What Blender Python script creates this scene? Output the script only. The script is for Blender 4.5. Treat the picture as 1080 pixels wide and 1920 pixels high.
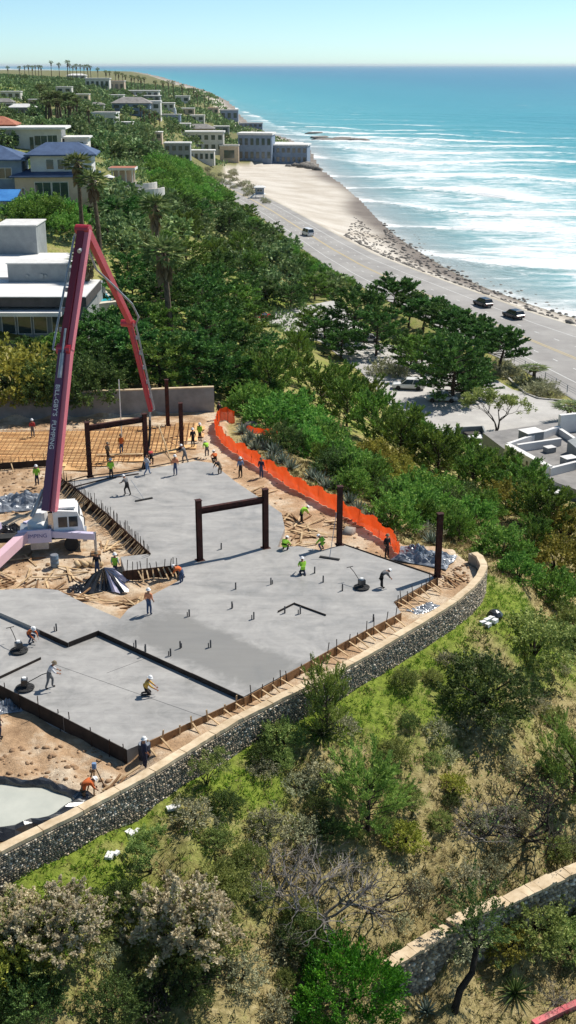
import bpy, math, random
import numpy as np
from mathutils import Vector, Matrix, noise as mnoise
R = math.radians
sc = bpy.context.scene
for _o in list(bpy.data.objects): bpy.data.objects.remove(_o)

# ------------------------------------------------------------------ camera, sky, sun, exposure
FPX = 2200.0; PITCH = math.atan(838 / FPX); CAMH = 33.0      # focal length in photo pixels, tilt, height above the slab
cam = bpy.data.cameras.new('camera'); camo = bpy.data.objects.new('camera', cam); sc.collection.objects.link(camo)
camo.location = (0, 0, CAMH); camo.rotation_euler = (math.pi / 2 - PITCH, 0, 0)
cam.sensor_fit = 'HORIZONTAL'; cam.sensor_width = 36; cam.lens = FPX * 36 / 1080
cam.clip_start = 1; cam.clip_end = 300000
sc.camera = camo
SUN_AZ, SUN_EL = R(53), R(53)
W = bpy.data.worlds.new('World'); sc.world = W; W.use_nodes = True
_n = W.node_tree.nodes; _bg = _n['Background']
_sky = _n.new('ShaderNodeTexSky'); _sky.sky_type = 'NISHITA'; _sky.sun_disc = False
_sky.sun_elevation = SUN_EL; _sky.sun_rotation = SUN_AZ
_sky.air_density = 0.5; _sky.dust_density = 0.3; _sky.ozone_density = 6.0; _sky.altitude = 50
_tint = _n.new('ShaderNodeMix'); _tint.data_type = 'RGBA'; _tint.blend_type = 'MULTIPLY'; _tint.inputs[0].default_value = 1; _tint.inputs[7].default_value = (.95, .99, .81, 1)
W.node_tree.links.new(_sky.outputs[0], _tint.inputs[6]); W.node_tree.links.new(_tint.outputs[2], _bg.inputs[0]); _bg.inputs[1].default_value = 0.142
_sl = bpy.data.lights.new('sun', 'SUN'); _sl.energy = 4.6; _sl.angle = R(0.53); _sl.color = (1, .945, .86)
suno = bpy.data.objects.new('sun', _sl); sc.collection.objects.link(suno)
SDIR = Vector((math.cos(SUN_EL) * math.sin(SUN_AZ), math.cos(SUN_EL) * math.cos(SUN_AZ), math.sin(SUN_EL)))
suno.rotation_euler = SDIR.to_track_quat('Z', 'Y').to_euler(); suno.location = (60, 60, 90)
sc.view_settings.view_transform = 'Standard'; sc.view_settings.look = 'None'
sc.view_settings.exposure = 0.32; sc.view_settings.gamma = 1; sc.view_settings.use_curve_mapping = False
sc.render.engine = 'CYCLES'; sc.cycles.max_bounces = 6; sc.cycles.diffuse_bounces = 2; sc.cycles.glossy_bounces = 2
sc.cycles.transmission_bounces = 2; sc.cycles.transparent_max_bounces = 4; sc.cycles.volume_bounces = 0
sc.cycles.caustics_reflective = False; sc.cycles.caustics_refractive = False

# ------------------------------------------------------------------ helpers
rng = np.random.default_rng(7); rnd = random.Random(11)
COL = sc.collection
def P(px, py, z=0.0):                       # the place at height z that the photograph shows at (px, py)
    dx = (px - 540) / FPX; dy = -(py - 960) / FPX
    d = (dx, math.cos(PITCH) + math.sin(PITCH) * dy, -math.sin(PITCH) + math.cos(PITCH) * dy)
    zz = z
    if callable(z):
        zz = -15
        for _ in range(6):
            t = (zz - CAMH) / d[2]; zz = z(d[1] * t)
    t = (zz - CAMH) / d[2]
    return (d[0] * t, d[1] * t, zz)
def Pd(px, py, y):                           # the place at forward distance y
    dx = (px - 540) / FPX; dy = -(py - 960) / FPX
    d = (dx, math.cos(PITCH) + math.sin(PITCH) * dy, -math.sin(PITCH) + math.cos(PITCH) * dy)
    t = y / d[1]
    return Vector((d[0] * t, y, CAMH + d[2] * t))

class MB:
    def __init__(s): s.v = []; s.f = []; s.m = []
    def add(s, vs, fs, m=0):
        b = len(s.v); s.v += [tuple(q) for q in vs]; s.f += [tuple(i + b for i in f) for f in fs]; s.m += [m] * len(fs); return s
    def box(s, c, d, rz=0, m=0, M=None):
        hx, hy, hz = d[0] / 2, d[1] / 2, d[2] / 2; cs, sn = math.cos(rz), math.sin(rz); vs = []
        for z in (-hz, hz):
            for x, y in ((-hx, -hy), (hx, -hy), (hx, hy), (-hx, hy)):
                q = Vector((c[0] + x * cs - y * sn, c[1] + x * sn + y * cs, c[2] + z))
                vs.append(M @ q if M else q)
        return s.add(vs, [(3, 2, 1, 0), (4, 5, 6, 7), (0, 1, 5, 4), (1, 2, 6, 5), (2, 3, 7, 6), (3, 0, 4, 7)], m)
    def bar(s, a, b, w, h=None, m=0, up=(0, 0, 1)):            # square bar between two points
        a, b = Vector(a), Vector(b); h = h or w; d = (b - a)
        if d.length < 1e-6: return s
        d.normalize(); u = Vector(up)
        if abs(d.dot(u)) > .98: u = Vector((1, 0, 0))
        sd = d.cross(u).normalized(); u = sd.cross(d)
        o = [(-w / 2, -h / 2), (w / 2, -h / 2), (w / 2, h / 2), (-w / 2, h / 2)]
        vs = [a + sd * x + u * y for x, y in o] + [b + sd * x + u * y for x, y in o]
        return s.add(vs, [(0, 1, 2, 3), (7, 6, 5, 4), (0, 4, 5, 1), (1, 5, 6, 2), (2, 6, 7, 3), (3, 7, 4, 0)], m)
    def tube(s, pts, rad, n=6, m=0, cap=True):
        pts = [Vector(p) for p in pts]
        if not hasattr(rad, '__len__'): rad = [rad] * len(pts)
        vs = []; prev = None
        for i, p in enumerate(pts):
            d = (pts[min(i + 1, len(pts) - 1)] - pts[max(i - 1, 0)])
            d = d.normalized() if d.length > 1e-9 else Vector((0, 0, 1))
            if prev is None:
                a = d.cross(Vector((0, 0, 1)) if abs(d.z) < .9 else Vector((1, 0, 0))).normalized()
            else:
                a = (prev - d * prev.dot(d))
                a = a.normalized() if a.length > 1e-6 else d.orthogonal().normalized()
            prev = a; b = d.cross(a)
            for k in range(n):
                t = 2 * math.pi * k / n
                vs.append(p + (a * math.cos(t) + b * math.sin(t)) * rad[i])
        fs = []
        for i in range(len(pts) - 1):
            for k in range(n):
                k2 = (k + 1) % n
                fs.append((i * n + k, i * n + k2, (i + 1) * n + k2, (i + 1) * n + k))
        if cap:
            fs.append(tuple(range(n - 1, -1, -1))); fs.append(tuple((len(pts) - 1) * n + k for k in range(n)))
        return s.add(vs, fs, m)
    def prism(s, pts, z0, z1, m=0, top=None):
        n = len(pts)
        A = sum(pts[i][0] * pts[(i + 1) % n][1] - pts[(i + 1) % n][0] * pts[i][1] for i in range(n))
        if A < 0: pts = pts[::-1]
        g = lambda z, p: z(p) if callable(z) else z
        vs = [(p[0], p[1], g(z0, p)) for p in pts] + [(p[0], p[1], g(z1, p)) for p in pts]
        s.add(vs, [tuple(range(n - 1, -1, -1))] + [(i, (i + 1) % n, n + (i + 1) % n, n + i) for i in range(n)], m)
        b = len(s.v) - 2 * n; s.f.append(tuple(b + n + i for i in range(n))); s.m.append(m if top is None else top)
        return s
    def lathe(s, prof, n=12, c=(0, 0, 0), m=0):
        vs = []; fs = []
        for r, z in prof:
            for k in range(n):
                t = 2 * math.pi * k / n; vs.append((c[0] + r * math.cos(t), c[1] + r * math.sin(t), c[2] + z))
        for i in range(len(prof) - 1):
            for k in range(n):
                k2 = (k + 1) % n; fs.append((i * n + k, i * n + k2, (i + 1) * n + k2, (i + 1) * n + k))
        fs.append(tuple(range(n - 1, -1, -1))); fs.append(tuple((len(prof) - 1) * n + k for k in range(n)))
        return s.add(vs, fs, m)
    def mesh(s, name, mats, smooth=False):
        me = bpy.data.meshes.new(name); me.from_pydata(s.v, [], s.f)
        if not isinstance(mats, (list, tuple)): mats = [mats]
        for x in mats: me.materials.append(x)
        if len(mats) > 1: me.polygons.foreach_set('material_index', s.m)
        if smooth: me.polygons.foreach_set('use_smooth', [True] * len(me.polygons))
        me.update(); return me
    def build(s, name, mats, parent=None, smooth=False, loc=None, rz=0):
        return obj(name, s.mesh(name, mats, smooth), parent, loc, rz)
def obj(name, me, parent=None, loc=None, rz=0, scale=None):
    o = bpy.data.objects.new(name, me); COL.objects.link(o)
    if parent: o.parent = parent
    if loc is not None: o.location = loc
    if rz: o.rotation_euler = (0, 0, rz)
    if scale is not None: o.scale = scale if hasattr(scale, '__len__') else (scale,) * 3
    return o
def empty(name, loc=(0, 0, 0), rz=0, scale=None): return obj(name, None, None, loc, rz, scale)
def tag(o, label, cat, group=None):
    o['label'] = label; o['category'] = cat; o['kind'] = 'thing'
    if group: o['group'] = group
    return o
def kind(o, k, label=None):
    o['kind'] = k
    if label: o['label'] = label
    return o
def npmesh(name, V, Fq, mats, smooth=False, mi=None):       # V (n,3) array, Fq (m,3|4) array
    V = np.asarray(V, np.float32); Fq = np.asarray(Fq, np.int32); k = Fq.shape[1]
    me = bpy.data.meshes.new(name); me.vertices.add(len(V)); me.vertices.foreach_set('co', V.ravel())
    me.loops.add(Fq.size); me.loops.foreach_set('vertex_index', Fq.ravel())
    me.polygons.add(len(Fq)); me.polygons.foreach_set('loop_start', np.arange(0, Fq.size, k, dtype=np.int32))
    if not isinstance(mats, (list, tuple)): mats = [mats]
    for x in mats: me.materials.append(x)
    if mi is not None: me.polygons.foreach_set('material_index', np.asarray(mi, np.int32))
    if smooth: me.polygons.foreach_set('use_smooth', np.ones(len(Fq), bool))
    me.update(calc_edges=True); me.validate(); return me

# ------------------------------------------------------------------ materials
def lin(r, g, b):
    f = lambda c: (c / 255 / 12.92) if c / 255 <= .04045 else ((c / 255 + .055) / 1.055) ** 2.4
    return (f(r), f(g), f(b))
def newmat(name):
    m = bpy.data.materials.new(name); m.use_nodes = True; nt = m.node_tree
    return m, nt, nt.nodes, nt.links, nt.nodes['Principled BSDF']
def noise_node(nt, scale, detail=4, rough=.6, vec=None, dist=0):
    n = nt.nodes.new('ShaderNodeTexNoise'); n.inputs['Scale'].default_value = scale; n.inputs['Detail'].default_value = detail
    n.inputs['Roughness'].default_value = rough; n.inputs['Distortion'].default_value = dist
    if vec is not None: nt.links.new(vec, n.inputs['Vector'])
    return n
def ramp(nt, fac, stops):
    r = nt.nodes.new('ShaderNodeValToRGB'); e = r.color_ramp.elements
    while len(e) < len(stops): e.new(.5)
    for i, (p, c) in enumerate(stops):
        e[i].position = p; e[i].color = (c, c, c, 1) if not hasattr(c, '__len__') else (*c[:3], 1)
    nt.links.new(fac, r.inputs[0]); return r.outputs[0]
def mixc(nt, fac, a, b, mode='MIX'):
    m = nt.nodes.new('ShaderNodeMix'); m.data_type = 'RGBA'; m.blend_type = mode
    for s, x in ((m.inputs[0], fac), (m.inputs[6], a), (m.inputs[7], b)):
        if hasattr(x, 'links') or hasattr(x, 'is_linked'): nt.links.new(x, s)
        elif hasattr(x, '__len__'): s.default_value = (*x[:3], 1)
        else: s.default_value = x
    return m.outputs[2]
def mth(nt, op, a, b=None, c=None, clamp=False):
    m = nt.nodes.new('ShaderNodeMath'); m.operation = op; m.use_clamp = clamp
    for s, x in zip(m.inputs, (a, b, c)):
        if x is None: continue
        if hasattr(x, 'is_linked'): nt.links.new(x, s)
        else: s.default_value = x
    return m.outputs[0]
def bump(nt, bsdf, h, strength=.4, dist=.1):
    b = nt.nodes.new('ShaderNodeBump'); b.inputs['Strength'].default_value = strength; b.inputs['Distance'].default_value = dist
    nt.links.new(h, b.inputs['Height']); nt.links.new(b.outputs[0], bsdf.inputs['Normal'])
def Mt(name, c1, c2=None, scale=3, rough=.8, bmp=0, metal=0, detail=5, lo=.35, hi=.65, spec=.3, objrand=0, bdist=.05):
    m, nt, N, L, B = newmat(name)
    B.inputs['Roughness'].default_value = rough; B.inputs['Metallic'].default_value = metal
    B.inputs['Specular IOR Level'].default_value = spec
    if c2 is None: c2 = tuple(x * .72 for x in c1)
    g = N.new('ShaderNodeNewGeometry')
    n = noise_node(nt, scale, detail, .65, g.outputs['Position'])
    col = ramp(nt, n.outputs[0], [(lo, c1), (hi, c2)])
    if objrand:
        oi = N.new('ShaderNodeObjectInfo'); k = mth(nt, 'MULTIPLY_ADD', oi.outputs['Random'], objrand, 1 - objrand / 2)
        h = N.new('ShaderNodeHueSaturation'); L.new(col, h.inputs['Color']); L.new(k, h.inputs['Value']); col = h.outputs[0]
    L.new(col, B.inputs['Base Color'])
    if bmp: bump(nt, B, n.outputs[0], bmp, bdist)
    return m
def Mleaf(name, c1, c2, c3=None, trans=.25, nscale=.6, rv=.35, hv=.04):
    """foliage: colour varies per leaf, per clump and per plant"""
    m, nt, N, L, B = newmat(name)
    g = N.new('ShaderNodeNewGeometry'); oi = N.new('ShaderNodeObjectInfo')
    n = noise_node(nt, nscale, 3, .6, g.outputs['Position'])
    f = mth(nt, 'ADD', mth(nt, 'MULTIPLY', g.outputs['Random Per Island'], .5), mth(nt, 'MULTIPLY_ADD', n.outputs[0], 1.2, -.35), clamp=True)
    col = ramp(nt, f, [(.15, c1), (.6, c2), (.95, c3 or c2)])
    h = N.new('ShaderNodeHueSaturation'); L.new(col, h.inputs['Color'])
    L.new(mth(nt, 'MULTIPLY_ADD', oi.outputs['Random'], rv, 1 - rv / 2), h.inputs['Value'])
    L.new(mth(nt, 'MULTIPLY_ADD', oi.outputs['Random'], hv, .5 - hv / 2), h.inputs['Hue'])
    col = h.outputs[0]
    L.new(col, B.inputs['Base Color']); B.inputs['Roughness'].default_value = .6; B.inputs['Specular IOR Level'].default_value = .2
    t = N.new('ShaderNodeBsdfTranslucent'); L.new(col, t.inputs[0])
    mx = N.new('ShaderNodeMixShader'); mx.inputs[0].default_value = trans
    L.new(B.outputs[0], mx.inputs[1]); L.new(t.outputs[0], mx.inputs[2]); L.new(mx.outputs[0], N['Material Output'].inputs[0])
    return m
# ------------------------------------------------------------------ lines of the place
SEA = -21.0
def zroad(y): return -14.6 - 1.9 * min(1, max(0, (y - 300) / 230))
def PL(pts, z=0.0): return np.array([P(a, b, z)[:2] for a, b in pts])
WALL = PL([(-260, 1735), (-120, 1657), (0, 1590), (133, 1525), (270, 1452), (440, 1348), (530, 1303), (620, 1262), (700, 1217), (777, 1172), (849, 1127), (880, 1101), (899, 1080), (908, 1060), (900, 1043), (884, 1032)], .35)
FENCE = PL([(440, 786), (412, 790), (403, 806), (412, 826), (432, 845), (470, 868), (505, 888), (545, 915), (590, 938), (640, 965), (690, 995), (735, 1025), (748, 1046)], -.5)
PAD = np.vstack([WALL, PL([(850, 1025), (760, 1018), (690, 980), (590, 925), (505, 875), (430, 828), (425, 795), (440, 770)], -.5), PL([(400, 771), (200, 778), (0, 786), (-400, 800)], -.5)])
SHORE = PL([(1500, 700), (1200, 632), (1080, 596), (1000, 572), (900, 535), (820, 492), (750, 447), (705, 405), (675, 372), (650, 350), (625, 331), (606, 318), (594, 300), (588, 285), (570, 272), (530, 258), (490, 247), (455, 232), (432, 216), (400, 203), (365, 188), (330, 174), (300, 162), (262, 150), (215, 140), (150, 133), (60, 129), (-100, 128)], SEA)
REDGE = [(1500, 705), (1200, 650), (1080, 612), (1000, 588), (905, 553), (850, 533), (760, 500), (700, 476), (640, 445), (580, 412), (530, 385), (490, 365), (452, 350), (420, 335)]      # seaward edge of the road
LEDGE = [(1500, 960), (1300, 880), (1080, 752), (1000, 705), (950, 678), (880, 645), (800, 600), (720, 560), (650, 522), (600, 490), (545, 450), (490, 408), (455, 386), (420, 365), (390, 346)]     # landward edge
RE = PL(REDGE, zroad); LE = PL(LEDGE, zroad)
ROAD = np.vstack([RE, LE[::-1]])
LOT = PL([(480, 592), (640, 560), (700, 640), (800, 660), (900, 700), (935, 715), (960, 730), (1070, 760), (1300, 900), (1300, 1000), (1020, 850), (900, 830), (840, 830), (740, 770), (680, 700), (600, 640), (500, 620)], -14.5)
BEACH = np.vstack([RE, PL([(425, 312), (500, 300), (545, 290)], -19), SHORE[14::-1]])

def seg_dist(X, Y, L):
    best = np.full(X.shape, 1e9)
    for i in range(len(L) - 1):
        a, b = L[i], L[i + 1]; d = b - a; q = d.dot(d) + 1e-9
        t = np.clip(((X - a[0]) * d[0] + (Y - a[1]) * d[1]) / q, 0, 1)
        best = np.minimum(best, np.hypot(X - a[0] - t * d[0], Y - a[1] - t * d[1]))
    return best
def inside(X, Y, L):
    r = np.zeros(X.shape, bool); n = len(L); j = n - 1
    for i in range(n):
        xi, yi = L[i]; xj, yj = L[j]
        c = ((yi > Y) != (yj > Y)) & (X < (xj - xi) * (Y - yi) / (yj - yi + 1e-12) + xi)
        r ^= c; j = i
    return r
def sdist(X, Y, L):                          # negative inside a closed polygon
    d = seg_dist(X, Y, np.vstack([L, L[:1]])); return np.where(inside(X, Y, L), -d, d)
LANDPOLY = np.vstack([SHORE, [[-9000, 9000], [-9000, -500], [900, -500]]])
def sea_dist(X, Y):                          # positive seawards
    d = seg_dist(X, Y, SHORE); return np.where(inside(X, Y, LANDPOLY), -d, d)

_cp = [(-500, 1920, -4), (0, 1920, -5), (270, 1920, -6), (540, 1920, -7.4), (700, 1920, -9), (1080, 1920, -11), (1500, 1920, -13),
 (-300, 2500, -7), (200, 2500, -9), (700, 2500, -11), (1200, 2500, -14), (1600, 2500, -15), (-600, 1700, -3), (-500, 1500, -1), (-500, 1200, 0), (-500, 900, .5),
 (700, 1762, -6.9), (860, 1690, -7.1), (1000, 1622, -7.6), (1180, 1560, -8.5), (800, 1850, -9.7), (900, 1785, -9.8), (1040, 1725, -10.1), (1000, 1880, -10.6), (1250, 1650, -11),
 (300, 1700, -4), (540, 1600, -4.8), (540, 1750, -6), (700, 1500, -4.8), (700, 1620, -5.9), (860, 1400, -4.7), (860, 1550, -6.1), (1000, 1300, -5.6),
 (1080, 1450, -7.5), (1000, 1150, -4.4), (1080, 1200, -6), (1080, 1050, -7.2), (980, 1020, -5), (1000, 950, -9), (1080, 960, -11), (1300, 1200, -9), (1400, 1000, -12.5), (1500, 1400, -11),
 (520, 775, -2.2), (600, 850, -3.2), (700, 920, -3.6), (800, 1000, -3.4), (900, 1000, -6), (600, 780, -6), (700, 810, -8), (800, 870, -9.5), (870, 910, -10.5), (700, 740, -11.5),
 (820, 800, -14), (700, 700, -14.5), (780, 740, -14.5), (860, 790, -14.5), (900, 740, -14.5), (1000, 720, -14.5), (1080, 790, -14.5), (620, 600, -14.5), (540, 600, -14.5), (1000, 900, -13.8), (1150, 880, -14.5), (1300, 900, -14.5),
 (430, 740, -2.5), (480, 700, -6), (420, 640, -4.5), (350, 700, 0), (330, 600, .5), (420, 560, -6), (300, 500, 1), (380, 480, -5), (450, 500, -9), (520, 545, -13.5), (470, 430, -10), (400, 400, -7), (330, 380, -2), (300, 340, 2),
 (420, 372, -15), (370, 340, -12), (340, 310, -8), (310, 305, -2), (260, 300, 5), (0, 745, 1.2), (200, 745, .8), (350, 745, -.3), (-400, 740, 2),
 (60, 650, 2), (150, 620, 1.5), (0, 540, 5), (-300, 560, 6), (200, 520, 3), (230, 450, 4.5), (100, 400, 9), (0, 400, 9.5), (200, 372, 8), (70, 380, 10), (0, 300, 12), (100, 280, 12), (-300, 380, 12), (220, 350, 8), (250, 335, 6),
 (170, 210, 13), (0, 215, 16), (-100, 145, 27), (0, 160, 22), (50, 190, 16), (-500, 150, 40), (-500, 200, 25), (300, 280, 6), (300, 220, 8), (250, 180, 11), (200, 155, 13), (120, 145, 14), (300, 168, 7), (360, 192, 0), (400, 215, -8), (425, 230, -16), (400, 260, -14.5), (350, 260, -5),
 (440, 290, -18.6), (400, 300, -16.8), (540, 310, -19.2), (60, 137, 15), (-200, 133, 18), (250, 152, 5)]
_C = [P(a, b, z) for a, b, z in _cp]
for i in range(1, len(WALL) - 1):            # foot of the stone wall
    t = WALL[i + 1] - WALL[i - 1]; t = t / np.hypot(*t); n = np.array([t[1], -t[0]])
    for k, zz in ((.8, -1.75), (3.0, -2.35)): q = WALL[i] + n * k; _C.append((q[0], q[1], zz))
for i in range(0, len(FENCE), 2):
    _C.append((FENCE[i][0] + 1.2, FENCE[i][1] + .6, -.9))
_C = np.array(_C)
def _uv(X, Y): return np.stack([X / np.maximum(Y, 5) * 4, np.log(np.maximum(Y, 5))], -1)
_cu = _uv(_C[:, 0], _C[:, 1])
_A = np.hypot(*(_cu[:, None] - _cu[None]).transpose(2, 0, 1)); _n = len(_cu)
_K = np.zeros((_n + 3, _n + 3)); _K[:_n, :_n] = -_A - np.eye(_n) * .004; _K[:_n, _n] = 1; _K[:_n, _n + 1:] = _cu; _K[_n:, :_n] = _K[:_n, _n:].T
_w = np.linalg.solve(_K, np.concatenate([_C[:, 2], [0, 0, 0]]))
def _sm(a): a = np.clip(a, 0, 1); return a * a * (3 - 2 * a)
PITS = [(PL([(-300, 1165), (0, 1300), (238, 1415), (262, 1440), (170, 1500), (0, 1580), (-300, 1720)], -1.0), -1.15),
        (PL([(-200, 900), (120, 905), (280, 1040), (228, 1050), (225, 1085), (330, 1070), (240, 1140), (100, 1100), (-200, 1100)], -.6), -.75)]
def hz(X, Y):
    X = np.asarray(X, float); Y = np.asarray(Y, float); shp = X.shape; X = X.ravel(); Y = Y.ravel(); Z = np.empty(len(X))
    for s in range(0, len(X), 20000):
        u = _uv(X[s:s + 20000], Y[s:s + 20000]); d = np.hypot(u[:, None, 0] - _cu[None, :, 0], u[:, None, 1] - _cu[None, :, 1])
        Z[s:s + 20000] = -d @ _w[:_n] + _w[_n] + u @ _w[_n + 1:]
    # gentle lumps
    amp = np.clip(Y / 900, .12, 1.2)
    Z += amp * (np.sin(X * .31 + 1.3 * np.sin(Y * .17)) * np.sin(Y * .27 + 2 * np.sin(X * .13)) * .5 + .25 * np.sin(X * .9 + Y * .4) * np.sin(Y * .8 - X * .35))
    sd = sea_dist(X, Y)
    Z = np.where((sd < 0) & (sd > -40), np.maximum(Z, SEA + .2 + np.minimum(.08 * -sd, 2)), np.maximum(Z, SEA + 2.2))
    db = sdist(X, Y, BEACH); dr = seg_dist(X, Y, RE); dsx = np.abs(sd)
    zb = SEA + np.array([zroad(a) - SEA - .3 for a in Y]) * np.clip(dsx / (dsx + dr + 1e-6), 0, 1) ** 1.5
    Z = np.where(db < 0, zb, Z)
    dd = sdist(X, Y, ROAD); zr = np.array([zroad(a) for a in Y]) - .06
    k = 1 - _sm((dd - 1.5) / 9); k = np.where(db < 0, 1 - _sm((dd - .3) / 5), k); Z = Z * (1 - k) + zr * k
    dl = sdist(X, Y, LOT); k = 1 - _sm((dl - .5) / 7); k = np.where(dd < 2, 0, k); Z = Z * (1 - k) + -14.56 * k
    dp = sdist(X, Y, PAD); k = 1 - _sm((dp + .25) / .35)
    zp = np.full(len(X), -.5) + .06 * np.sin(X * 1.7 + Y) * np.sin(Y * 1.3)
    for pl, z in PITS:
        m = dp < 1; kk = np.zeros(len(X)); kk[m] = 1 - _sm((sdist(X[m], Y[m], pl) + .2) / 1.2); zp = zp * (1 - kk) + (z + .1 * np.sin(X * 2.1) * np.sin(Y * 1.6 + X)) * kk
    Z = Z * (1 - k) + zp * k
    Z = np.where(sd > 0, SEA - np.minimum(4, sd * .05) - .05, Z)
    return Z.reshape(shp)
def hz1(x, y): return float(hz(np.array([x]), np.array([y]))[0])
# ------------------------------------------------------------------ terrain: one sheet
_rows = [24.0]
while _rows[-1] < 5200: _rows.append(_rows[-1] * (1.0055 if _rows[-1] < 120 else 1.011 if _rows[-1] < 420 else 1.022))
_rows = np.array(_rows); _cols = np.tan(np.radians(np.concatenate([np.linspace(-42, -17, 40)[:-1], np.linspace(-17, 17, 270), np.linspace(17, 42, 40)[1:]])))
_X = _rows[:, None] * _cols[None]; _Y = np.repeat(_rows[:, None], len(_cols), 1)
_Z = hz(_X, _Y)
_lr = np.log(_rows)
def hzf(x, y):                               # the same height, read from the finished sheet
    x = np.atleast_1d(np.asarray(x, float)); y = np.clip(np.atleast_1d(np.asarray(y, float)), _rows[0], _rows[-1] * .999)
    i = np.clip(np.searchsorted(_rows, y) - 1, 0, len(_rows) - 2); fy = (y - _rows[i]) / (_rows[i + 1] - _rows[i])
    u = np.clip(x / y, _cols[0], _cols[-1] * .999); j = np.clip(np.searchsorted(_cols, u) - 1, 0, len(_cols) - 2); fx = (u - _cols[j]) / (_cols[j + 1] - _cols[j])
    return (_Z[i, j] * (1 - fx) + _Z[i, j + 1] * fx) * (1 - fy) + (_Z[i + 1, j] * (1 - fx) + _Z[i + 1, j + 1] * fx) * fy
def hz1(x, y): return float(hzf(x, y)[0])
_tt = np.exp(np.linspace(math.log(34), math.log(2600), 420))
def hit(px, py):                             # where the line of sight through (px, py) meets the ground
    dx = (px - 540) / FPX; dy = -(py - 960) / FPX
    d = np.array((dx, math.cos(PITCH) + math.sin(PITCH) * dy, -math.sin(PITCH) + math.cos(PITCH) * dy))
    z = CAMH + _tt * d[2] - hzf(_tt * d[0], _tt * d[1]); i = np.argmax(z < 0) if (z < 0).any() else len(_tt) - 1
    if i == 0: return (d[0] * _tt[0], d[1] * _tt[0], hz1(d[0] * _tt[0], d[1] * _tt[0]))
    a = z[i - 1] / (z[i - 1] - z[i]); t = _tt[i - 1] + a * (_tt[i] - _tt[i - 1])
    return (d[0] * t, d[1] * t, hz1(d[0] * t, d[1] * t))

_nr, _nc = _X.shape; _id = np.arange(_nr * _nc).reshape(_nr, _nc)
_F = np.stack([_id[:-1, :-1], _id[:-1, 1:], _id[1:, 1:], _id[1:, :-1]], -1).reshape(-1, 4)

m, nt, N, L, B = newmat('ground_soil_grass')
gpos = N.new('ShaderNodeNewGeometry').outputs['Position']; at = N.new('ShaderNodeAttribute'); at.attribute_name = 'zone'
sp = N.new('ShaderNodeSeparateColor'); L.new(at.outputs['Color'], sp.inputs[0])
n1 = noise_node(nt, .35, 6, .65, gpos); n2 = noise_node(nt, 2.6, 8, .75, gpos); n3 = noise_node(nt, .05, 5, .6, gpos); n4 = noise_node(nt, 9, 4, .8, gpos)
dry = ramp(nt, n2.outputs[0], [(.3, lin(104, 96, 60)), (.5, lin(158, 144, 98)), (.7, lin(194, 178, 134))])
grn = ramp(nt, n2.outputs[0], [(.3, lin(76, 88, 32)), (.55, lin(128, 144, 56)), (.75, lin(162, 172, 80))])
gf = mth(nt, 'MULTIPLY_ADD', mth(nt, 'SUBTRACT', n1.outputs[0], .5), 3.0, mth(nt, 'MULTIPLY_ADD', sp.outputs[1], 1.5, -.25), clamp=True)
col = mixc(nt, gf, dry, grn)
dirt = ramp(nt, n1.outputs[0], [(.28, lin(136, 110, 84)), (.46, lin(192, 160, 126)), (.6, lin(220, 202, 176)), (.75, lin(164, 140, 116))])
dirt = mixc(nt, ramp(nt, n2.outputs[0], [(.4, 0.0), (.8, .6)]), dirt, lin(128, 102, 78))
sy_ = N.new('ShaderNodeSeparateXYZ'); L.new(gpos, sy_.inputs[0]); scrub = ramp(nt, n1.outputs[0], [(.35, lin(70, 80, 50)), (.55, lin(98, 104, 68)), (.72, lin(136, 128, 94))])
col = mixc(nt, mth(nt, 'MULTIPLY', mth(nt, 'SUBTRACT', 1.0, mth(nt, 'MULTIPLY', sp.outputs[1], .9)), ramp(nt, mth(nt, 'DIVIDE', sy_.outputs[1], 1000), [(.17, 0.0), (.3, .85)])), col, scrub)
col = mixc(nt, sp.outputs[0], col, dirt)
sand = ramp(nt, n3.outputs[0], [(.35, lin(180, 170, 156)), (.6, lin(204, 197, 186))])
wet = ramp(nt, n3.outputs[0], [(.35, lin(112, 104, 98)), (.6, lin(134, 126, 118))])
sand = mixc(nt, at.outputs['Alpha'], sand, wet)
col = mixc(nt, sp.outputs[2], col, sand)
L.new(col, B.inputs['Base Color']); B.inputs['Roughness'].default_value = .9; B.inputs['Specular IOR Level'].default_value = .15
bump(nt, B, mth(nt, 'ADD', n2.outputs[0], mth(nt, 'MULTIPLY', n4.outputs[0], .4)), .7, .25)
M_ground = m
me = npmesh('ground', np.stack([_X, _Y, _Z], -1).reshape(-1, 3), _F, M_ground, smooth=True)
def G(px, py, s, w=1.0):
    q = hit(px, py); return (q[0], q[1], s, w)
_xf, _yf = _X.ravel(), _Y.ravel(); _zone = np.zeros((len(_xf), 4), np.float32)
_dp = sdist(_xf, _yf, PAD); _zone[:, 0] = 1 - _sm((_dp + .1) / .3)
_dw = seg_dist(_xf, _yf, WALL)
_g = np.maximum(.95 * np.exp(-(_dw / 1.1) ** 2), .7 * np.exp(-(_dw / 2.4) ** 2))
for q in [G(930, 1120, 4), G(980, 1140, 4.5), G(960, 1180, 4, .8), G(650, 1330, 4, .9), G(850, 1260, 4, .9), G(750, 1290, 4, .9), G(1020, 1240, 4, .6), G(60, 1690, 4, .9), G(180, 1640, 3.5, .8), G(430, 1470, 3.5, .8), G(450, 1530, 3, .7),
          G(560, 1450, 3, .5), G(270, 1900, 3, .6), G(860, 1300, 3, .6), G(410, 1660, 2.5, .6), G(430, 470, 14, 1), G(490, 550, 10, 1), G(250, 320, 16, .8), G(330, 340, 16, .9), G(30, 175, 110, .8), G(400, 300, 40, .4), G(20, 1750, 3, .6)]:
    _g = np.maximum(_g, q[3] * np.exp(-((_xf - q[0]) ** 2 + (_yf - q[1]) ** 2) / q[2] ** 2))
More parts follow.
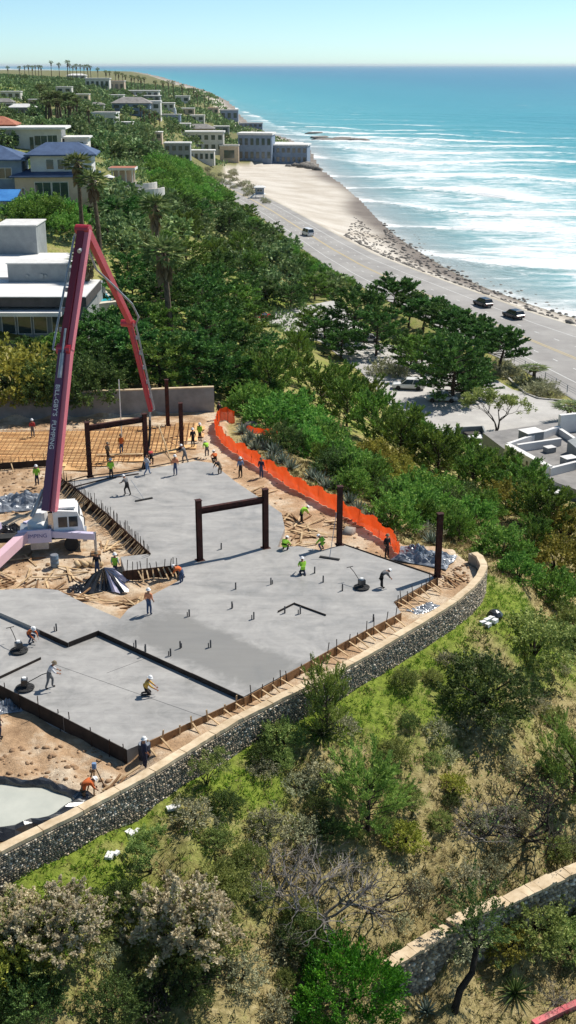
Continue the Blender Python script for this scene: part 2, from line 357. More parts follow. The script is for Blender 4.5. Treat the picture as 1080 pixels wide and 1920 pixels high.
_g = np.maximum(_g, .5 * _sm((_yf - 100) / 40) * (_dp > 1) * (1 - .75 * _sm((_yf - 250) / 250))); _zone[:, 1] = _g
_sd = sea_dist(_xf, _yf); _db = sdist(_xf, _yf, BEACH); _zone[:, 2] = np.maximum(1 - _sm((_db + 1) / 3), (_sd > -25) & (_yf > 400))
_zone[:, 3] = _sm(1 - (-_sd - 2 - 5 * np.sin(_yf * .031) * np.sin(_yf * .013 + 1)) / (4 + .012 * _yf))
ca = me.attributes.new('zone', 'FLOAT_COLOR', 'POINT'); ca.data.foreach_set('color', _zone.ravel())
ground = kind(obj('ground', me), 'structure', 'sloping ground of dry brush, grass, site dirt and beach sand')

# ------------------------------------------------------------------ sea
_r2 = [190.0]
while _r2[-1] < 90000: _r2.append(_r2[-1] * (1.0065 if _r2[-1] < 1500 else 1.03 if _r2[-1] < 4000 else 1.12))
_r2 = np.array(_r2); _c2 = np.tan(np.radians(np.concatenate([np.linspace(-40, -14.5, 16)[:-1], np.linspace(-14.5, 16, 240), np.linspace(16, 45, 30)[1:]])))
SX = (_r2[:, None] * _c2[None]); SY = np.repeat(_r2[:, None], len(_c2), 1); sxf, syf = SX.ravel(), SY.ravel()
ssd = sea_dist(sxf, syf)
_wob = 24 * np.sin(sxf * .017 + 1) + 18 * np.sin(syf * .012 + sxf * .011) + 5 * np.sin(sxf * .05 - syf * .02)
_cr = sxf * .78 - syf * .62; _ph = sxf * .62 + syf * .78 + _wob + 9 * np.sin(_cr * .041 + 2 * np.sin(syf * .008)); _k = np.floor(_ph / 62.0); _p = _ph / 62.0 - _k
_fade = np.clip((2600 - syf) / 1500, 0, 1)
_seg = np.clip(.55 + .75 * np.sin(_cr * .028 + _k * 2.4) * np.sin(_cr * .011 + _k * 1.7) + .3 * np.sin(_cr * .07 + _k * 4.1), 0, 1)
_env = np.interp(ssd, [0, 6, 16, 30, 60, 110, 160, 230, 330, 600], [.55, .40, .50, .84, 1.0, .95, .78, .55, .30, .06])
_env = _env * (1 - .7 * _sm((syf - 800) / 600) * (ssd > 30)); _frt = np.exp(-_p * 4.2) * (1 - np.exp(-_p * 60)); _frt = _frt / _frt.max()
_foam = _env * (.37 + .27 * np.clip(1.2 - ssd / 140, 0, 1) + .85 * _frt * (.25 + .75 * _seg))
_hump = np.exp(-((((_p + .45) % 1) - .5) / .1) ** 2)
SZ = SEA + _fade * np.clip(ssd / 20, 0, 1) * (.35 * np.cos(_p * 2 * math.pi) + 1.3 * _hump * _seg * np.clip(_env + .15, 0, 1) + .12 * np.sin(sxf * .21 + 2 * np.sin(syf * .05)) * np.sin(syf * .16))
_id = np.arange(SX.size).reshape(SX.shape)
_F = np.stack([_id[:-1, :-1], _id[:-1, 1:], _id[1:, 1:], _id[1:, :-1]], -1).reshape(-1, 4)
m, nt, N, L, B = newmat('sea_water')
a1 = N.new('ShaderNodeAttribute'); a1.attribute_name = 'offshore'; a2 = N.new('ShaderNodeAttribute'); a2.attribute_name = 'crest'
gp = N.new('ShaderNodeNewGeometry').outputs['Position']
def mapv(sx, sy, rz=0):
    mp = N.new('ShaderNodeMapping'); mp.inputs['Scale'].default_value = (sx, sy, 1); mp.inputs['Rotation'].default_value = (0, 0, rz); L.new(gp, mp.inputs[0]); return mp.outputs[0]
off = a1.outputs['Fac']; crest = a2.outputs['Fac']
big = noise_node(nt, 1, 5, .6, mapv(.006, .012, R(35)), .8); streak = noise_node(nt, 1, 8, .72, mapv(.022, .085, R(38)), 1.2); fine = noise_node(nt, 1, 6, .75, mapv(.16, .3, R(38)), .6)
fo = mth(nt, 'ADD', mth(nt, 'ADD', crest, mth(nt, 'MULTIPLY_ADD', streak.outputs[0], 1.1, -.6)), mth(nt, 'ADD', mth(nt, 'MULTIPLY_ADD', fine.outputs[0], 1.0, -.5), mth(nt, 'MULTIPLY_ADD', big.outputs[0], .5, -.25)))
fleck = noise_node(nt, 1, 3, .6, mapv(.028, .11, R(38)), .4); fl2 = noise_node(nt, 1, 4, .6, mapv(.006, .009, R(20)))
fo = mth(nt, 'MAXIMUM', fo, mth(nt, 'MULTIPLY', ramp(nt, mth(nt, 'MULTIPLY_ADD', fl2.outputs[0], .25, fleck.outputs[0]), [(.80, 0.0), (.86, 1.0)]), .62))
foam = ramp(nt, fo, [(.26, 0), (.42, .22), (.54, .55), (.68, 1)])
deep = ramp(nt, mth(nt, 'DIVIDE', off, 2600), [(0, lin(120, 158, 158)), (.03, lin(84, 160, 164)), (.12, lin(54, 140, 152)), (.4, lin(38, 114, 142)), (1, lin(34, 102, 138))])
patch = ramp(nt, big.outputs[0], [(.35, 0.0), (.7, 1.0)])
deep = mixc(nt, mth(nt, 'MULTIPLY', patch, .45), deep, lin(60, 158, 168))
shal = ramp(nt, mth(nt, 'DIVIDE', off, 26), [(0, 1.0), (1, 0.0)])
deep = mixc(nt, mth(nt, 'MULTIPLY', shal, .85), deep, lin(164, 164, 158))
L.new(mixc(nt, foam, deep, (.74, .77, .78)), B.inputs['Base Color'])
L.new(mth(nt, 'MULTIPLY_ADD', foam, .5, .3), B.inputs['Roughness'])
B.inputs['IOR'].default_value = 1.33; B.inputs['Specular IOR Level'].default_value = .5
wb = noise_node(nt, 1, 8, .7, mapv(.10, .22, R(38)), .5); wb2 = noise_node(nt, 1, 5, .7, mapv(.012, .03, R(30)))
bump(nt, B, mth(nt, 'ADD', mth(nt, 'MULTIPLY', wb.outputs[0], 1), mth(nt, 'MULTIPLY', wb2.outputs[0], 3)), .55, 1.6)
me = npmesh('sea', np.stack([sxf, syf, SZ], 1), _F, m, smooth=True)
for nm, arr in (('offshore', np.clip(ssd, 0, 9e4)), ('crest', _foam + .12 * _hump * _fade * _seg)):
    a = me.attributes.new(nm, 'FLOAT', 'POINT'); a.data.foreach_set('value', arr.astype(np.float32))
kind(obj('sea', me), 'structure', 'blue green sea with white surf running to the horizon')
# ------------------------------------------------------------------ shared materials
M_asph = Mt('weathered_asphalt', lin(164, 161, 157), lin(142, 139, 136), .12, .9, .15, detail=8)
M_asph2 = Mt('car_park_asphalt', lin(190, 187, 182), lin(164, 161, 158), .2, .9, .15, detail=8)
M_paint = Mt('road_paint', (.72, .72, .7), (.5, .5, .48), 3, .7)
M_kerb = Mt('kerb_concrete', lin(190, 186, 178), lin(160, 156, 150), 2, .9, .2)
def Mconc(name, a, b, c, damp=None):
    m, nt, N, L, B = newmat(name); g = N.new('ShaderNodeNewGeometry').outputs['Position']
    n1 = noise_node(nt, .2, 7, .62, g, 2.2); n2 = noise_node(nt, .9, 9, .72, g, 1.4); n3 = noise_node(nt, 30, 3, .7, g)
    mp = N.new('ShaderNodeMapping'); mp.inputs['Rotation'].default_value = (0, 0, R(41)); mp.inputs['Scale'].default_value = (.18, 1.3, 1); L.new(g, mp.inputs[0]); n4 = noise_node(nt, 1, 6, .65, mp.outputs[0], .8)
    f = mth(nt, 'ADD', mth(nt, 'MULTIPLY_ADD', n2.outputs[0], .34, mth(nt, 'MULTIPLY', n1.outputs[0], .42)), mth(nt, 'MULTIPLY', n4.outputs[0], .3))
    col = ramp(nt, f, [(.40, a), (.53, b), (.66, c)])
    if damp:                                  # the last pour, still wet
        tm = N.new('ShaderNodeMapping'); tm.vector_type = 'TEXTURE'; tm.inputs['Location'].default_value = (-4.6, 63.4, 0); tm.inputs['Rotation'].default_value = (0, 0, R(-41)); tm.inputs['Scale'].default_value = (7.0, 2.6, 1); L.new(g, tm.inputs[0])
        sx = N.new('ShaderNodeSeparateXYZ'); L.new(tm.outputs[0], sx.inputs[0]); d = mth(nt, 'MAXIMUM', mth(nt, 'ABSOLUTE', sx.outputs[0]), mth(nt, 'ABSOLUTE', sx.outputs[1]))
        k = ramp(nt, mth(nt, 'ADD', d, mth(nt, 'ADD', mth(nt, 'MULTIPLY_ADD', n2.outputs[0], .5, -.25), mth(nt, 'MULTIPLY_ADD', n1.outputs[0], .6, -.3))), [(.7, .9), (1.08, 0.0)]); col = mixc(nt, k, col, mixc(nt, n4.outputs[0], tuple(x * .9 for x in damp), tuple(x * 1.12 for x in damp)))
    L.new(col, B.inputs['Base Color'])
    L.new(ramp(nt, n1.outputs[0], [(.35, .42), (.65, .8)]), B.inputs['Roughness']); B.inputs['Specular IOR Level'].default_value = .25
    bump(nt, B, mth(nt, 'MULTIPLY_ADD', n3.outputs[0], .15, n2.outputs[0]), .3, .03); return m
M_conc = Mconc('fresh_concrete', lin(134, 133, 130), lin(154, 152, 149), lin(170, 168, 164), lin(126, 125, 122))
M_conc2 = Mconc('troweled_concrete', lin(134, 133, 130), lin(155, 153, 150), lin(172, 170, 166))
M_wood = Mt('form_lumber', lin(150, 116, 82), lin(104, 78, 54), 1.3, .85, .2, objrand=.5)
M_woodl = Mt('pale_lumber', lin(206, 180, 142), lin(164, 134, 98), 2, .85, .1, objrand=.4)
M_woodd = Mt('stained_board_step_shade', lin(58, 48, 42), lin(34, 29, 27), 1.6, .8, .2, objrand=.3)
M_formd = Mt('weathered_form_lumber', lin(98, 70, 52), lin(60, 44, 36), 1.6, .85, .2, objrand=.5)
M_stake = Mt('steel_stake', lin(70, 52, 44), lin(40, 32, 30), 6, .7, 0, .3)
M_rust = Mt('rusty_steel', lin(82, 44, 36), lin(48, 28, 26), 2.4, .75, .1, .2)
M_ply = Mt('tan_plywood', lin(236, 194, 138), lin(210, 162, 108), .9, .85, .1, objrand=.35)
M_rebar = Mt('rebar_steel', lin(150, 104, 66), lin(108, 74, 48), 5, .7, 0, .2)
M_orange = Mleaf('orange_plastic', (.85, .07, .012), (.95, .11, .02), (.9, .09, .015), .5, rv=0, hv=0)
_nt = M_orange.node_tree; _tp = _nt.nodes.new('ShaderNodeBsdfTransparent'); _mx = _nt.nodes.new('ShaderNodeMixShader'); _mx.inputs[0].default_value = .07       # open net
_src = _nt.nodes['Material Output'].inputs[0].links[0].from_socket; _nt.links.new(_src, _mx.inputs[1]); _nt.links.new(_tp.outputs[0], _mx.inputs[2]); _nt.links.new(_mx.outputs[0], _nt.nodes['Material Output'].inputs[0])
M_black = Mt('black_plastic', (.018, .019, .022), (.035, .037, .04), 2, .25, .3, spec=.7)
M_poly = Mt('clear_grey_plastic', lin(150, 156, 164), lin(92, 98, 106), 1.6, .22, .4, spec=.9)
M_sheet = Mt('white_striped_plastic', lin(214, 210, 222), lin(40, 42, 58), 1.1, .35, .3, lo=.45, hi=.52, spec=.6)
M_stonew = Mt('mortar', lin(168, 156, 138), lin(134, 124, 110), 3, .9)
M_cap = Mt('sandy_wall_cap', lin(214, 194, 164), lin(184, 162, 130), 1.5, .9, .25, objrand=.12)
M_wallc = Mt('grey_retaining_concrete', lin(150, 148, 144), lin(120, 119, 116), .5, .9, .2)
m, nt, N, L, B = newmat('field_stones'); g = N.new('ShaderNodeNewGeometry')
L.new(ramp(nt, g.outputs['Random Per Island'], [(0, lin(98, 90, 78)), (.4, lin(140, 128, 110)), (.7, lin(170, 154, 130)), (.88, lin(196, 176, 146)), (.96, lin(228, 216, 198))]), B.inputs['Base Color']); B.inputs['Roughness'].default_value = .75
M_stone = m
M_slurry = Mt('cement_slurry', lin(188, 189, 178), lin(176, 178, 168), .8, .35)
M_pvc = Mt('grey_pipe', lin(90, 90, 92), lin(60, 60, 62), 4, .5)
M_white = Mt('white_paint', (.78, .78, .77), (.68, .68, .67), 2, .45)
M_steel = Mt('galvanised_steel', lin(176, 180, 184), lin(140, 144, 150), 3, .4, 0, .5)
M_rubber = Mt('rubber', (.02, .02, .021), (.035, .034, .033), 4, .8)
M_dglass = Mt('dark_glass', (.015, .02, .025), (.03, .04, .05), .5, .08, spec=.8)
M_boulder = Mt('rock', lin(150, 144, 136), lin(96, 92, 88), .8, .9, .4, objrand=.4)

def resample(L, n):
    L = np.asarray(L, float); d = np.concatenate([[0], np.cumsum(np.hypot(*np.diff(L, axis=0).T))]); t = np.linspace(0, d[-1], n)
    return np.stack([np.interp(t, d, L[:, k]) for k in range(L.shape[1])], 1)
# ------------------------------------------------------------------ road and car park
nR = 60; ra = resample(RE, nR); rb = resample(LE, nR)
def across(f, i): return ra[i] * (1 - f) + rb[i] * f
mb = MB(); 
for i in range(nR):
    for k in range(7):
        q = across(k / 6, i); mb.v.append((q[0], q[1], zroad(q[1])))
for i in range(nR - 1):
    for k in range(6): mb.f.append((i * 7 + k, i * 7 + k + 1, i * 7 + k + 8, i * 7 + k + 7)); mb.m.append(0)
road = kind(mb.build('coast_road', M_asph), 'structure', 'pale grey coast highway along the beach')
mb = MB()
def strip(f, i0, i1, w):
    a = across(f, i0); b = across(f, i1); d = (b - a) / (np.hypot(*(b - a)) + 1e-9); n = np.array([-d[1], d[0]]) * w / 2
    z0, z1 = zroad(a[1]) + .015, zroad(b[1]) + .015
    mb.add([(*(a - n), z0), (*(a + n), z0), (*(b + n), z1), (*(b - n), z1)], [(0, 1, 2, 3)])
_fine = 240; ra_, rb_ = ra, rb; ra = resample(RE, _fine); rb = resample(LE, _fine)
for i in range(_fine - 1):
    strip(.80, i, i + 1, .2); strip(.18, i, i + 1, .2)
    if i % 4 == 0:
        strip(.33, i, i + 1, .22); strip(.64, i, i + 1, .22)
mb.build('lane_marking', M_paint, road)
mb = MB()
for i in range(_fine - 1): strip(.487, i, i + 1, .3); strip(.507, i, i + 1, .3)
mb.build('centre_line', Mt('yellow_road_paint', lin(190, 172, 130), lin(176, 164, 138), 2, .8), road)
ra, rb = ra_, rb_
lot = MB(); lot.add([(a, b, -14.5) for a, b in LOT], [tuple(range(len(LOT)))]); lot = kind(lot.build('car_park', M_asph2), 'structure', 'pale car park between the cypress trees')
mb = MB()
for k in range(9):
    a = P(706 + k * 19, 690 + k * 11, -14.49); b = (a[0] + 3.6, a[1] + 3.6)
    mb.add([(a[0], a[1], -14.492), (a[0] + .12, a[1] - .05, -14.492), (b[0] + .12, b[1] - .05, -14.492), (b[0], b[1], -14.492)], [(0, 1, 2, 3)])
mb.build('bay_marking', M_paint, lot)
# kerb round the planted strip by the car park entrance, and the low roadside fence
KERB = PL([(905, 672), (935, 692), (960, 716), (985, 738), (1010, 748), (1062, 752)], -14.5)
mb = MB(); kp = resample(KERB, 30)
for i in range(29): mb.bar((*kp[i], -14.42), (*kp[i + 1], -14.42), .3, .2)
kind(mb.build('kerb', M_kerb), 'structure', 'curved concrete kerb beside the planted strip')
fr = tag(empty('roadside_fence', (*PL([(960, 680)], -14.5)[0], -14.5)), 'thin wire fence on posts beside the coast highway', 'fence')
fo_ = fr.location.copy(); fpts = resample(PL([(925, 660), (985, 690), (1040, 722), (1085, 748)], -14.5), 9)
pm = MB().box((0, 0, .6), (.12, .12, 1.2)).mesh('post', M_steel)
for q in fpts: obj('post', pm, fr, (q[0] - fo_[0], q[1] - fo_[1], 0))
mb = MB()
for i in range(8):
    for z in (.45, .8, 1.15): mb.tube([(fpts[i][0] - fo_[0], fpts[i][1] - fo_[1], z), (fpts[i + 1][0] - fo_[0], fpts[i + 1][1] - fo_[1], z)], .03, 4)
mb.build('wire', M_steel, fr)

# ------------------------------------------------------------------ stone retaining wall
wl = resample(WALL, 140); wt = np.gradient(wl, axis=0); wt /= np.hypot(wt[:, 0], wt[:, 1])[:, None]; wn = np.stack([wt[:, 1], -wt[:, 0]], 1)
wall = tag(empty('stone_retaining_wall', (*wl[0], -3)), 'long curved stone retaining wall with sandy cap below the concrete slab', 'wall')
_o = np.array([wl[0][0], wl[0][1], -3.0])
mb = MB()
for i in range(140):
    a = wl[i] + wn[i] * .2; b = wl[i] - wn[i] * .24
    mb.v += [(*(a - _o[:2]), -.6), (*(a - _o[:2]), 3.16), (*(b - _o[:2]), 3.16), (*(b - _o[:2]), -.6)]
for i in range(139):
    for k in range(4): mb.f.append((i * 4 + k, i * 4 + (k + 1) % 4, i * 4 + 4 + (k + 1) % 4, i * 4 + 4 + k)); mb.m.append(0)
mb.f += [(0, 1, 2, 3), (559, 558, 557, 556)]; mb.m += [0, 0]
mb.build('wall_core', M_stonew, wall)
g2 = random.Random(77)
for s in range(0, 138, 6):
    mb = MB(); e = min(s + 6, 139); rz_ = rnd.uniform(-.012, .012)
    for i in range(s, e + 1):
        sh = .02 * wt[i] if i == s else (-.02 * wt[i] if i == e else 0)
        jj = g2.uniform(-.02, .02); a = wl[i] + wn[i] * (.25 + jj) + sh - _o[:2]; b = wl[i] - wn[i] * (.255 - jj) + sh - _o[:2]
        mb.v += [(*a, 3.165), (*a, 3.36 + rz_), (*b, 3.36 + rz_), (*b, 3.165)]
    n = e - s + 1
    for i in range(n - 1):
        for k in range(4): mb.f.append((i * 4 + k, i * 4 + (k + 1) % 4, i * 4 + 4 + (k + 1) % 4, i * 4 + 4 + k)); mb.m.append(0)
    q = (n - 1) * 4; mb.f += [(0, 1, 2, 3), (q + 3, q + 2, q + 1, q)]; mb.m += [0, 0]
    mb.build('cap_stone', M_cap, wall)
_t = (1 + 5 ** .5) / 2
_ico = np.array([(-1, _t, 0), (1, _t, 0), (-1, -_t, 0), (1, -_t, 0), (0, -1, _t), (0, 1, _t), (0, -1, -_t), (0, 1, -_t), (_t, 0, -1), (_t, 0, 1), (-_t, 0, -1), (-_t, 0, 1)]) / math.hypot(1, _t)
_icf = np.array([(0, 11, 5), (0, 5, 1), (0, 1, 7), (0, 7, 10), (0, 10, 11), (1, 5, 9), (5, 11, 4), (11, 10, 2), (10, 7, 6), (7, 1, 8), (3, 9, 4), (3, 4, 2), (3, 2, 6), (3, 6, 8), (3, 8, 9), (4, 9, 5), (2, 4, 11), (6, 2, 10), (8, 6, 7), (9, 8, 1)])
def pebbles(name, C, S, mat, parent=None, seed=1, rot=True):
    g_ = np.random.default_rng(seed); n = len(C); V = _ico[None] * (1 + g_.uniform(-.22, .22, (n, 12, 1))) * S[:, None, :]
    if rot:
        a = g_.uniform(0, 6.28, n); c, s = np.cos(a)[:, None], np.sin(a)[:, None]
        V = np.stack([V[..., 0] * c - V[..., 1] * s, V[..., 0] * s + V[..., 1] * c, V[..., 2]], -1)
    V = V + C[:, None]; F = _icf[None] + (np.arange(n) * 12)[:, None, None]
    return obj(name, npmesh(name, V.reshape(-1, 3), F.reshape(-1, 3), mat), parent)
cs, ss = [], []
g_ = np.random.default_rng(3); alen = np.concatenate([[0], np.cumsum(np.hypot(*np.diff(wl, axis=0).T))])
zz = -.1
while zz < 3.1:
    hgt = g_.uniform(.09, .13); s = 0
    while s < alen[-1]:
        w = g_.uniform(.09, .19); k = np.interp(s + w / 2, alen, np.arange(140)); i = int(min(k, 138)); fr_ = k - i
        p = wl[i] * (1 - fr_) + wl[i + 1] * fr_ + wn[i] * (.2 + g_.uniform(-.01, .03))
        cs.append((p[0] - _o[0], p[1] - _o[1], zz + hgt / 2)); a_ = wt[i]
        ss.append((abs(a_[0]) * w * .58 + abs(a_[1]) * .05, abs(a_[1]) * w * .58 + abs(a_[0]) * .05, hgt * .6)); s += w
    zz += hgt
kind(pebbles('face_stones', np.array(cs), np.array(ss), M_stone, wall, 5, rot=False), 'stuff')

# ------------------------------------------------------------------ concrete slabs
T0 = [(-200, 1062), (75, 1181), (128, 1205), (185, 1183), (457, 1306)]
TS = PL(T0, 0)
main = PL([(185, 1183), (225, 1160), (240, 1142), (292, 1112), (348, 1082), (330, 1060), (234, 1070), (226, 1044), (283, 1038), (200, 962), (128, 903), (250, 884), (368, 864), (398, 868), (440, 902), (485, 932), (528, 962), (534, 990), (520, 1026), (560, 1024), (602, 1032), (642, 1021), (730, 1052), (817, 1081), (800, 1093), (738, 1128), (752, 1149), (690, 1180), (640, 1206), (600, 1229), (457, 1306)], 0)
left = np.vstack([TS[:4], PL([(225, 1160), (160, 1132), (108, 1106), (60, 1102), (0, 1106), (-200, 1015)], 0)])
slab = tag(empty('concrete_slab', (TS[3][0], TS[3][1], 0)), 'large grey freshly poured concrete house slab with raised and lowered bays', 'slab')
so = TS[3]
def lay(name, poly, z0, z1, mat): return MB().prism([(a - so[0], b - so[1]) for a, b in poly], z0, z1).build(name, mat, slab)
lay('upper_bay', main, -.7, 0, M_conc); lay('side_bay', left, -.7, -.004, M_conc2)
low = np.vstack([TS, PL([(238, 1406), (0, 1286), (-200, 1190)], -.28)])
lay('lowered_bay', low, -1.2, -.28, M_conc2)
a, b = P(128, 1212, -.28), P(400, 1345, -.28)
jm = MB()
for (x0, y0, x1, y1) in [(100, 1245, 385, 1345), (200, 1262, 330, 1213)]:
    a, b = P(x0, y0, -.276), P(x1, y1, -.276); jm.bar((a[0] - so[0], a[1] - so[1], -.279), (b[0] - so[0], b[1] - so[1], -.279), .02, .012)
jm.build('control_joint', M_pvc, slab)
def rel(px, py, z, o): q = P(px, py, z); return (q[0] - o[0], q[1] - o[1], z - o[2] if len(o) > 2 else z)

# ------------------------------------------------------------------ formwork: boards, stakes, braces
stake_me = MB().box((0, 0, .55), (.05, .03, 1.1)).mesh('stake', M_stake)
stake_w = MB().add([(-.045, -.02, .12), (.045, -.02, .12), (.045, .02, .12), (-.045, .02, .12), (-.045, -.02, 1.15), (.045, -.02, 1.15), (.045, .02, 1.15), (-.045, .02, 1.15), (0, 0, 0)],
    [(4, 5, 6, 7), (0, 1, 5, 4), (1, 2, 6, 5), (2, 3, 7, 6), (3, 0, 4, 7), (1, 0, 8), (2, 1, 8), (3, 2, 8), (0, 3, 8)]).mesh('stake', M_woodl)
def formwork(label, pxs, ztop, h, mat, spacing, out=1, brace=0, smesh=None, extra=.25, tilt=.12, bl=1.1, group='formwork along the slab edges'):
    pts = PL(pxs, ztop); e = tag(empty('formwork', (*pts[0], ztop - h)), label, 'formwork', group); o = (*pts[0], ztop - h)
    for i in range(len(pts) - 1):
        a, b = pts[i], pts[i + 1]; d = (b - a) / np.hypot(*(b - a)); n = np.array([d[1], -d[0]]) * out
        ln = np.hypot(*(b - a)); k = max(1, int(ln / 3.6))
        for j in range(k):
            p, q = a + d * (ln * j / k + .015) + n * .035, a + d * (ln * (j + 1) / k - .015) + n * .035
            dz = rnd.uniform(0, .04)
            MB().bar((p[0] - o[0], p[1] - o[1], h / 2 + dz), (q[0] - o[0], q[1] - o[1], h / 2 + dz + rnd.uniform(-.02, .02)), .05, h).build('form_board', mat, e)
        s = spacing * rnd.uniform(.3, .6)
        while s < ln:
            p = a + d * s + n * .1; lean = rnd.uniform(-tilt, tilt)
            st = obj('stake', smesh or stake_me, e, (p[0] - o[0], p[1] - o[1], -.1), math.atan2(d[1], d[0]), (1, 1, (h + extra * rnd.uniform(.6, 1.7)) / 1.1 + .09)); st.rotation_euler = (lean * .6, lean, math.atan2(d[1], d[0]))
            if brace and rnd.random() < brace:
                q = p + n * bl * rnd.uniform(.7, 1.1) + d * rnd.uniform(-.1, .25)
                MB().bar((p[0] - o[0], p[1] - o[1], h * .95), (q[0] - o[0], q[1] - o[1], rnd.uniform(.12, .25)), .09, .05).build('brace', M_woodl, e)
            s += spacing * rnd.uniform(.75, 1.25)
    return e
formwork('black stained form boards with leaning stakes above the dirt pit', [(-120, 1228), (0, 1285), (120, 1345), (238, 1406)], -.28, .88, M_woodd, 1.5, 1, 0, None, .35, .3)
formwork('wooden form boards with pale braces between slab and stone wall', [(262, 1398), (457, 1308)], -.1, .6, M_wood, 1.05, 1, .8, stake_w)
formwork('long wooden form boards braced against the stone wall below the damp concrete', [(457, 1308), (530, 1268), (600, 1229), (690, 1180), (752, 1149)], .03, .6, M_wood, .95, 1, .75, None, .45)
formwork('short wooden form boards with white braces beside the lone rusty column', [(738, 1130), (800, 1094), (820, 1083)], .03, .62, M_wood, .7, 1, 1, None, .4)
formwork('dark form boards bristling with stakes along the slab beside the pump truck', [(112, 893), (160, 930), (200, 962), (283, 1038)], .08, .85, M_formd, .27, 1, .6, None, .55, .35, .8)
formwork('low form boards with stakes behind the two workers near the striped sheet', [(230, 1071), (332, 1060)], .1, .75, M_formd, .36, 1, .7, None, .6, .15, .8)
formwork('dark form boards in front of the tan rebar deck', [(-120, 880), (0, 869), (98, 862)], .1, .6, M_woodd, .7, 1, .2, None, .5)
formwork('thin dark edge board on the slab beside the orange fence', [(642, 1019), (730, 1049), (816, 1078)], .06, .5, M_woodd, 3, -1, 0, None, .02)
formwork('small V shaped edge form on the middle of the slab', [(520, 1146), (552, 1130), (612, 1152)], .1, .1, M_woodd, 9, 1, 0)
formwork('dark board added as shade along the step above the lowered bay', T0[1:], .015, .3, M_woodd, 40, 1, 0)  # dark board added to carry the shade of the step face
formwork('loose dark board lying across the lowered bay', [(-60, 1297), (0, 1268), (76, 1232)], -.14, .14, M_woodd, 9, 1, 0)

# ------------------------------------------------------------------ tan deck with rebar
deck = tag(empty('rebar_deck', P(150, 840, -.45)), 'tan plywood deck covered with a rebar grid below the grey wall', 'deck')
do = Vector(P(150, 840, -.45)); DK = PL([(-150, 812), (165, 806), (372, 794), (352, 836), (240, 868), (150, 884), (95, 864), (-150, 884)], -.45)
pan = MB().box((0, 0, .02), (2.36, 1.16, .05)).mesh('plywood_panel', M_ply); da = R(2)
bars = MB()
for i in range(-14, 15):
    for j in range(-9, 10):
        c = Vector((i * 2.42 + (j % 2) * .6, j * 1.2)); c.rotate(Matrix.Rotation(da, 2)) if False else None
        x, y = c[0] * math.cos(da) - c[1] * math.sin(da), c[0] * math.sin(da) + c[1] * math.cos(da)
        if inside(np.array([x + do[0]]), np.array([y + do[1]]), DK)[0]:
            obj('plywood_panel', pan, deck, (x, y, rnd.uniform(-.01, .02)), da + rnd.uniform(-.02, .02))
def clipbars(ax, sp, z):
    for k in range(-80, 81):
        c = k * sp; t = np.arange(-34, 34, .5); xs = t if ax else np.full_like(t, c); ys = np.full_like(t, c) if ax else t
        x, y = xs * math.cos(da) - ys * math.sin(da), xs * math.sin(da) + ys * math.cos(da)
        ins = inside(x + do[0], y + do[1], DK); run = None
        for i in range(len(t)):
            if ins[i] and run is None: run = i
            if run is not None and (not ins[i] or i == len(t) - 1):
                if i - run > 1: bars.tube([(x[run], y[run], z), (x[i - 1], y[i - 1], z)], .028, 4)
                run = None
clipbars(1, .45, .14); clipbars(0, .45, .18)
kind(bars.build('rebar_grid', M_rebar, deck), 'stuff')

# ------------------------------------------------------------------ grey wall behind the site
bw = PL([(-420, 803), (-200, 795), (0, 787), (200, 779), (402, 771)], -.5)
gw = tag(empty('grey_retaining_wall', (*bw[2], -.5)), 'grey concrete retaining wall in shade behind the rebar deck', 'wall')
for i in range(4):
    a, b = bw[i], bw[i + 1]; k = 5; 
    for j in range(k):
        p, q = a + (b - a) * (j / k) - bw[2], a + (b - a) * ((j + .997) / k) - bw[2]
        MB().bar((*p, 1.2), (*q, 1.2), .35, 2.7).build('wall_panel', M_wallc, gw)
    p, q = a - bw[2], a + (b - a) * .999 - bw[2]; MB().bar((*p, 2.61), (*q, 2.61), .45, .11).build('coping', M_cap, gw)

# ------------------------------------------------------------------ steel
def Hmesh(h, w=.36, t=.05):
    mb = MB(); mb.box((0, -w / 2 + t / 2, h / 2), (w, t, h)); mb.box((0, w / 2 - t / 2, h / 2), (w, t, h)); mb.box((0, 0, h / 2), (t, w - 2 * t, h)); return mb.mesh('post', M_rust)
def pxh(px, py0, py1, z=0):                 # real height of an upright at (px, py1) whose top is seen at py0
    b = P(px, py1, z); return Pd(px, py0, b[1]).z - z
def steel_post(label, px, top, base, z=0, group='bare rusty steel columns'):
    b = P(px, base, z); h = pxh(px, top, base, z); e = tag(empty('steel_column', b, R(12)), label, 'column', group)
    obj('post', Hmesh(h), e); MB().box((0, 0, .015), (.6, .6, .03)).build('base_plate', M_rust, e); MB().box((0, 0, h + .015), (.44, .44, .03)).build('cap_plate', M_rust, e)
steel_post('tall bare rusty steel column beside the orange fence and leaning float', 636, 912, 1021)
steel_post('lone rusty steel column at the slab corner near the curved wall end', 820, 963, 1081)
steel_post('short rusty steel column in front of the grey wall behind the workers', 341, 756, 840, -.4)
steel_post('slender dark steel column rising above the grey wall', 315, 712, 798, -.4)
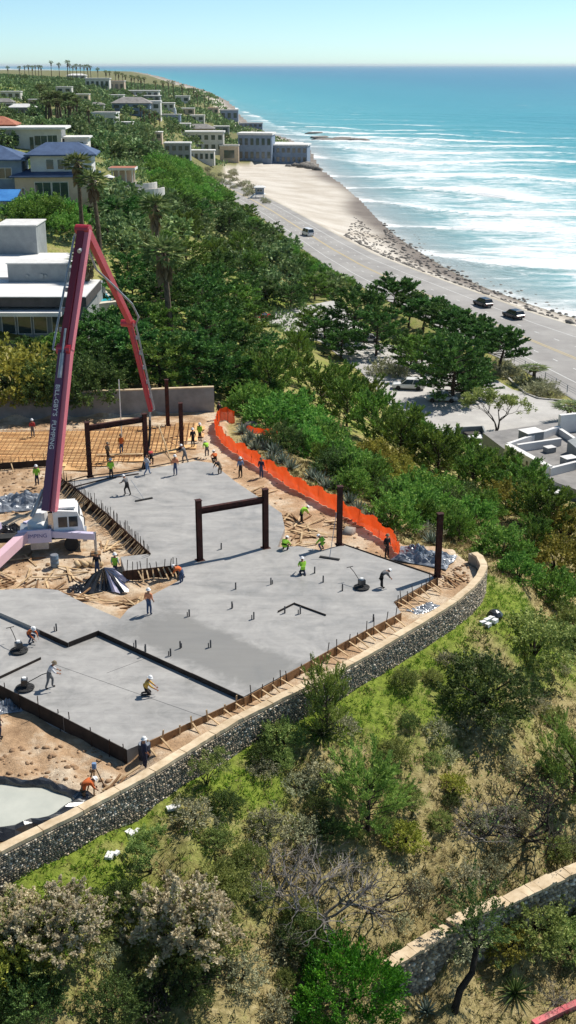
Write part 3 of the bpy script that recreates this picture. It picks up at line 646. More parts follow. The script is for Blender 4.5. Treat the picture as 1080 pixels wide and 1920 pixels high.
def frame(label, A, B_, z, bt):
    a, b = Vector(P(A[0], A[2], z)), Vector(P(B_[0], B_[2], z)); h1 = pxh(A[0], A[1], A[2], z); h2 = pxh(B_[0], B_[1], B_[2], z)
    e = tag(empty('portal_structure', a), label, 'steel frame', 'rusty steel portal frames'); d = b - a; an = math.atan2(d.y, d.x)
    obj('post', Hmesh(h1), e, (0, 0, 0), an); obj('post', Hmesh(h2), e, d, an)
    for q, h in ((Vector((0, 0, 0)), h1), (d, h2)):
        MB().box((0, 0, .015), (.6, .6, .03)).build('base_plate', M_rust, e, False, q, an)
        MB().box((0, 0, h + .015), (.44, .44, .03)).build('cap_plate', M_rust, e, False, q, an)
    u = d.normalized(); z1 = h1 - bt; z2 = h2 - bt; mb = MB()
    for dz in (-.2, .2): mb.bar(u * .19 + Vector((0, 0, z1 + dz)), d - u * .19 + Vector((0, 0, z2 + dz)), .3, .05)
    mb.bar(u * .19 + Vector((0, 0, z1)), d - u * .19 + Vector((0, 0, z2)), .05, .35); mb.build('beam', M_rust, e)
frame('rusty steel portal frame standing on the middle of the slab', (375, 938, 1050), (498, 917, 1027), 0, .8)
frame('rusty steel portal frame beside the rebar deck under the boom hose', (169, 792, 894), (275, 776, 880), -.1, .5)

# ------------------------------------------------------------------ orange safety fence
fe = tag(empty('safety_fence', (*FENCE[0], -.6)), 'bright orange plastic safety fence winding along the slope edge', 'fence')
fo3 = np.array([*FENCE[0], -.6]); fp = resample(FENCE, 180); V = []; 
for i, q in enumerate(fp):
    zg = hz1(*q)
    t = (fp[min(i + 1, 179)] - fp[max(i - 1, 0)]); n = np.array([-t[1], t[0]]) / (np.hypot(*t) + 1e-9)
    for k in range(5):
        f = k / 4; off = .13 * math.sin(i * .9 + k) * math.sin(i * .37) * (1 - .3 * f) + .07 * math.sin(i * 2.3 + k * 1.7)
        V.append((q[0] - fo3[0] + n[0] * off, q[1] - fo3[1] + n[1] * off, zg - fo3[2] + .02 + f * (1.25 + .14 * math.sin(i * .53) + .1 * math.sin(i * .21))))
F = [(i * 5 + k, i * 5 + k + 1, i * 5 + k + 6, i * 5 + k + 5) for i in range(179) for k in range(4)]
mb = MB(); mb.v = V; mb.f = F; mb.m = [0] * len(F); mb.build('netting', M_orange, fe, True)
pm = MB().tube([(0, 0, -.2), (.02, .03, 1.45)], .028, 5).mesh('fence_stake', M_stake)
for i in range(4, 180, 13): q = fp[i]; obj('fence_stake', pm, fe, (q[0] - fo3[0] + .14, q[1] - fo3[1] - .1, hz1(*q) - fo3[2]))
q0 = hit(462, 812); e = tag(empty('netting_roll', q0), 'short scrap of orange netting lying among agaves outside the fence', 'netting')
mb = MB(); 
for i in range(12):
    for k in range(3): mb.v.append((i * .28, .25 * math.sin(i) - i * .12, .1 + k * .3 + .08 * math.sin(i * 1.7)))
mb.f = [(i * 3 + k, i * 3 + k + 1, i * 3 + k + 4, i * 3 + k + 3) for i in range(11) for k in range(2)]; mb.m = [0] * 22; mb.build('netting', M_orange, e, True)
# ------------------------------------------------------------------ plants
M_bark = Mt('bark', lin(88, 74, 62), lin(52, 44, 38), 4, .9, .3)
M_barkg = Mt('grey_dead_wood', lin(150, 144, 138), lin(92, 86, 80), 3, .9, .2)
M_barkd = Mt('dark_branches', lin(62, 54, 46), lin(36, 31, 28), 3, .9, .2)
M_palmt = Mt('palm_trunk', lin(112, 96, 80), lin(70, 60, 50), 3, .9, .3)
M_skirt = Mleaf('dry_palm_fronds', lin(92, 76, 56), lin(132, 112, 84), lin(164, 146, 112), .1)
L_cyp = Mleaf('cypress_leaves', lin(52, 81, 42), lin(86, 125, 59), lin(138, 175, 84), 0.22)
L_cyp2 = Mleaf('olive_cypress_leaves', lin(71, 92, 45), lin(118, 151, 66), lin(180, 202, 92), .2)
L_plume = Mleaf('bright_cypress_leaves', lin(84, 108, 51), lin(142, 168, 81), lin(208, 222, 123), 0.32)
L_shrub = Mleaf('shrub_leaves', lin(88, 105, 55), lin(149, 164, 90), lin(212, 217, 136), 0.32)
L_dark = Mleaf('dark_shrub_leaves', lin(52, 68, 36), lin(91, 112, 58), lin(144, 160, 90), 0.28)
L_lush = Mleaf('lush_leaves', lin(43, 84, 22), lin(76, 131, 34), lin(127, 177, 53), .3)
L_hedge = Mleaf('hedge_leaves', lin(70, 108, 46), lin(122, 166, 73), lin(181, 211, 106), 0.28)
L_yel = Mleaf('yellow_green_leaves', lin(114, 119, 50), lin(171, 168, 76), lin(214, 205, 107), 0.3)
L_sage = Mleaf('grey_sage_leaves', lin(112, 116, 88), lin(164, 164, 128), lin(212, 206, 166), 0.2)
L_pink = Mleaf('dry_flower_heads', lin(188, 174, 142), lin(226, 212, 178), lin(244, 234, 206), .35, hv=0)
L_palm = Mleaf('palm_fronds', lin(65, 81, 47), lin(112, 129, 74), lin(175, 178, 115), .2)
L_agave = Mleaf('agave_leaves', lin(92, 108, 96), lin(128, 142, 126), lin(160, 168, 150), .1, rv=.2)
L_far = Mleaf('distant_tree_leaves', lin(77, 99, 65), lin(124, 147, 93), lin(184, 196, 130), .15, .12)

def unit(a): return a / (np.linalg.norm(a, axis=-1, keepdims=True) + 1e-9)
def leaf_quads(C, D, ln, wd, g):
    n = len(C); ln = ln * g.uniform(.7, 1.3, (n, 1)); wd = wd * g.uniform(.7, 1.3, (n, 1))
    sd = unit(np.cross(D, unit(g.normal(size=(n, 3))))) * wd / 2; mid = C + D * ln * .45
    V = np.stack([C, mid + sd, C + D * ln, mid - sd], 1).reshape(-1, 3)
    return V, np.arange(n * 4).reshape(-1, 4)
def sprays(S, D, slen, per, g, spread=.5, jit=.08, t0=0.0):
    n = len(S); t = g.uniform(t0, 1, (n, per, 1)); sl = (np.ones(n) * slen)[:, None, None]
    C = S[:, None] + D[:, None] * sl * t + g.normal(0, 1, (n, per, 3)) * jit * sl * (1.15 - t)
    LD = unit(D[:, None] + g.normal(0, spread, (n, per, 3)) + np.array([0, 0, .15])); return C.reshape(-1, 3), LD.reshape(-1, 3)
def cyp_proto(seed, h=8, r=4, nl=22, ns=13, per=20, ll=.42, lw=.2, up=.35, spread=.45, sl=1.3, bare=.12, mat=None, tmat=None, flat=.5, lean=0):
    g = np.random.default_rng(seed); tr = MB(); C, D = [], []
    lx = lean * h; tr.tube([(0, 0, -.6), (lx * .15, 0, h * .3), (lx * .6, g.normal(0, .1), h * .65), (lx, 0, h * .93)], [h * .035, h * .028, h * .018, .03], 7)
    for i in range(nl):
        f = bare + (1 - bare) * ((i + .5) / nl) ** .85; az = i * 2.4 + g.uniform(-.4, .4)
        z0 = h * f * .92; R_ = r * (1 - (abs(f - .42) / .62) ** 2.2) ** .5 if abs(f - .42) < .62 else r * .2
        R_ = max(R_, r * .16) * g.uniform(.75, 1.15); el = up + (f - .3) * .7 + g.uniform(-.15, .15)
        b = np.array([lx * f * .9, 0, z0]); e = b + np.array([math.cos(az) * R_, math.sin(az) * R_, R_ * math.tan(min(el, 1.2)) * .55]); mdl = (b + e) / 2 - np.array([0, 0, R_ * .06])
        tr.tube([b, mdl, e], [h * .012, h * .008, .02], 4, cap=False)
        t = g.uniform(.25, 1.0, ns) ** .8; t[:3] = 1; p = b + (e - b) * t[:, None]
        od = unit(e - b); dd = unit(od + g.normal(0, .55, (ns, 3)) * np.array([1, 1, flat]) + np.array([0, 0, up * 1.1]))
        c, d = sprays(p, dd, sl * (1.1 - .35 * f), per, g, spread); C.append(c); D.append(d)
    p = np.array([[lx, 0, h * .8]] * 6); dd = unit(g.normal(0, .35, (6, 3)) + [0, 0, 1]); c, d = sprays(p, dd, h * .2, per, g, spread); C.append(c); D.append(d)
    V, F = leaf_quads(np.vstack(C), np.vstack(D), ll, lw, g)
    return tr.mesh('trunk', tmat or M_bark), npmesh('crown', V, F, mat or L_cyp), float(np.percentile(V[:, 2], 99.5))
def dome_proto(seed, h=2, r=1.6, n=220, per=26, ll=.16, lw=.09, mat=None, spread=.8, inner=.45, sl=.5, ptop=None, lump=.25, tmat=None):
    g = np.random.default_rng(seed); tr = MB(); az = g.uniform(0, 6.283, n); ph = np.arccos(g.uniform(-.05, 1, n))
    ph = np.clip(ph, 0, 1.62); lp = 1 + lump * np.sin(az * 3 + seed) * np.sin(ph * 4 + seed) + lump * .6 * np.sin(az * 7 + 2 * seed) * np.cos(ph * 5) + g.uniform(-.12, .1, n)
    dirv = np.stack([np.sin(ph) * np.cos(az), np.sin(ph) * np.sin(az), np.cos(ph)], 1); S = dirv * np.array([r, r, h * .92]) * (lp * g.uniform(inner, .92, n) ** .6)[:, None] + [0, 0, h * .06]
    D = unit(dirv + g.normal(0, .45, (n, 3)) + [0, 0, .4]); C, LD = sprays(S, D, sl * min(r, h) * .8, per, g, spread, .14)
    C[:, 2] = np.maximum(C[:, 2], .02); V, F = leaf_quads(C, LD, ll, lw, g)
    for k in range(7):
        a = k * .9 + g.uniform(0, .5); q = np.array([math.cos(a) * r * .6, math.sin(a) * r * .6, h * .62]); tr.tube([(0, 0, -.3), q * [.4, .4, .55], q], [.05 * h, .03 * h, .012], 4, cap=False)
    out = [tr.mesh('trunk', tmat or M_barkd), npmesh('crown', V, F, mat or L_shrub), float(np.percentile(V[:, 2], 99))]
    if ptop is not None:
        k = S[:, 2] > h * .35; C, LD = sprays(S[k] + dirv[k] * r * .16, D[k], sl * r * .5, int(per * 2.4), g, 1.0, .2); V, F = leaf_quads(C, LD, ll * .9, lw * 1.5, g); out.append(npmesh('flower_heads', V, F, ptop))
    return tuple(out)
def twig_proto(seed, h=3, mat=None, depth=5, spreadA=.6, leaf=None, nl=500, n0=5, up=.5):
    g = random.Random(seed); tr = MB(); tips = []
    def grow(p, d, ln, r, k):
        m_ = p + d * ln * .5 + Vector((g.uniform(-1, 1), g.uniform(-1, 1), g.uniform(-1, 1))) * ln * .08; e = p + d * ln + Vector((g.uniform(-1, 1), g.uniform(-1, 1), g.uniform(-.6, .8))) * ln * .12
        tr.tube([p, m_, e], [r, r * .85, r * .66], 5 if k < 2 else 3, cap=False)
        if k >= depth: tips.append(e); return
        for _ in range(g.choice((2, 3, 3)) if k < 3 else 2):
            dd = (d + Vector((g.gauss(0, spreadA), g.gauss(0, spreadA), g.gauss(.12, spreadA * .7)))).normalized(); grow(e, dd, ln * g.uniform(.62, .86), r * .6, k + 1)
    for i in range(n0):
        a = i * 6.283 / n0 + g.uniform(-.4, .4); grow(Vector((0, 0, -.15)), Vector((math.cos(a) * (1 - up), math.sin(a) * (1 - up), up)).normalized(), h * .3, h * .022, 0)
    out = [tr.mesh('trunk', mat or M_barkg), None, max(q[2] for q in tr.v)]
    if leaf:
        gg = np.random.default_rng(seed); T = np.array([tuple(t) for t in tips]); c, d = sprays(T, unit(gg.normal(0, 1, T.shape) + [0, 0, .5]), .35, max(1, nl // len(T)), gg, .8, .3); V, F = leaf_quads(c, d, .13, .07, gg); out[1] = npmesh('crown', V, F, leaf)
    return tuple(out)
def fan_palm(seed, h=13, nf=34, low=False):
    g = np.random.default_rng(seed); tr = MB(); b1, b2 = g.uniform(-.4, .4, 2)
    tr.tube([(0, 0, -.5), (b1 * .3, 0, h * .35), (b1, b2 * .5, h * .7), (b1 * 1.1, b2, h)], [.34, .26, .22, .2], 5 if low else 8)
    top = np.array([b1 * 1.1, b2, h]); C, D, LN = [], [], []
    C2, D2 = [], []
    for i in range(nf):
        az = i * 2.4; el = 1.3 - 2.0 * (i / nf) + g.uniform(-.15, .15); d = np.array([math.cos(az) * math.cos(el), math.sin(az) * math.cos(el), math.sin(el)])
        hub = top + d * 1.0; sd = np.cross(d, [0, 0, 1.]); sd /= np.linalg.norm(sd) + 1e-9; upv = np.cross(sd, d)
        tr.tube([top, hub], [.035, .02], 3, cap=False)
        for a in np.linspace(-1.25, 1.25, 4 if low else 9):
            ld = d * math.cos(a) + sd * math.sin(a) - np.array([0, 0, .28]) * abs(a) + upv * .05; C.append(hub); D.append(ld / np.linalg.norm(ld))
    for i in range(20 if low else 44):
        az = i * 2.4; q = top - [0, 0, g.uniform(.1, 2.6)]; d = np.array([math.cos(az) * .35, math.sin(az) * .35, -1]); C2.append(q + np.array([math.cos(az), math.sin(az), 0]) * .2); D2.append(d / np.linalg.norm(d))
    V, F = leaf_quads(np.array(C), np.array(D), 1.15, .42 if low else .2, g); V2, F2 = leaf_quads(np.array(C2), np.array(D2), 1.3, .5, g)
    return tr.mesh('trunk', M_palmt), npmesh('crown', V, F, L_palm), h + 1.4, npmesh('dry_skirt', V2, F2, M_skirt)
def rosette(seed, n=26, ll=1.0, lw=.16, mat=None, droop=.0):
    g = np.random.default_rng(seed); mb = MB()
    for i in range(n):
        az = i * 2.4; el = 1.35 - 1.15 * i / n - droop * (i / n); d = Vector((math.cos(az) * math.cos(el), math.sin(az) * math.cos(el), math.sin(el))); s = Vector((-math.sin(az), math.cos(az), 0)); l = ll * g.uniform(.8, 1.1)
        m1 = d * l * .45 + Vector((0, 0, -.02)); t = d * l + Vector((0, 0, -.12 * droop * l)); nrm = s.cross(d)
        mb.add([s * lw * .3, -s * lw * .3, m1 - s * lw / 2 + nrm * .03, m1 - nrm * .03, m1 + s * lw / 2 + nrm * .03, t], [(0, 1, 3), (1, 2, 3), (0, 3, 4), (2, 5, 3), (3, 5, 4)])
    return None, mb.mesh('leaves', mat or L_agave), ll

PRO = {
 'cypress': [cyp_proto(s, 8, 4 + .4 * (s % 3), 34, 15, 22, .4, .2, lean=.05 * (s % 3), spread=.6) for s in (1, 2, 3)] + [cyp_proto(4, 8, 4.2, 34, 15, 22, .4, .2, mat=L_cyp2, flat=.35, spread=.6)],
 'wind_cypress': [cyp_proto(s, 7, 3.6, 24, 15, 24, .4, .2, .3, .5, 1.2, .42, flat=.3, lean=.12) for s in (21, 22, 23)],
 'plume': [cyp_proto(s, 6, 2.9, 34, 13, 30, .3, .09, .85, .3, 1.5, .04, L_plume, flat=.6) for s in (31, 32)],
 'plume_mid': [cyp_proto(s, 7, 4.0, 34, 15, 24, .4, .17, .75, .4, 1.5, .04, L_cyp2, flat=.6) for s in (34, 35)],
 'hedge': [dome_proto(s, 2.6, 2.5, 260, 22, .28, .15, L_hedge, .6, .6, .45) for s in (41, 42, 43)],
 'yellow_bush': [dome_proto(s, 2.4, 2.1, 240, 22, .22, .13, L_yel, .7, .6, .4) for s in (45, 46)],
 'dark_bush': [dome_proto(s, 2.4, 2.2, 340, 28, .16, .09, L_dark, .7, .55, .45) for s in (48, 49)],
 'shrub': [dome_proto(s, 1.7, 1.5, 260, 26, .13, .075, L_shrub, .8, .5, .5) for s in (51, 52, 53)],
 'sage': [dome_proto(s, .8, .8, 130, 14, .12, .05, L_sage, .8, .4, .6, lump=.35) for s in (55, 56, 57)],
 'pink_bush': [dome_proto(s, 3, 2.5, 420, 24, .17, .09, L_shrub, .8, .55, .4, L_pink, .3) for s in (61, 62)],
 'lush_bush': [dome_proto(64, 3, 3, 620, 34, .2, .08, L_lush, .45, .6, .4, lump=.3)],
 'dead_tree': [twig_proto(s, 3.4, None, 5, .62, None, 0, 6, .55) for s in (71, 72)],
 'dark_twig': [twig_proto(75, 3.6, M_barkd, 5, .7, L_dark, 900, 6, .4), twig_proto(76, 3.4, M_barkd, 5, .7, L_sage, 700, 6, .4)],
 'small_tree': [twig_proto(78, 3.4, M_barkd, 5, .45, L_shrub, 5200, 2, .85), twig_proto(79, 3.4, M_barkd, 5, .5, L_shrub, 5200, 3, .8)],
 'fan_palm': [fan_palm(81), fan_palm(82, 11)],
 'far_palm': [fan_palm(84, 13, 18, True), fan_palm(85, 11.5, 16, True), fan_palm(86, 15, 17, True)],
 'far_tree': [dome_proto(s, 6, 3.6, 60, 9, 1.2, .7, L_far, .8, .6, .35, lump=.3) for s in (91, 92, 93)],
 'agave': [rosette(95), rosette(96, 30, 1.2, .14)],
 'yucca': [rosette(97, 60, 1.5, .1, L_dark, .5)],
}
NAMES = dict(cypress='cypress_tree', wind_cypress='cypress_tree', plume='cypress_tree', plume_mid='cypress_tree', hedge='green_shrub', yellow_bush='yellow_shrub', dark_bush='dark_shrub', shrub='leafy_shrub', sage='sage_bush', pink_bush='flowering_bush',
 lush_bush='green_bush', dead_tree='dead_tree', dark_twig='tangled_tree', small_tree='small_tree', fan_palm='palm_tree', far_palm='palm_tree', far_tree='broadleaf_tree', agave='agave', yucca='yucca')
CATS = dict(hedge='shrub', yellow_bush='shrub', dark_bush='shrub', shrub='shrub', sage='shrub', pink_bush='bush', lush_bush='bush', fan_palm='palm', far_palm='palm', agave='agave', yucca='yucca')
_used = {}
def plant(k, loc, h, label, group=None, wide=1.0, rz=None, var=None):
    i = _used.get(k, 0); _used[k] = i + 1; p = PRO[k][i % len(PRO[k]) if var is None else var]
    s = h / p[2]; e = tag(empty(NAMES[k], loc, rnd.uniform(0, 6.28) if rz is None else rz, (s * wide, s * wide * rnd.uniform(.92, 1.08), s)), label, CATS.get(k, 'tree'), group)
    if p[0]: obj('trunk', p[0], e)
    if p[1]: obj('leaves' if k in ('agave', 'yucca') else 'crown', p[1], e)
    if len(p) > 3: obj('dry_skirt' if 'palm' in k else 'flower_heads', p[3], e)
    return e
def pp(k, px, py, h, label, group=None, wide=1.0, **kw):
    if py > 1380: h *= .78; py -= 18
    return plant(k, hit(px, py), h, label, group, wide, **kw)

# --- the slope in front of the wall
pp('plume', 690, 1575, 6.0, 'large bright green feathery cypress in the middle of the dry slope', wide=1.25, var=0)
pp('plume', 612, 1392, 5.6, 'small spiky green cypress growing against the stone wall', wide=.85, var=1)
pp('yucca', 603, 1395, 1.7, 'dark drooping yucca under the spiky cypress beside the stone wall')
pp('plume', 1075, 1520, 6.6, 'large feathery cypress cut by the frame edge above the tangled branches', wide=1.1, var=1)
pp('dark_bush', 905, 1320, 2.9, 'big dark rounded shrub on the bright green slope', wide=1.15)
pp('shrub', 1000, 1222, 2.8, 'rounded green shrub uphill of the big dark shrub', wide=1.2)
pp('shrub', 1078, 1195, 2.6, 'green shrub at the frame edge level with the white blocks')
pp('dark_twig', 985, 1585, 4.0, 'dark tangled leafless tree leaning over the low sandy wall', wide=1.3, var=0)
pp('dead_tree', 900, 1590, 2.6, 'low grey brushwood left of the dark tangled tree', wide=1.3)
pp('dead_tree', 600, 1740, 4.2, 'grey dead branch thicket behind the bright green bush', wide=1.3)
pp('dark_twig', 690, 1720, 3.0, 'half bare thorny tree beside the grey dead thicket', wide=1.2, var=1)
pp('dead_tree', 520, 1690, 3.2, 'bare grey dead shrub next to the pinkish flowering bush', wide=1.2)
pp('dark_bush', 560, 1790, 2.0, 'dark leafy shrub in the shade of the dead thicket')
pp('pink_bush', 345, 1800, 4.2, 'large pinkish beige flowering bush on the lower slope', wide=1.0, var=0)
pp('pink_bush', 115, 1790, 3.0, 'pinkish flowering bush mixed with yellow green leaves on the lower slope', wide=1.1, var=1)
pp('pink_bush', 20, 1775, 2.4, 'pale flowering bush cut by the frame edge on the lower slope', wide=1.0)
pp('yellow_bush', 35, 1850, 2.2, 'yellow green bush at the bottom edge beside a pinkish bush', wide=1.0)
pp('dark_bush', 60, 1905, 1.9, 'dark green bush at the bottom corner under the yellow bush', wide=1.1)
pp('dark_bush', 225, 1730, 1.9, 'dark green shrub uphill of the pinkish flowering bush', wide=1.0)
pp('small_tree', 282, 1655, 2.8, 'small olive green tree with thin bent trunk on the grass', wide=1.0)
pp('dark_twig', 290, 1905, 2.8, 'dark sprawling half leafy tree at the bottom of the slope', wide=1.3, var=0)
pp('dark_bush', 210, 1915, 1.7, 'dark bush under the sprawling tree at the bottom edge', wide=1.2)
pp('dark_bush', 350, 1885, 1.7, 'dark shrub just below the pinkish flowering bush')
pp('lush_bush', 645, 1905, 3.6, 'dense bright green bush at the bottom of the picture', wide=1.12)
pp('small_tree', 388, 1492, 2.6, 'slender young tree standing close to the stone wall')
pp('shrub', 528, 1415, 1.9, 'light green bush under the stone wall beside the yucca')
pp('dark_bush', 495, 1440, 1.2, 'low dark shrub between slender tree and light green bush')
pp('sage', 362, 1555, 1.3, 'grey green bush below the slender young tree', wide=1.2)
pp('shrub', 420, 1690, 2.0, 'leafy green shrub behind the pinkish flowering bush')
pp('shrub', 465, 1640, 1.5, 'small green shrub on the middle of the dry slope')
pp('yellow_bush', 760, 1600, 1.6, 'yellow flowering shrub right of the large feathery cypress')
pp('yellow_bush', 850, 1500, 1.2, 'small yellow shrub on dry ground above the brushwood')
pp('shrub', 1000, 1770, 2.7, 'green shrub in front of the low sandy wall', wide=1.1)
pp('yellow_bush', 950, 1805, 1.9, 'olive yellow shrub beside the bent tree')
pp('shrub', 1065, 1800, 2.3, 'leafy shrub at the frame edge in front of the low wall')
pp('agave', 872, 1812, 1.0, 'pale blue agave beside the bent tree trunk', 'agaves on the lower bed', var=0)
pp('yucca', 965, 1880, 1.6, 'dark spiky yucca on the mulch near the red kerb')
pp('agave', 800, 1915, 1.1, 'grey agave at the bottom edge beside the bent trunk', 'agaves on the lower bed', var=1)
pp('dead_tree', 1040, 1900, 1.5, 'thin leafless shrub beside the red kerb')
# bent tree: a trunk that leans and a crown on top
bt = hit(850, 1898); e = tag(empty('bent_tree', bt), 'dark tree with bent leaning trunk in front of the low wall', 'tree')
MB().tube([(0, 0, -.3), (.35, .5, .9), (.95, .9, 1.6), (1.15, 1.3, 2.6), (1.1, 1.5, 3.8), (1.25, 1.5, 4.8)], [.2, .18, .16, .14, .1, .05], 7).tube([(1.1, 1.3, 2.5), (1.8, 1.6, 3.4)], [.09, .04], 5).tube([(1.1, 1.4, 2.9), (.4, 1.7, 3.8)], [.09, .04], 5).build('trunk', M_barkd, e, True)
g_ = np.random.default_rng(5); S = g_.normal(0, 1, (150, 3)) * [.75, .7, .85] + [1.15, 1.5, 4.3]; Cc, Dd = sprays(S, unit(S - [1.15, 1.5, 3.4] + g_.normal(0, .3, S.shape)), .5, 30, g_, .5, .12); V, F = leaf_quads(Cc, Dd, .15, .06, g_)
obj('crown', npmesh('crown', V, F, L_dark), e)
# --- slope to the right of the wall end
for px, py, k, h, w, lb in [(1045, 1075, 'yellow_bush', 3.2, 1.1, 'pale yellow green bush at the frame edge beyond the curved wall end'), (970, 1085, 'hedge', 2.0, 1, 'round green shrub on the slope beyond the curved wall end'), (1040, 1125, 'hedge', 2.4, 1, 'green shrub between the white blocks and the pale yellow bush'),
    (940, 1040, 'hedge', 2.4, 1.1, 'green shrub just outside the curved wall end'), (1000, 1040, 'plume_mid', 3.4, 1, 'feathery low cypress beyond the curved wall end'), (880, 985, 'hedge', 2.6, 1.1, 'green shrub behind the lone rusty column'), (1060, 1010, 'yellow_bush', 3, 1.1, 'yellowish bush below the flat roofed restaurant'),
    (950, 960, 'yellow_bush', 3.0, 1, 'golden green bush just below the restaurant corner'), (800, 1010, 'sage', 1.2, 1.2, 'grey sage bush beside the crumpled plastic sheet')]: pp(k, px, py, h, lb, None, w)
# --- agaves outside the orange fence
i = 0
for px, py in [(455, 812), (470, 822), (488, 830), (500, 842), (515, 850), (478, 842), (530, 868), (545, 880), (600, 905), (612, 915), (625, 918), (672, 960), (690, 975), (585, 898), (655, 945), (460, 835), (508, 866), (705, 985), (808, 1020), (800, 1000)]:
    pp('agave', px, py, 1.25, 'spiky grey agave in the bed outside the orange fence', 'agaves outside the orange fence')
# --- hedge of shrubs between the agaves and the cypresses
hd = [(470, 775), (505, 800), (545, 812), (580, 822), (530, 840), (570, 848), (610, 850), (600, 872), (640, 872), (630, 892), (665, 905), (690, 895), (700, 925), (660, 925), (730, 950), (760, 965), (735, 985), (790, 985), (815, 975), (845, 965), (780, 940), (835, 1000), (860, 1015), (905, 965), (870, 950), (820, 945), (550, 790), (500, 770)]
for hi, (px, py) in enumerate(hd): pp(('hedge', 'hedge', 'plume_mid', 'hedge', 'dark_bush')[hi % 5], px, py, rnd.uniform(2.2, 3.3), 'bright green shrub in the hedge between orange fence and cypresses', 'hedge shrubs below the orange fence', 1.05)
for px, py in [(700, 870), (725, 885), (745, 905), (765, 925), (460, 745), (475, 720), (462, 690)]: pp('yellow_bush', px, py, 2.6, 'yellow green shrub among the dark cypresses', 'yellow shrubs among the cypresses', 1.1)
# --- feathery cypresses on the slope
for px, py, h in [(505, 765, 6.5), (560, 725, 5), (600, 775, 6), (650, 800, 6), (640, 745, 5), (690, 775, 5), (700, 830, 6), (560, 675, 5), (750, 865, 6), (790, 880, 5.5), (765, 835, 5)]:
    pp('plume_mid', px, py, h, 'feathery green cypress on the slope above the car park', 'feathery cypresses above the car park', 1.15)
for px, py, h in [(820, 900, 6), (860, 900, 5.5), (885, 930, 5), (980, 950, 5), (930, 930, 5.5), (1030, 1000, 4.5), (1000, 985, 4.5)]:
    pp('plume_mid', px, py, h, 'low feathery cypress on the slope beside the restaurant', 'feathery cypresses beside the restaurant', 1.2)
# --- around the car park
for n, (px, py, h) in enumerate([(735, 598, 8.5), (765, 618, 7), (792, 628, 7.2), (820, 640, 7), (848, 654, 7.2), (875, 668, 7), (903, 682, 7), (935, 700, 7.4)]):
    pp('wind_cypress', px, py, h, ['first', 'second', 'third', 'fourth', 'fifth', 'sixth', 'seventh', 'last'][n] + ' windswept cypress counting from the far end of the roadside row', 'windswept cypresses in a row beside the highway', 1.3, rz=rnd.uniform(-.4, .4))
pp('cypress', 662, 640, 10, 'broad dark cypress at the far end of the car park', None, 1.25)
pp('cypress', 705, 668, 8, 'dark cypress leaning over the car park behind the white vehicle', None, 1.15)
pp('cypress', 848, 752, 9.5, 'big dark cypress shading the silver car', None, 1.2)
pp('cypress', 790, 708, 7, 'cypress between the white vehicle and the roadside row', None, 1.2)
pp('cypress', 770, 688, 6, 'smaller cypress on the island behind the white vehicle', None, 1.1)
pp('small_tree', 930, 810, 5.4, 'round olive green tree beside the restaurant roof', None, 1.25)
for px, py, h in [(610, 650, 5.5), (640, 672, 5), (585, 628, 5), (870, 738, 5.5), (893, 748, 4.5), (825, 690, 6)]: pp('cypress', px, py, h, 'dark cypress shading the car park', 'cypresses shading the car park', 1.3)
pp('sage', 715, 700, 2.6, 'pale grey shrub on the car park island', None, 1.2); pp('sage', 745, 705, 2.0, 'small grey shrub beside the white vehicle', None, 1.2)
for px, py in [(935, 690), (960, 700), (985, 722), (1005, 735), (1030, 742), (950, 706), (1015, 728)]: pp('sage', px, py, 1.7, 'low dry shrub in the kerbed strip by the highway', 'dry shrubs in the kerbed strip', 1.5)
for px, py, h in [(590, 562, 8), (625, 548, 6.5), (545, 580, 7), (530, 500, 7.5), (508, 448, 7), (452, 480, 8), (475, 520, 8), (560, 520, 6), (430, 440, 8), (465, 415, 7), (400, 500, 8), (380, 420, 8), (345, 410, 8), (350, 450, 9), (500, 560, 6), (425, 395, 8), (320, 360, 8), (480, 450, 7), (545, 470, 6), (300, 400, 8), (270, 420, 8), (240, 400, 8), (395, 375, 7), (365, 365, 7), (225, 430, 8)]:
    pp(rnd.choice(('cypress', 'cypress', 'plume_mid', 'far_tree')), px, py, h * .72, 'dark green tree on the wooded bluff above the highway', 'trees on the wooded bluff', 1.25)
# --- dense grove behind the grey wall
for px, py, h in [(250, 715, 8), (300, 735, 8), (350, 735, 9), (400, 742, 8), (440, 752, 7), (275, 660, 8), (345, 700, 6), (385, 680, 9), (430, 700, 8), (470, 730, 6), (300, 610, 9), (360, 620, 10), (410, 640, 9), (455, 660, 7), (250, 600, 8), (330, 560, 8), (390, 570, 9), (440, 600, 8), (480, 620, 7), (500, 690, 6), (290, 530, 7), (350, 510, 8), (410, 530, 8), (455, 560, 7), (240, 530, 6), (300, 480, 6), (210, 735, 6)]:
    pp('cypress', px, py, h * .74, 'dark cypress in the dense grove behind the grey wall', 'cypresses of the dense grove', 1.3)
for px, py, h, k in [(20, 745, 5.5, 'yellow_bush'), (70, 750, 4, 'dark_bush'), (110, 748, 4, 'dark_bush'), (160, 748, 4.5, 'dark_bush')]:
    pp(k, px, py, h, dict([(20, 'large yellow green bush above the grey wall'), (70, 'dark shrub next to the yellow bush above the grey wall'), (110, 'dark shrub behind the red boom above the grey wall'), (160, 'dark shrub under the pool terrace')])[px])
for px, py, h in [(205, 655, 5), (165, 672, 4.5), (120, 690, 4), (60, 690, 3.5), (235, 690, 6), (185, 720, 5)]: pp('cypress', px, py, h, 'dark shaded tree below the modern house', 'shaded trees below the modern house', 1.2)
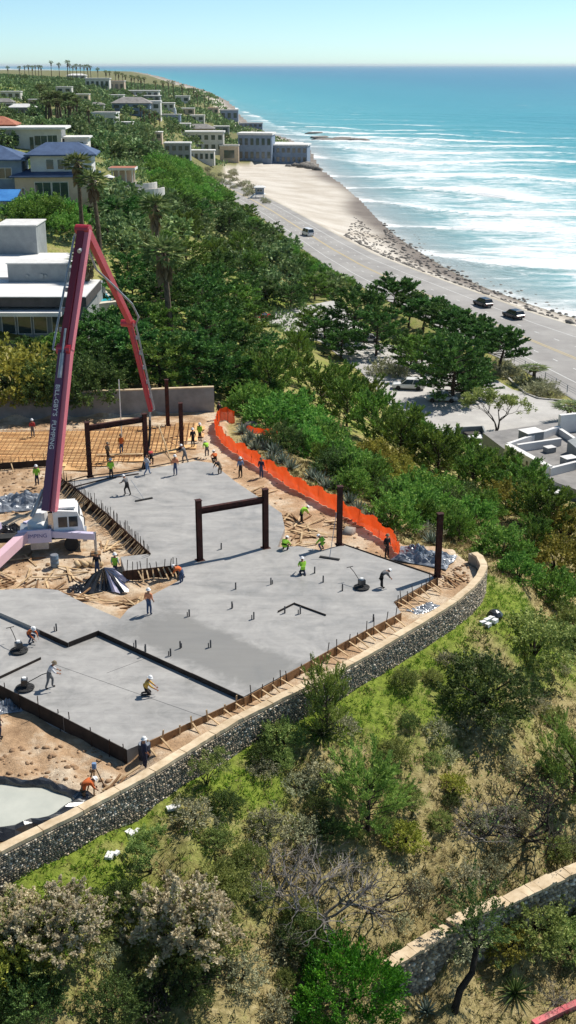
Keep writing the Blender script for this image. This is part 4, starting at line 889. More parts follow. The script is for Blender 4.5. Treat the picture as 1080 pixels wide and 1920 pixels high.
# --- palms
def palm(px, top, base, label, k='fan_palm', group=None, var=None):
    q = hit(px, base); h = Pd(px, top, q[1]).z - q[2]; return plant(k, q, h, label, group, max(.9, 1.35 * 14 / h) if k == 'fan_palm' else max(1.3, 13 / h), var=var)
palm(155, 290, 452, 'tall fan palm rising behind the boom top beside the blue roofed house', var=0)
palm(187, 322, 470, 'second slimmer palm right of the tall fan palm', var=1)
palm(300, 368, 560, 'shaggy palm on the bluff behind the grove', var=0)
palm(320, 450, 665, 'shaggy palm with pale dry fronds in the dense grove', var=1)
palm(168, 470, 620, 'short palm beside the swimming pool behind the boom', var=0)
# ------------------------------------------------------------------ buildings
M_stucco = Mt('white_stucco', lin(214, 210, 202), lin(196, 192, 186), .8, .85, .1)
M_stuccog = Mt('grey_stucco', lin(150, 154, 154), lin(132, 136, 138), .8, .85, .1)
M_beige = Mt('beige_stucco', lin(206, 186, 164), lin(186, 166, 146), .8, .85, .1)
M_bluew = Mt('blue_grey_boards', lin(132, 148, 166), lin(112, 126, 146), .6, .8, .1)
M_rblue = Mt('slate_blue_roof', lin(78, 98, 130), lin(60, 78, 108), .7, .6, .2)
M_rwhite = Mt('white_membrane_roof', lin(226, 224, 220), lin(206, 204, 202), .4, .8)
M_rgrey = Mt('grey_roof', lin(150, 146, 142), lin(120, 117, 114), .5, .85, .1)
M_rtile = Mt('clay_tile_roof', lin(178, 118, 92), lin(150, 92, 74), 1.5, .85, .2)
M_fascia = Mt('dark_fascia', lin(84, 80, 78), lin(66, 62, 60), 1, .7)
M_frame = Mt('window_frame', lin(222, 220, 216), lin(200, 198, 194), 1, .6)
M_win = Mt('window_glass', lin(44, 58, 62), lin(62, 80, 84), .3, .06, spec=.9)
M_pool = Mt('pool_water', lin(56, 176, 190), lin(40, 158, 178), .4, .08, spec=.6)
M_travert = Mt('pale_paving', lin(216, 206, 190), lin(194, 184, 168), .7, .85)
M_awn = Mt('blue_roofing', lin(52, 112, 176), lin(70, 134, 196), .6, .5)
def win(par, x, y, z, w, h, face='f', frame_=True):
    """window centred at x, z on a wall plane; f faces -y, r faces +x"""
    rz = 0 if face == 'f' else math.pi / 2
    o = MB().box((0, -.02, 0), (w, .08, h)).build('window', M_win, par, False, (x, y, z), rz)
    if frame_:
        mb = MB(); t = .1
        for sx in (-1, 1): mb.box((sx * (w / 2 + t / 2), -.04, 0), (t, .14, h + 2 * t))
        for sz in (-1, 1): mb.box((0, -.04, sz * (h / 2 + t / 2)), (w, .14, t))
        if w > 1.6: mb.box((0, -.075, 0), (.07, .04, h))
        mb.build('frame', M_frame, o)
    return o
def vol(par, name, x0, y0, z0, w, d, h, mat): return MB().box((x0 + w / 2, y0 + d / 2, z0 + h / 2), (w, d, h)).build(name, mat, par)
def flat_roof(par, x0, y0, z, w, d, ov=.5, th=.35, mat=None, fm=None):
    r = MB().box((x0 + w / 2, y0 + d / 2, z + th / 2 + .003), (w + 2 * ov, d + 2 * ov, th)).build('roof', fm or M_frame, par)
    MB().box((x0 + w / 2, y0 + d / 2, z + th + .03), (w + 2 * ov - .3, d + 2 * ov - .3, .05)).build('roof_surface', mat or M_rwhite, r); return r
def hip_roof(par, x0, y0, z, w, d, rise, ov, mat, ridge=.45, th=.25):
    a, b, c, e = x0 - ov, x0 + w + ov, y0 - ov, y0 + d + ov; r = (b - a) * (1 - ridge) / 2; ym = (c + e) / 2
    V = [(a, c, z), (b, c, z), (b, e, z), (a, e, z), (a, c, z + th), (b, c, z + th), (b, e, z + th), (a, e, z + th), (a + r, ym, z + th + rise), (b - r, ym, z + th + rise)]
    return MB().add(V, [(3, 2, 1, 0), (0, 1, 5, 4), (1, 2, 6, 5), (2, 3, 7, 6), (3, 0, 4, 7), (4, 5, 9, 8), (6, 7, 8, 9), (5, 6, 9), (7, 4, 8)]).build('roof', mat, par)
# --- blue roofed house
q = hit(95, 377); bl = tag(empty('house', (q[0], q[1], q[2]), R(4)), 'two storey house with slate blue hip roofs and tall glass doors', 'house', 'houses on the bluff'); s = q[1] / FPX
vol(bl, 'wall', -6.2, 0, -1, 14, 9, 5.2, M_beige); hip_roof(bl, -6.2, 0, 4.2, 14, 9, 1.2, .8, M_rblue)
vol(bl, 'upper_wall', -3.4, 1.8, 4.6, 11, 8, 3.2, M_stucco); hip_roof(bl, -3.4, 1.8, 7.8, 11, 8, 1.9, 1.0, M_rblue)
vol(bl, 'side_wing', -22, 1.5, -1, 17, 9, 8.0, M_bluew); hip_roof(bl, -22, 1.5, 7.0, 17, 9, 2.2, .9, M_rblue)
for x in (-1.2, 1.9): win(bl, x, 0, 1.7, 2.8, 3.2)
win(bl, -4.8, 0, 1.8, .5, 1.0); win(bl, .1, 1.8, 6.3, 1.3, 1.7); win(bl, 2.6, 1.8, 6.3, 2.2, 1.7); win(bl, 5.2, 1.8, 6.3, 1.6, 1.6); win(bl, -8, 1.5, 4.8, 2.2, 1.8); win(bl, -13, 1.5, 4.8, 2.2, 1.8)
pt = MB(); pt.prism([P(a, b, 0)[:2] for a, b in ()] or [(q[0] - 9, q[1] - 9), (q[0] + 9, q[1] - 8), (q[0] + 9, q[1] - .4), (q[0] - 7, q[1] - .4)], lambda p: hz1(*p) - .5, lambda p: hz1(*p) + .12); kind(pt.build('patio', Mt('terracotta_paving', lin(186, 142, 108), lin(160, 118, 90), .8, .85)), 'structure', 'terracotta patio in front of the blue roofed house')
# --- upper white house
q = hit(62, 281); uh = tag(empty('house', q, R(3)), 'white modern house with wide flat eaves above the blue roofed house', 'house', 'houses on the bluff')
vol(uh, 'wall', -10, 0, -1.5, 17.5, 9, 6.6, M_stucco); flat_roof(uh, -10, 0, 5.1, 17.5, 9, 1.4, .5, M_rwhite); vol(uh, 'low_wing', 8, 2, -1.5, 6, 7, 4.2, M_stucco); flat_roof(uh, 8, 2, 2.7, 6, 7, .6, .35, M_rwhite)
hip_roof(uh, -18, 4, 5.9, 13, 8, 1.9, .5, M_rtile); vol(uh, 'rear_wall', -18, 4, -1.5, 7.9, 8, 7.3, M_stucco)
for x, w, h, z in ((-8.2, 1, 2.6, 1.6), (-5, 3.2, 2.2, 2.6), (-.2, 1, 3, 1.7), (2.2, 3.2, 2.4, 2.3), (5.2, 2.4, 3.4, 1.9)): win(uh, x, 0, z, w, h)
for x in (9.6, 12): win(uh, x, 2, .9, 1.6, 1.8)
# --- modern flat roofed house above the grove
Y0 = 138.0; zg = 2.0; mh = tag(empty('modern_house', (Pd(60, 600, Y0).x, Y0, zg)), 'modern grey house with stacked white flat roofs beside the pool', 'house', 'houses on the bluff'); mo = mh.location
def wz(py, y): return Pd(0, py, y).z - zg
def wx(px, y): return Pd(px, 600, y).x - mo.x
zr1 = wz(556, Y0)
vol(mh, 'wall', wx(-160, Y0), 1.6, -2, wx(158, Y0) - wx(-160, Y0), 16, zr1 + .9, M_stuccog)
MB().box(((wx(-160, Y0) + wx(166, Y0)) / 2, 5, zr1 - .5), (wx(166, Y0) - wx(-160, Y0), 11.6, 1.1)).build('roof', M_fascia, mh)
MB().box(((wx(-160, Y0) + wx(165, Y0)) / 2, 5, zr1 + .1), (wx(165, Y0) - wx(-160, Y0), 11.8, .1)).build('roof_surface', M_rwhite, mh)
zc = wz(588, Y0 - 2.5); MB().box(((wx(-160, Y0) + wx(122, Y0)) / 2, .2, zc - .2), (wx(122, Y0) - wx(-160, Y0), 4.8, .45)).build('canopy', M_rwhite, mh)
for x in (-30, 10, 40, 70, 105): win(mh, wx(x, Y0), 1.6, zc - 2.0, 1.5, 2.4)
MB().box((wx(135, Y0), 1.0, zc - 1.6), (2.2, .4, .5)).build('planter', M_fascia, mh)
yp = Y0 + 9; zp0 = wz(532, yp); zp1 = wz(497, yp); pb = vol(mh, 'parapet_block', wx(22, yp), 9, zr1 + .16, wx(132, yp) - wx(22, yp), 3.2, zp1 - zr1, M_stuccog)
MB().box(((wx(22, yp) + wx(132, yp)) / 2, 10.6, zp1 + .2), (wx(132, yp) - wx(22, yp) + .3, 3.5, .12)).build('coping', M_frame, pb)
for x in (58, 84, 92): MB().tube([(wx(x, yp), 8.98, zp0 + (zp1 - zp0) * .42), (wx(x, yp), 8.8, zp0 + (zp1 - zp0) * .42)], .32 if x == 84 else .2, 10).build('roof_vent', M_stuccog, pb)
y3 = Y0 + 13; MB().box(((wx(-160, y3) + wx(112, y3)) / 2, 13 + 11, wz(521, y3) - .2), (wx(100, y3) - wx(-160, y3), 21, .4)).build('roof', M_rwhite, mh)
vol(mh, 'rear_wall', wx(-160, y3), 14, -2, wx(96, y3) - wx(-160, y3), 20, wz(521, y3) + 1.6, M_stucco)
y4 = Y0 + 33; t4 = vol(mh, 'stair_tower', wx(8, y4), 33, 1, wx(80, y4) - wx(8, y4), 7, wz(424, y4) - 1, M_stuccog); MB().box(((wx(8, y4) + wx(80, y4)) / 2, 36.5, wz(424, y4) + .08), (wx(80, y4) - wx(8, y4) + .3, 7.3, .15)).build('coping', M_frame, t4)
q = P(188, 552, 4.5); pl = tag(empty('swimming_pool', q), 'turquoise swimming pool with white coping beside the modern house', 'pool')
pp_ = [P(a, b, 4.5) for a, b in ((160, 536), (184, 532), (210, 563), (170, 568))]; pr = [(a - q[0], b - q[1]) for a, b, _ in pp_]
cx = sum(a for a, b in pr) / 4; cy = sum(b for a, b in pr) / 4; big_ = [(cx + (a - cx) * 1.25, cy + (b - cy) * 1.18) for a, b in pr]
MB().prism(big_, -5, 0).build('coping', M_travert, pl); MB().prism(pr, -.02, .03).build('water', M_pool, pl)
q = P(14, 402, 9.3); sh_ = tag(empty('garden_shed', (q[0], q[1], hz1(q[0], q[1]))), 'small shed with bright blue roof at the frame edge', 'shed'); vol(sh_, 'wall', -4, 0, -1, 5.2, 4, 3, M_stucco)
MB().add([(-4.6, -.6, 2.0), (1.6, -.6, 2.0), (1.6, 4.4, 3.4), (-4.6, 4.4, 3.4), (-4.6, -.6, 2.15), (1.6, -.6, 2.15), (1.6, 4.4, 3.55), (-4.6, 4.4, 3.55)], [(3, 2, 1, 0), (4, 5, 6, 7), (0, 1, 5, 4), (1, 2, 6, 5), (2, 3, 7, 6), (3, 0, 4, 7)]).build('roof', M_awn, sh_)
# --- pavilion and terrace
q = hit(232, 345); pv = tag(empty('garden_pavilion', q), 'open stone pavilion with columns on the white terrace', 'pavilion')
MB().box((0, 0, -.5), (7, 6, 1.6)).build('plinth', M_travert, pv)
cm = MB().lathe([(.26, 0), (.26, .12), (.19, .2), (.17, 2.7), (.25, 2.85), (.25, 3)], 8).mesh('column', M_stucco)
for x in (-2.3, -.8, .8, 2.3):
    for y in (-2, 2): obj('column', cm, pv, (x, y, .3))
flat_roof(pv, -2.7, -2.4, 3.3, 5.4, 4.8, .4, .5, M_rtile); vol(pv, 'back_wall', -2.4, 1.2, .3, 4.8, .3, 3, M_beige)
q = hit(232, 366); te = tag(empty('garden_terrace', q), 'stepped white garden terrace with curved walls below the pavilion', 'terrace')
for k, (r_, z_) in enumerate(((8.2, .6), (6.6, 1.7))):
    mb = MB(); n_ = 18
    for i in range(n_ + 1):
        a = math.pi + math.pi * i / n_
        for rr in (r_, r_ - .45):
            for z in (-1.5, z_ + .5): mb.v.append((rr * math.cos(a), 6 + rr * .7 * math.sin(a), z))
    for i in range(n_):
        b = i * 4; mb.f += [(b, b + 4, b + 5, b + 1), (b + 1, b + 5, b + 7, b + 3), (b + 2, b + 3, b + 7, b + 6)]; mb.m += [0] * 3
    mb.build('curved_wall', M_stucco, te); MB().prism([((r_ - .5) * math.cos(math.pi + math.pi * i / n_), 6 + (r_ - .5) * .7 * math.sin(math.pi + math.pi * i / n_)) for i in range(n_ + 1)], -1.5, z_).build('paving', M_travert, te)
q = hit(205, 352); um = tag(empty('garden_parasol', q), 'white garden parasol on the terrace', 'parasol'); MB().tube([(0, 0, 0), (0, 0, 2.6)], .04, 5).build('pole', M_steel, um); MB().lathe([(1.5, 2.2), (.05, 2.75)], 8).build('canopy', M_rwhite, um)
# --- far houses
def far_house(px, base, wpx, hpx, label, wall, roof, rk='flat', depth=.8, nw=3, floors=1, rz=0, group='houses along the far coast', sink=2.0):
    q = hit(px, base); s = q[1] / FPX; w, h = wpx * s * 1.05, hpx * s * 1.2; d = w * depth; e = tag(empty('house', q, rz), label, 'house', group)
    hw = h * (.95 if rk == 'flat' else .68); vol(e, 'wall', -w / 2, 0, -sink, w, d, hw + sink, wall)
    if rk == 'flat': flat_roof(e, -w / 2, 0, hw, w, d, w * .03, h * .07, roof)
    else: hip_roof(e, -w / 2, 0, hw, w, d, h * .34, w * .04, roof)
    wm = MB().box((0, -.03, 0), (1, .12, 1)).mesh('window', M_win); fh = hw / floors
    for f in range(floors):
        for k in range(nw):
            o = obj('window', wm, e, (-w / 2 + w * (k + .5) / nw, 0, fh * (f + .5)), 0, (w / nw * .55, 1, fh * .5))
    return e
for a in [
 (183, 166, 40, 14, 'long white house on the headland under the palm row', M_stucco, M_rwhite, 'flat', .5, 5), (219, 172, 26, 15, 'beige boxy house beside the white headland house', M_beige, M_rtile, 'flat', .7, 3),
 (264, 182, 60, 9, 'low white roofed house on the headland edge', M_stucco, M_rwhite, 'flat', .4, 6), (277, 190, 42, 8, 'second low white house just below the headland edge', M_stuccog, M_rwhite, 'flat', .4, 4),
 (342, 192, 24, 9, 'small white house near the headland tip palms', M_stucco, M_rwhite, 'flat', .6, 2), (143, 148, 32, 7, 'white farthest house among skyline palms', M_stucco, M_rwhite, 'hip', .5, 3),
 (246, 216, 64, 24, 'pale blue house with low grey roof among far trees', M_bluew, M_rgrey, 'hip', .6, 4, 2), (285, 222, 30, 24, 'grey and white boxy house beside the pale blue house', M_stucco, M_rwhite, 'flat', .7, 2, 2),
 (196, 246, 40, 26, 'long plain white wall building among the trees', M_stucco, M_rgrey, 'flat', 1.2, 2), (316, 232, 40, 13, 'low bluish house beside the white mast', M_bluew, M_rgrey, 'flat', .5, 3),
 (374, 258, 48, 18, 'tan house with shingle hip roof above the beach houses', M_beige, M_rgrey, 'hip', .6, 3), (381, 284, 70, 28, 'wide white terraced house with balconies above the beach', M_stucco, M_rwhite, 'flat', .4, 6, 2),
 (333, 302, 44, 26, 'white and grey house with flat roof left of the terraced house', M_stuccog, M_rwhite, 'flat', .6, 4, 2), (378, 303, 44, 16, 'low pale house with arched windows behind the beach scrub', M_stucco, M_rwhite, 'flat', .5, 5),
 (430, 304, 32, 24, 'tan garage house next to the tall blue grey beach house', M_beige, M_rgrey, 'flat', .7, 1), (400, 214, 18, 9, 'tiny tan house on the cliff edge', M_beige, M_rtile, 'flat', .6, 2),
 (430, 226, 30, 15, 'blue grey house perched on the far cliff', M_bluew, M_rgrey, 'flat', .6, 3), (40, 215, 44, 14, 'low white roofed house behind the tiled roof house', M_stuccog, M_rwhite, 'hip', .5, 3),
 (8, 205, 30, 14, 'dark roofed house under the green hill', M_stucco, M_rgrey, 'hip', .6, 2), (250, 262, 30, 10, 'small pale roof almost hidden in trees', M_stuccog, M_rwhite, 'hip', .7, 1),
 (470, 240, 40, 7, 'flat long sea wall house on the rocky point', M_bluew, M_rgrey, 'flat', .4, 5), (130, 290, 60, 14, 'low green white annex beside the upper white house', M_stucco, M_rwhite, 'flat', .4, 4)]: far_house(*a)
for a in [(120, 175, 26, 9, 'pale small house beside the grassy hill', M_stucco, M_rwhite, 'flat', .6, 2), (150, 190, 30, 10, 'cream house below the skyline palms', M_beige, M_rwhite, 'flat', .6, 3), (215, 190, 30, 9, 'white bungalow in the far trees', M_stucco, M_rwhite, 'flat', .6, 3), (310, 205, 30, 9, 'flat white villa near the headland edge', M_stucco, M_rwhite, 'flat', .6, 3), (350, 215, 26, 9, 'cream villa on the cliff slope', M_beige, M_rwhite, 'flat', .6, 2),
 (180, 205, 26, 9, 'grey roofed cottage behind the shaggy palms', M_stuccog, M_rgrey, 'hip', .6, 2), (230, 245, 34, 12, 'white two level villa in the middle coast trees', M_stucco, M_rwhite, 'flat', .6, 3, 2), (285, 262, 34, 11, 'pale villa with white roof above the bluff', M_beige, M_rwhite, 'flat', .6, 3), (340, 245, 30, 10, 'white cliff house above the tan hip roof', M_stucco, M_rwhite, 'flat', .6, 3), (415, 250, 26, 10, 'grey beach cottage under the cliff', M_stuccog, M_rwhite, 'flat', .6, 2), (20, 185, 34, 10, 'white house at the foot of the grassy hill', M_stucco, M_rwhite, 'flat', .5, 3), (70, 200, 30, 10, 'pale house left of the shaggy palm clump', M_beige, M_rwhite, 'flat', .5, 3), (370, 228, 24, 9, 'small cliff villa with pale roof', M_stucco, M_rwhite, 'flat', .6, 2)]: far_house(*a)
b1 = far_house(478, 303, 58, 40, 'tall blue grey beach house with roof deck on the sand', M_bluew, M_rwhite, 'flat', .7, 6, 2, R(-8), 'beach houses'); b2 = far_house(541, 307, 64, 27, 'pale blue beach house on the rock wall beside the surf', M_bluew, M_rwhite, 'flat', .7, 7, 2, R(-8), 'beach houses')
far_house(520, 292, 70, 16, 'low white roofed beach house behind the rock wall houses', M_stucco, M_rwhite, 'flat', .9, 4, 1, R(-8), 'beach houses')
q = hit(329, 236); ms = tag(empty('white_mast', q), 'slim white mast with round base among far houses', 'mast'); MB().lathe([(4.5, 0), (4, .8), (1.3, 1.4), (.9, 9), (.5, 11)], 10).build('mast', M_white, ms)
# beach lifeguard hut
q = hit(487, 371); hut = tag(empty('lifeguard_hut', q), 'small white lifeguard hut standing on the sand', 'hut')
for x in (-1.4, 1.4):
    for y in (-1.2, 1.2): MB().tube([(x * 1.2, y * 1.2, 0), (x, y, 1.4)], .12, 5).build('leg', M_white, hut)
MB().box((0, 0, 2.7), (3.4, 3, 2.4)).build('cabin', M_bluew, hut); MB().box((0, 0, 1.45), (4.6, 4, .15)).build('deck', M_white, hut); hip_roof(hut, -1.7, -1.5, 3.92, 3.4, 3, .6, .6, M_white); win(hut, 0, -1.5, 3, 2, .9)
MB().bar((-2.2, -1.6, 1.4), (-4, -3, 0), 1, .1).build('ramp', M_white, hut)
# --- flat roofed restaurant at the frame edge
zr = -10.6; q = P(1000, 860, zr); rs = tag(empty('restaurant', (q[0], q[1], -14.5)), 'flat roofed grey restaurant with white parapets beside the car park', 'building')
def rr(px, py, z=zr): a = P(px, py, z); return (a[0] - q[0], a[1] - q[1])
H_ = zr + 14.5
body = [rr(905, 812), rr(1040, 793), rr(1330, 770), rr(1330, 1010), rr(1042, 905), rr(950, 846)]
MB().prism(body, -1.5, H_).build('wall', M_stuccog, rs); MB().prism([(a * .995, b * .995) for a, b in body], H_ + .004, H_ + .05).build('roof_surface', Mt('dark_gravel_roof', lin(146, 143, 140), lin(118, 116, 114), .5, .9, .1), rs)
def parapet(A, B_, h=1.0, w=.45, z=H_): a, b = rr(*A), rr(*B_); MB().bar((*a, z + h / 2), (*b, z + h / 2), w, h).build('parapet', M_rwhite, rs)
parapet((951, 846), (1047, 813)); parapet((951, 850), (1029, 893), 1.2, .8); parapet((969, 848), (1050, 836)); parapet((1029, 893), (1080, 880)); parapet((1047, 813), (1090, 842), .8); parapet((1047, 812), (1200, 796), 2.4, .6); parapet((990, 868), (1020, 885), .5, .2)
up_ = [rr(1062, 850), rr(1090, 838), rr(1300, 850), rr(1300, 960), rr(1120, 900)]; MB().prism(up_, H_ + .06, H_ + 1.6).build('raised_roof', M_stuccog, rs)
for A in ((995, 826, 2.4, 1.2), (1066, 872, 1.6, .9), (1030, 848, 1.2, .6)):
    a = rr(A[0], A[1]); u_ = MB().box((a[0], a[1], H_ + .06 + A[3] / 2), (A[2], A[2] * .8, A[3]), R(25)).build('rooftop_unit', M_stuccog, rs); MB().box((a[0], a[1], H_ + .09 + A[3]), (A[2] * 1.08, A[2] * .88, .05), R(25)).build('unit_lid', M_rwhite, u_)
for k in range(4): a, b = rr(968 + k * 13, 862 + k * 7), rr(976 + k * 13, 858 + k * 7); MB().bar((*a, H_ + .35), (*b, H_ + .35), 1.2, .5).build('skylight', M_dglass, rs)
a, b = rr(1010, 912), rr(1052, 905); MB().bar((*a, H_ - .6), (*b, H_ - .6), 3, .2).build('canopy', M_rwhite, rs)
sc_ = tag(empty('service_yard', P(870, 822, -14.5)), 'walled service yard with bins and ducts beside the restaurant', 'yard'); yo = P(870, 822, -14.5)
for A, B_ in (((852, 800), (852, 838)), ((852, 800), (905, 797)), ((905, 797), (915, 820))):
    a, b = P(*A, -12), P(*B_, -12); MB().bar((a[0] - yo[0], a[1] - yo[1], 1.1), (b[0] - yo[0], b[1] - yo[1], 1.1), .2, 2.6).build('screen_wall', M_stuccog, sc_)
for k in range(4): a = P(886 + k * 9, 808 + k * 8, -12.5); MB().box((a[0] - yo[0], a[1] - yo[1], 1), (2.0, 1.6, 1.6), R(20)).build('cooling_unit', M_white if k % 2 else M_fascia, sc_)
# --- low sandy wall in the near corner, red kerb
gw_ = resample(PL([(728, 1806), (780, 1774), (830, 1743), (870, 1722), (920, 1700), (960, 1682), (1020, 1652), (1110, 1612), (1200, 1575)], -6.9), 34); e = tag(empty('garden_wall', (*gw_[0], -9.8)), 'low rough tan stone wall in the near corner behind the bent tree', 'wall'); cs, ss = [], []; gr_ = random.Random(6)
for i in range(33):
    up_ = .22 if 8 <= i <= 13 else 0; a, b = gw_[i] - gw_[0], gw_[i] + (gw_[i + 1] - gw_[i]) * .985 - gw_[0]; d = (b - a) / np.hypot(*(b - a)); n_ = np.array([d[1], -d[0]])
    MB().bar((*a, 1.1), (*b, 1.1), .5, 3.2 + up_ * 2).build('wall_block', M_stonew, e); MB().bar((*(a + n_ * gr_.uniform(-.04, .04)), 2.78 + up_ + gr_.uniform(-.02, .02)), (*(b + n_ * gr_.uniform(-.04, .04)), 2.78 + up_ + gr_.uniform(-.02, .02)), .72 + gr_.uniform(-.06, .06), .16).build('cap_stone', M_cap, e)
    ln = np.hypot(*(b - a))
    for z_ in np.arange(.1, 2.6 + up_, .2):
        t_ = gr_.uniform(0, .1)
        while t_ < ln:
            w_ = gr_.uniform(.18, .4); p = a + d * (t_ + w_ / 2) + n_ * .25; cs.append((p[0], p[1], z_ + .1)); ss.append((abs(d[0]) * w_ * .55 + abs(d[1]) * .05, abs(d[1]) * w_ * .55 + abs(d[0]) * .05, .115)); t_ += w_
kind(pebbles('face_stones', np.array(cs), np.array(ss), M_stone, e, 15, rot=False), 'stuff')
kp = [hit(a, b) for a, b in ((1000, 1925), (1040, 1905), (1095, 1880), (1160, 1850))]; mb = MB()
for i in range(3): mb.bar((kp[i][0], kp[i][1], kp[i][2] + .12), (kp[i + 1][0], kp[i + 1][1], kp[i + 1][2] + .12), .35, .3)
kind(mb.build('red_kerb', Mt('red_kerb_paint', lin(206, 96, 104), lin(190, 130, 124), 2, .7)), 'structure', 'red painted kerb in the bottom corner')
mu = MB(); qs = [hit(a, b) for a, b in ((770, 1835), (860, 1770), (960, 1720), (1090, 1700), (1090, 1900), (990, 1925), (790, 1925))]
# --- boulders of the sea wall and the stony shore
g = random.Random(4); V_, S_ = [], []
for i in range(900):
    t = g.random(); k = g.random(); a = resample(RE[1:9], 100)[int(t * 99)]; b = resample(SHORE[1:9], 100)[int(min(.99, t * 1.0) * 99)]
    f = .05 + k * (1.5 if t < .45 else 1.0 if t < .7 else .55); p = a + (b - a) * f; s_ = (g.uniform(.25, .8) if k > .2 else g.uniform(.5, 1.2)) * (1 if t < .7 else .7)
    V_.append((p[0], p[1], hz1(*p) + s_ * .1)); S_.append((s_, s_ * .8, s_ * .6))
kind(pebbles('shore_rocks', np.array(V_), np.array(S_), M_boulder, None, 8), 'stuff', 'grey boulders and cobbles between highway and surf')
for i, (px, py, s_) in enumerate([(585, 316, 6), (570, 314, 5), (596, 319, 4), (555, 312, 4), (575, 310, 5), (540, 312, 3)]):
    p = hit(px, py); o = pebbles('sea_wall_boulder', np.array([(0, 0, 0.)]), np.array([(s_, s_ * .8, s_ * .5)]), M_boulder, None, 20 + i); o.location = p; tag(o, 'big dark boulder at the foot of the pale blue beach house', 'boulder', 'boulders of the beach house sea wall')
for i, (px, py, s_) in enumerate([(600, 258, 9), (625, 262, 14), (650, 261, 12), (672, 262, 9), (590, 250, 7), (640, 259, 8), (610, 263, 8)]):
    p = P(px, py, SEA); o = pebbles('sea_rock', np.array([(0, 0, 0.)]), np.array([(s_, s_ * 1.4, 1.1)]), M_boulder, None, 30 + i); o.location = (p[0], p[1], SEA + .1); tag(o, 'low dark reef rock awash in the surf off the beach houses', 'rock', 'reef rocks in the surf')
# --- skyline palms
pn = 0
for px, top, base in [(16, 128, 150), (38, 128, 150), (47, 127, 149), (55, 126, 149), (61, 127, 148), (67, 126, 148), (73, 126, 147), (79, 127, 147), (97, 118, 147), (112, 122, 147), (127, 117, 147), (132, 124, 147), (137, 127, 148), (145, 124, 149), (152, 125, 150), (158, 126, 150), (166, 125, 151), (171, 127, 152), (184, 131, 154), (199, 136, 158), (207, 137, 160), (217, 138, 162), (224, 139, 164), (231, 141, 165), (237, 144, 168), (246, 145, 170), (253, 147, 172), (259, 146, 173), (264, 149, 175), (271, 148, 178), (293, 155, 182), (306, 155, 184), (317, 155, 186), (326, 156, 186), (343, 162, 190), (355, 169, 195), (364, 169, 196), (371, 176, 200), (383, 182, 206), (392, 180, 207)]:
    palm(px, top - 4, base, 'slim palm in the row along the headland skyline', 'far_palm', 'palms along the headland skyline')
for px, top, base in [(80, 158, 205), (88, 165, 215), (97, 170, 222), (106, 172, 225), (115, 172, 226), (124, 176, 228), (132, 174, 230), (140, 178, 232), (86, 178, 222), (110, 185, 230), (128, 190, 234), (146, 182, 234), (92, 188, 226)]:
    palm(px, top, base, 'brown shaggy palm in the clump behind the upper white house', 'fan_palm', 'shaggy palms in a clump')
for px, top, base in [(170, 195, 255), (264, 196, 240), (272, 200, 244), (283, 205, 245), (291, 208, 246), (300, 215, 250)]:
    palm(px, top, base, 'single palm between the houses of the middle coast', 'far_palm', 'palms between coast houses')
palm(1000, 686, 722, 'short dark palm in the kerbed strip by the highway', 'fan_palm'); palm(1058, 757, 795, 'leaning bare topped palm beside the restaurant', 'fan_palm')
# --- woods between the far houses
def zone_trees(n, poly, h0, h1, label, group, seed, k='far_tree', mind=4.0):
    g = random.Random(seed); xs = [a for a, b in poly]; ys = [b for a, b in poly]; L_ = np.array(poly, float); pts = []; tries = 0
    while len(pts) < n and tries < n * 30:
        tries += 1; px, py = g.uniform(min(xs), max(xs)), g.uniform(min(ys), max(ys))
        if not inside(np.array([px]), np.array([py]), L_)[0]: continue
        q = hit(px, py); m_ = mind * (1 + q[1] / 800)
        if any((q[0] - a[0]) ** 2 + (q[1] - a[1]) ** 2 < m_ * m_ for a in pts): continue
        pts.append(q); plant(k, q, g.uniform(h0, h1) * (1 + q[1] / 4000), label, group, g.uniform(1.0, 1.5))
zone_trees(110, [(10, 150), (120, 148), (240, 165), (350, 195), (400, 222), (330, 240), (180, 215), (60, 205)], 2.6, 4.2, 'dull green tree among the houses of the far headland', 'trees on the far headland', 1, mind=4.5)
zone_trees(70, [(150, 215), (330, 240), (430, 245), (440, 275), (340, 270), (300, 300), (170, 290), (140, 250)], 3, 5, 'green tree between the houses of the middle coast', 'trees of the middle coast', 2, mind=3.5)
zone_trees(16, [(175, 250), (260, 265), (270, 300), (180, 300)], 4.5, 7, 'large dark tree behind the garden pavilion', 'dark trees behind the pavilion', 3, mind=5)
zone_trees(40, [(290, 300), (360, 320), (420, 375), (330, 380), (290, 350)], 2.5, 4.5, 'low scrubby bush on the bluff below the terrace', 'scrub on the bluff', 4, 'hedge', 4)
zone_trees(26, [(360, 318), (440, 318), (480, 360), (510, 385), (440, 360)], 1.2, 2.2, 'low scrub on the dunes beside the beach', 'dune scrub', 5, 'sage', 4)
zone_trees(26, [(170, 385), (260, 370), (320, 400), (300, 470), (220, 470)], 3, 5, 'leafy tree on the slope below the terrace', 'trees below the terrace', 6, 'far_tree', 3.5)
zone_trees(14, [(30, 395), (130, 400), (140, 440), (90, 425), (30, 412)], 2.5, 4, 'garden shrub between the blue roofed and the modern house', 'garden shrubs', 7, 'hedge', 3)
zone_trees(16, [(0, 285), (20, 285), (20, 210), (70, 212), (160, 240), (170, 270), (150, 260), (0, 225)], 3, 5, 'garden tree around the upper white house', 'trees around the upper house', 8, 'far_tree', 5)
zone_trees(48, [(300, 385), (400, 372), (470, 412), (560, 480), (640, 535), (600, 560), (500, 565), (420, 505), (330, 455)], 2.2, 4.6, 'round green tree or bush on the bluff beside the highway', 'round trees beside the highway', 9, 'far_tree', 3.2)
zone_trees(24, [(440, 400), (520, 448), (600, 505), (650, 535), (640, 545), (560, 490), (470, 425)], 1.6, 2.6, 'low hedge bush along the landward road edge', 'bushes along the road edge', 10, 'hedge', 3)
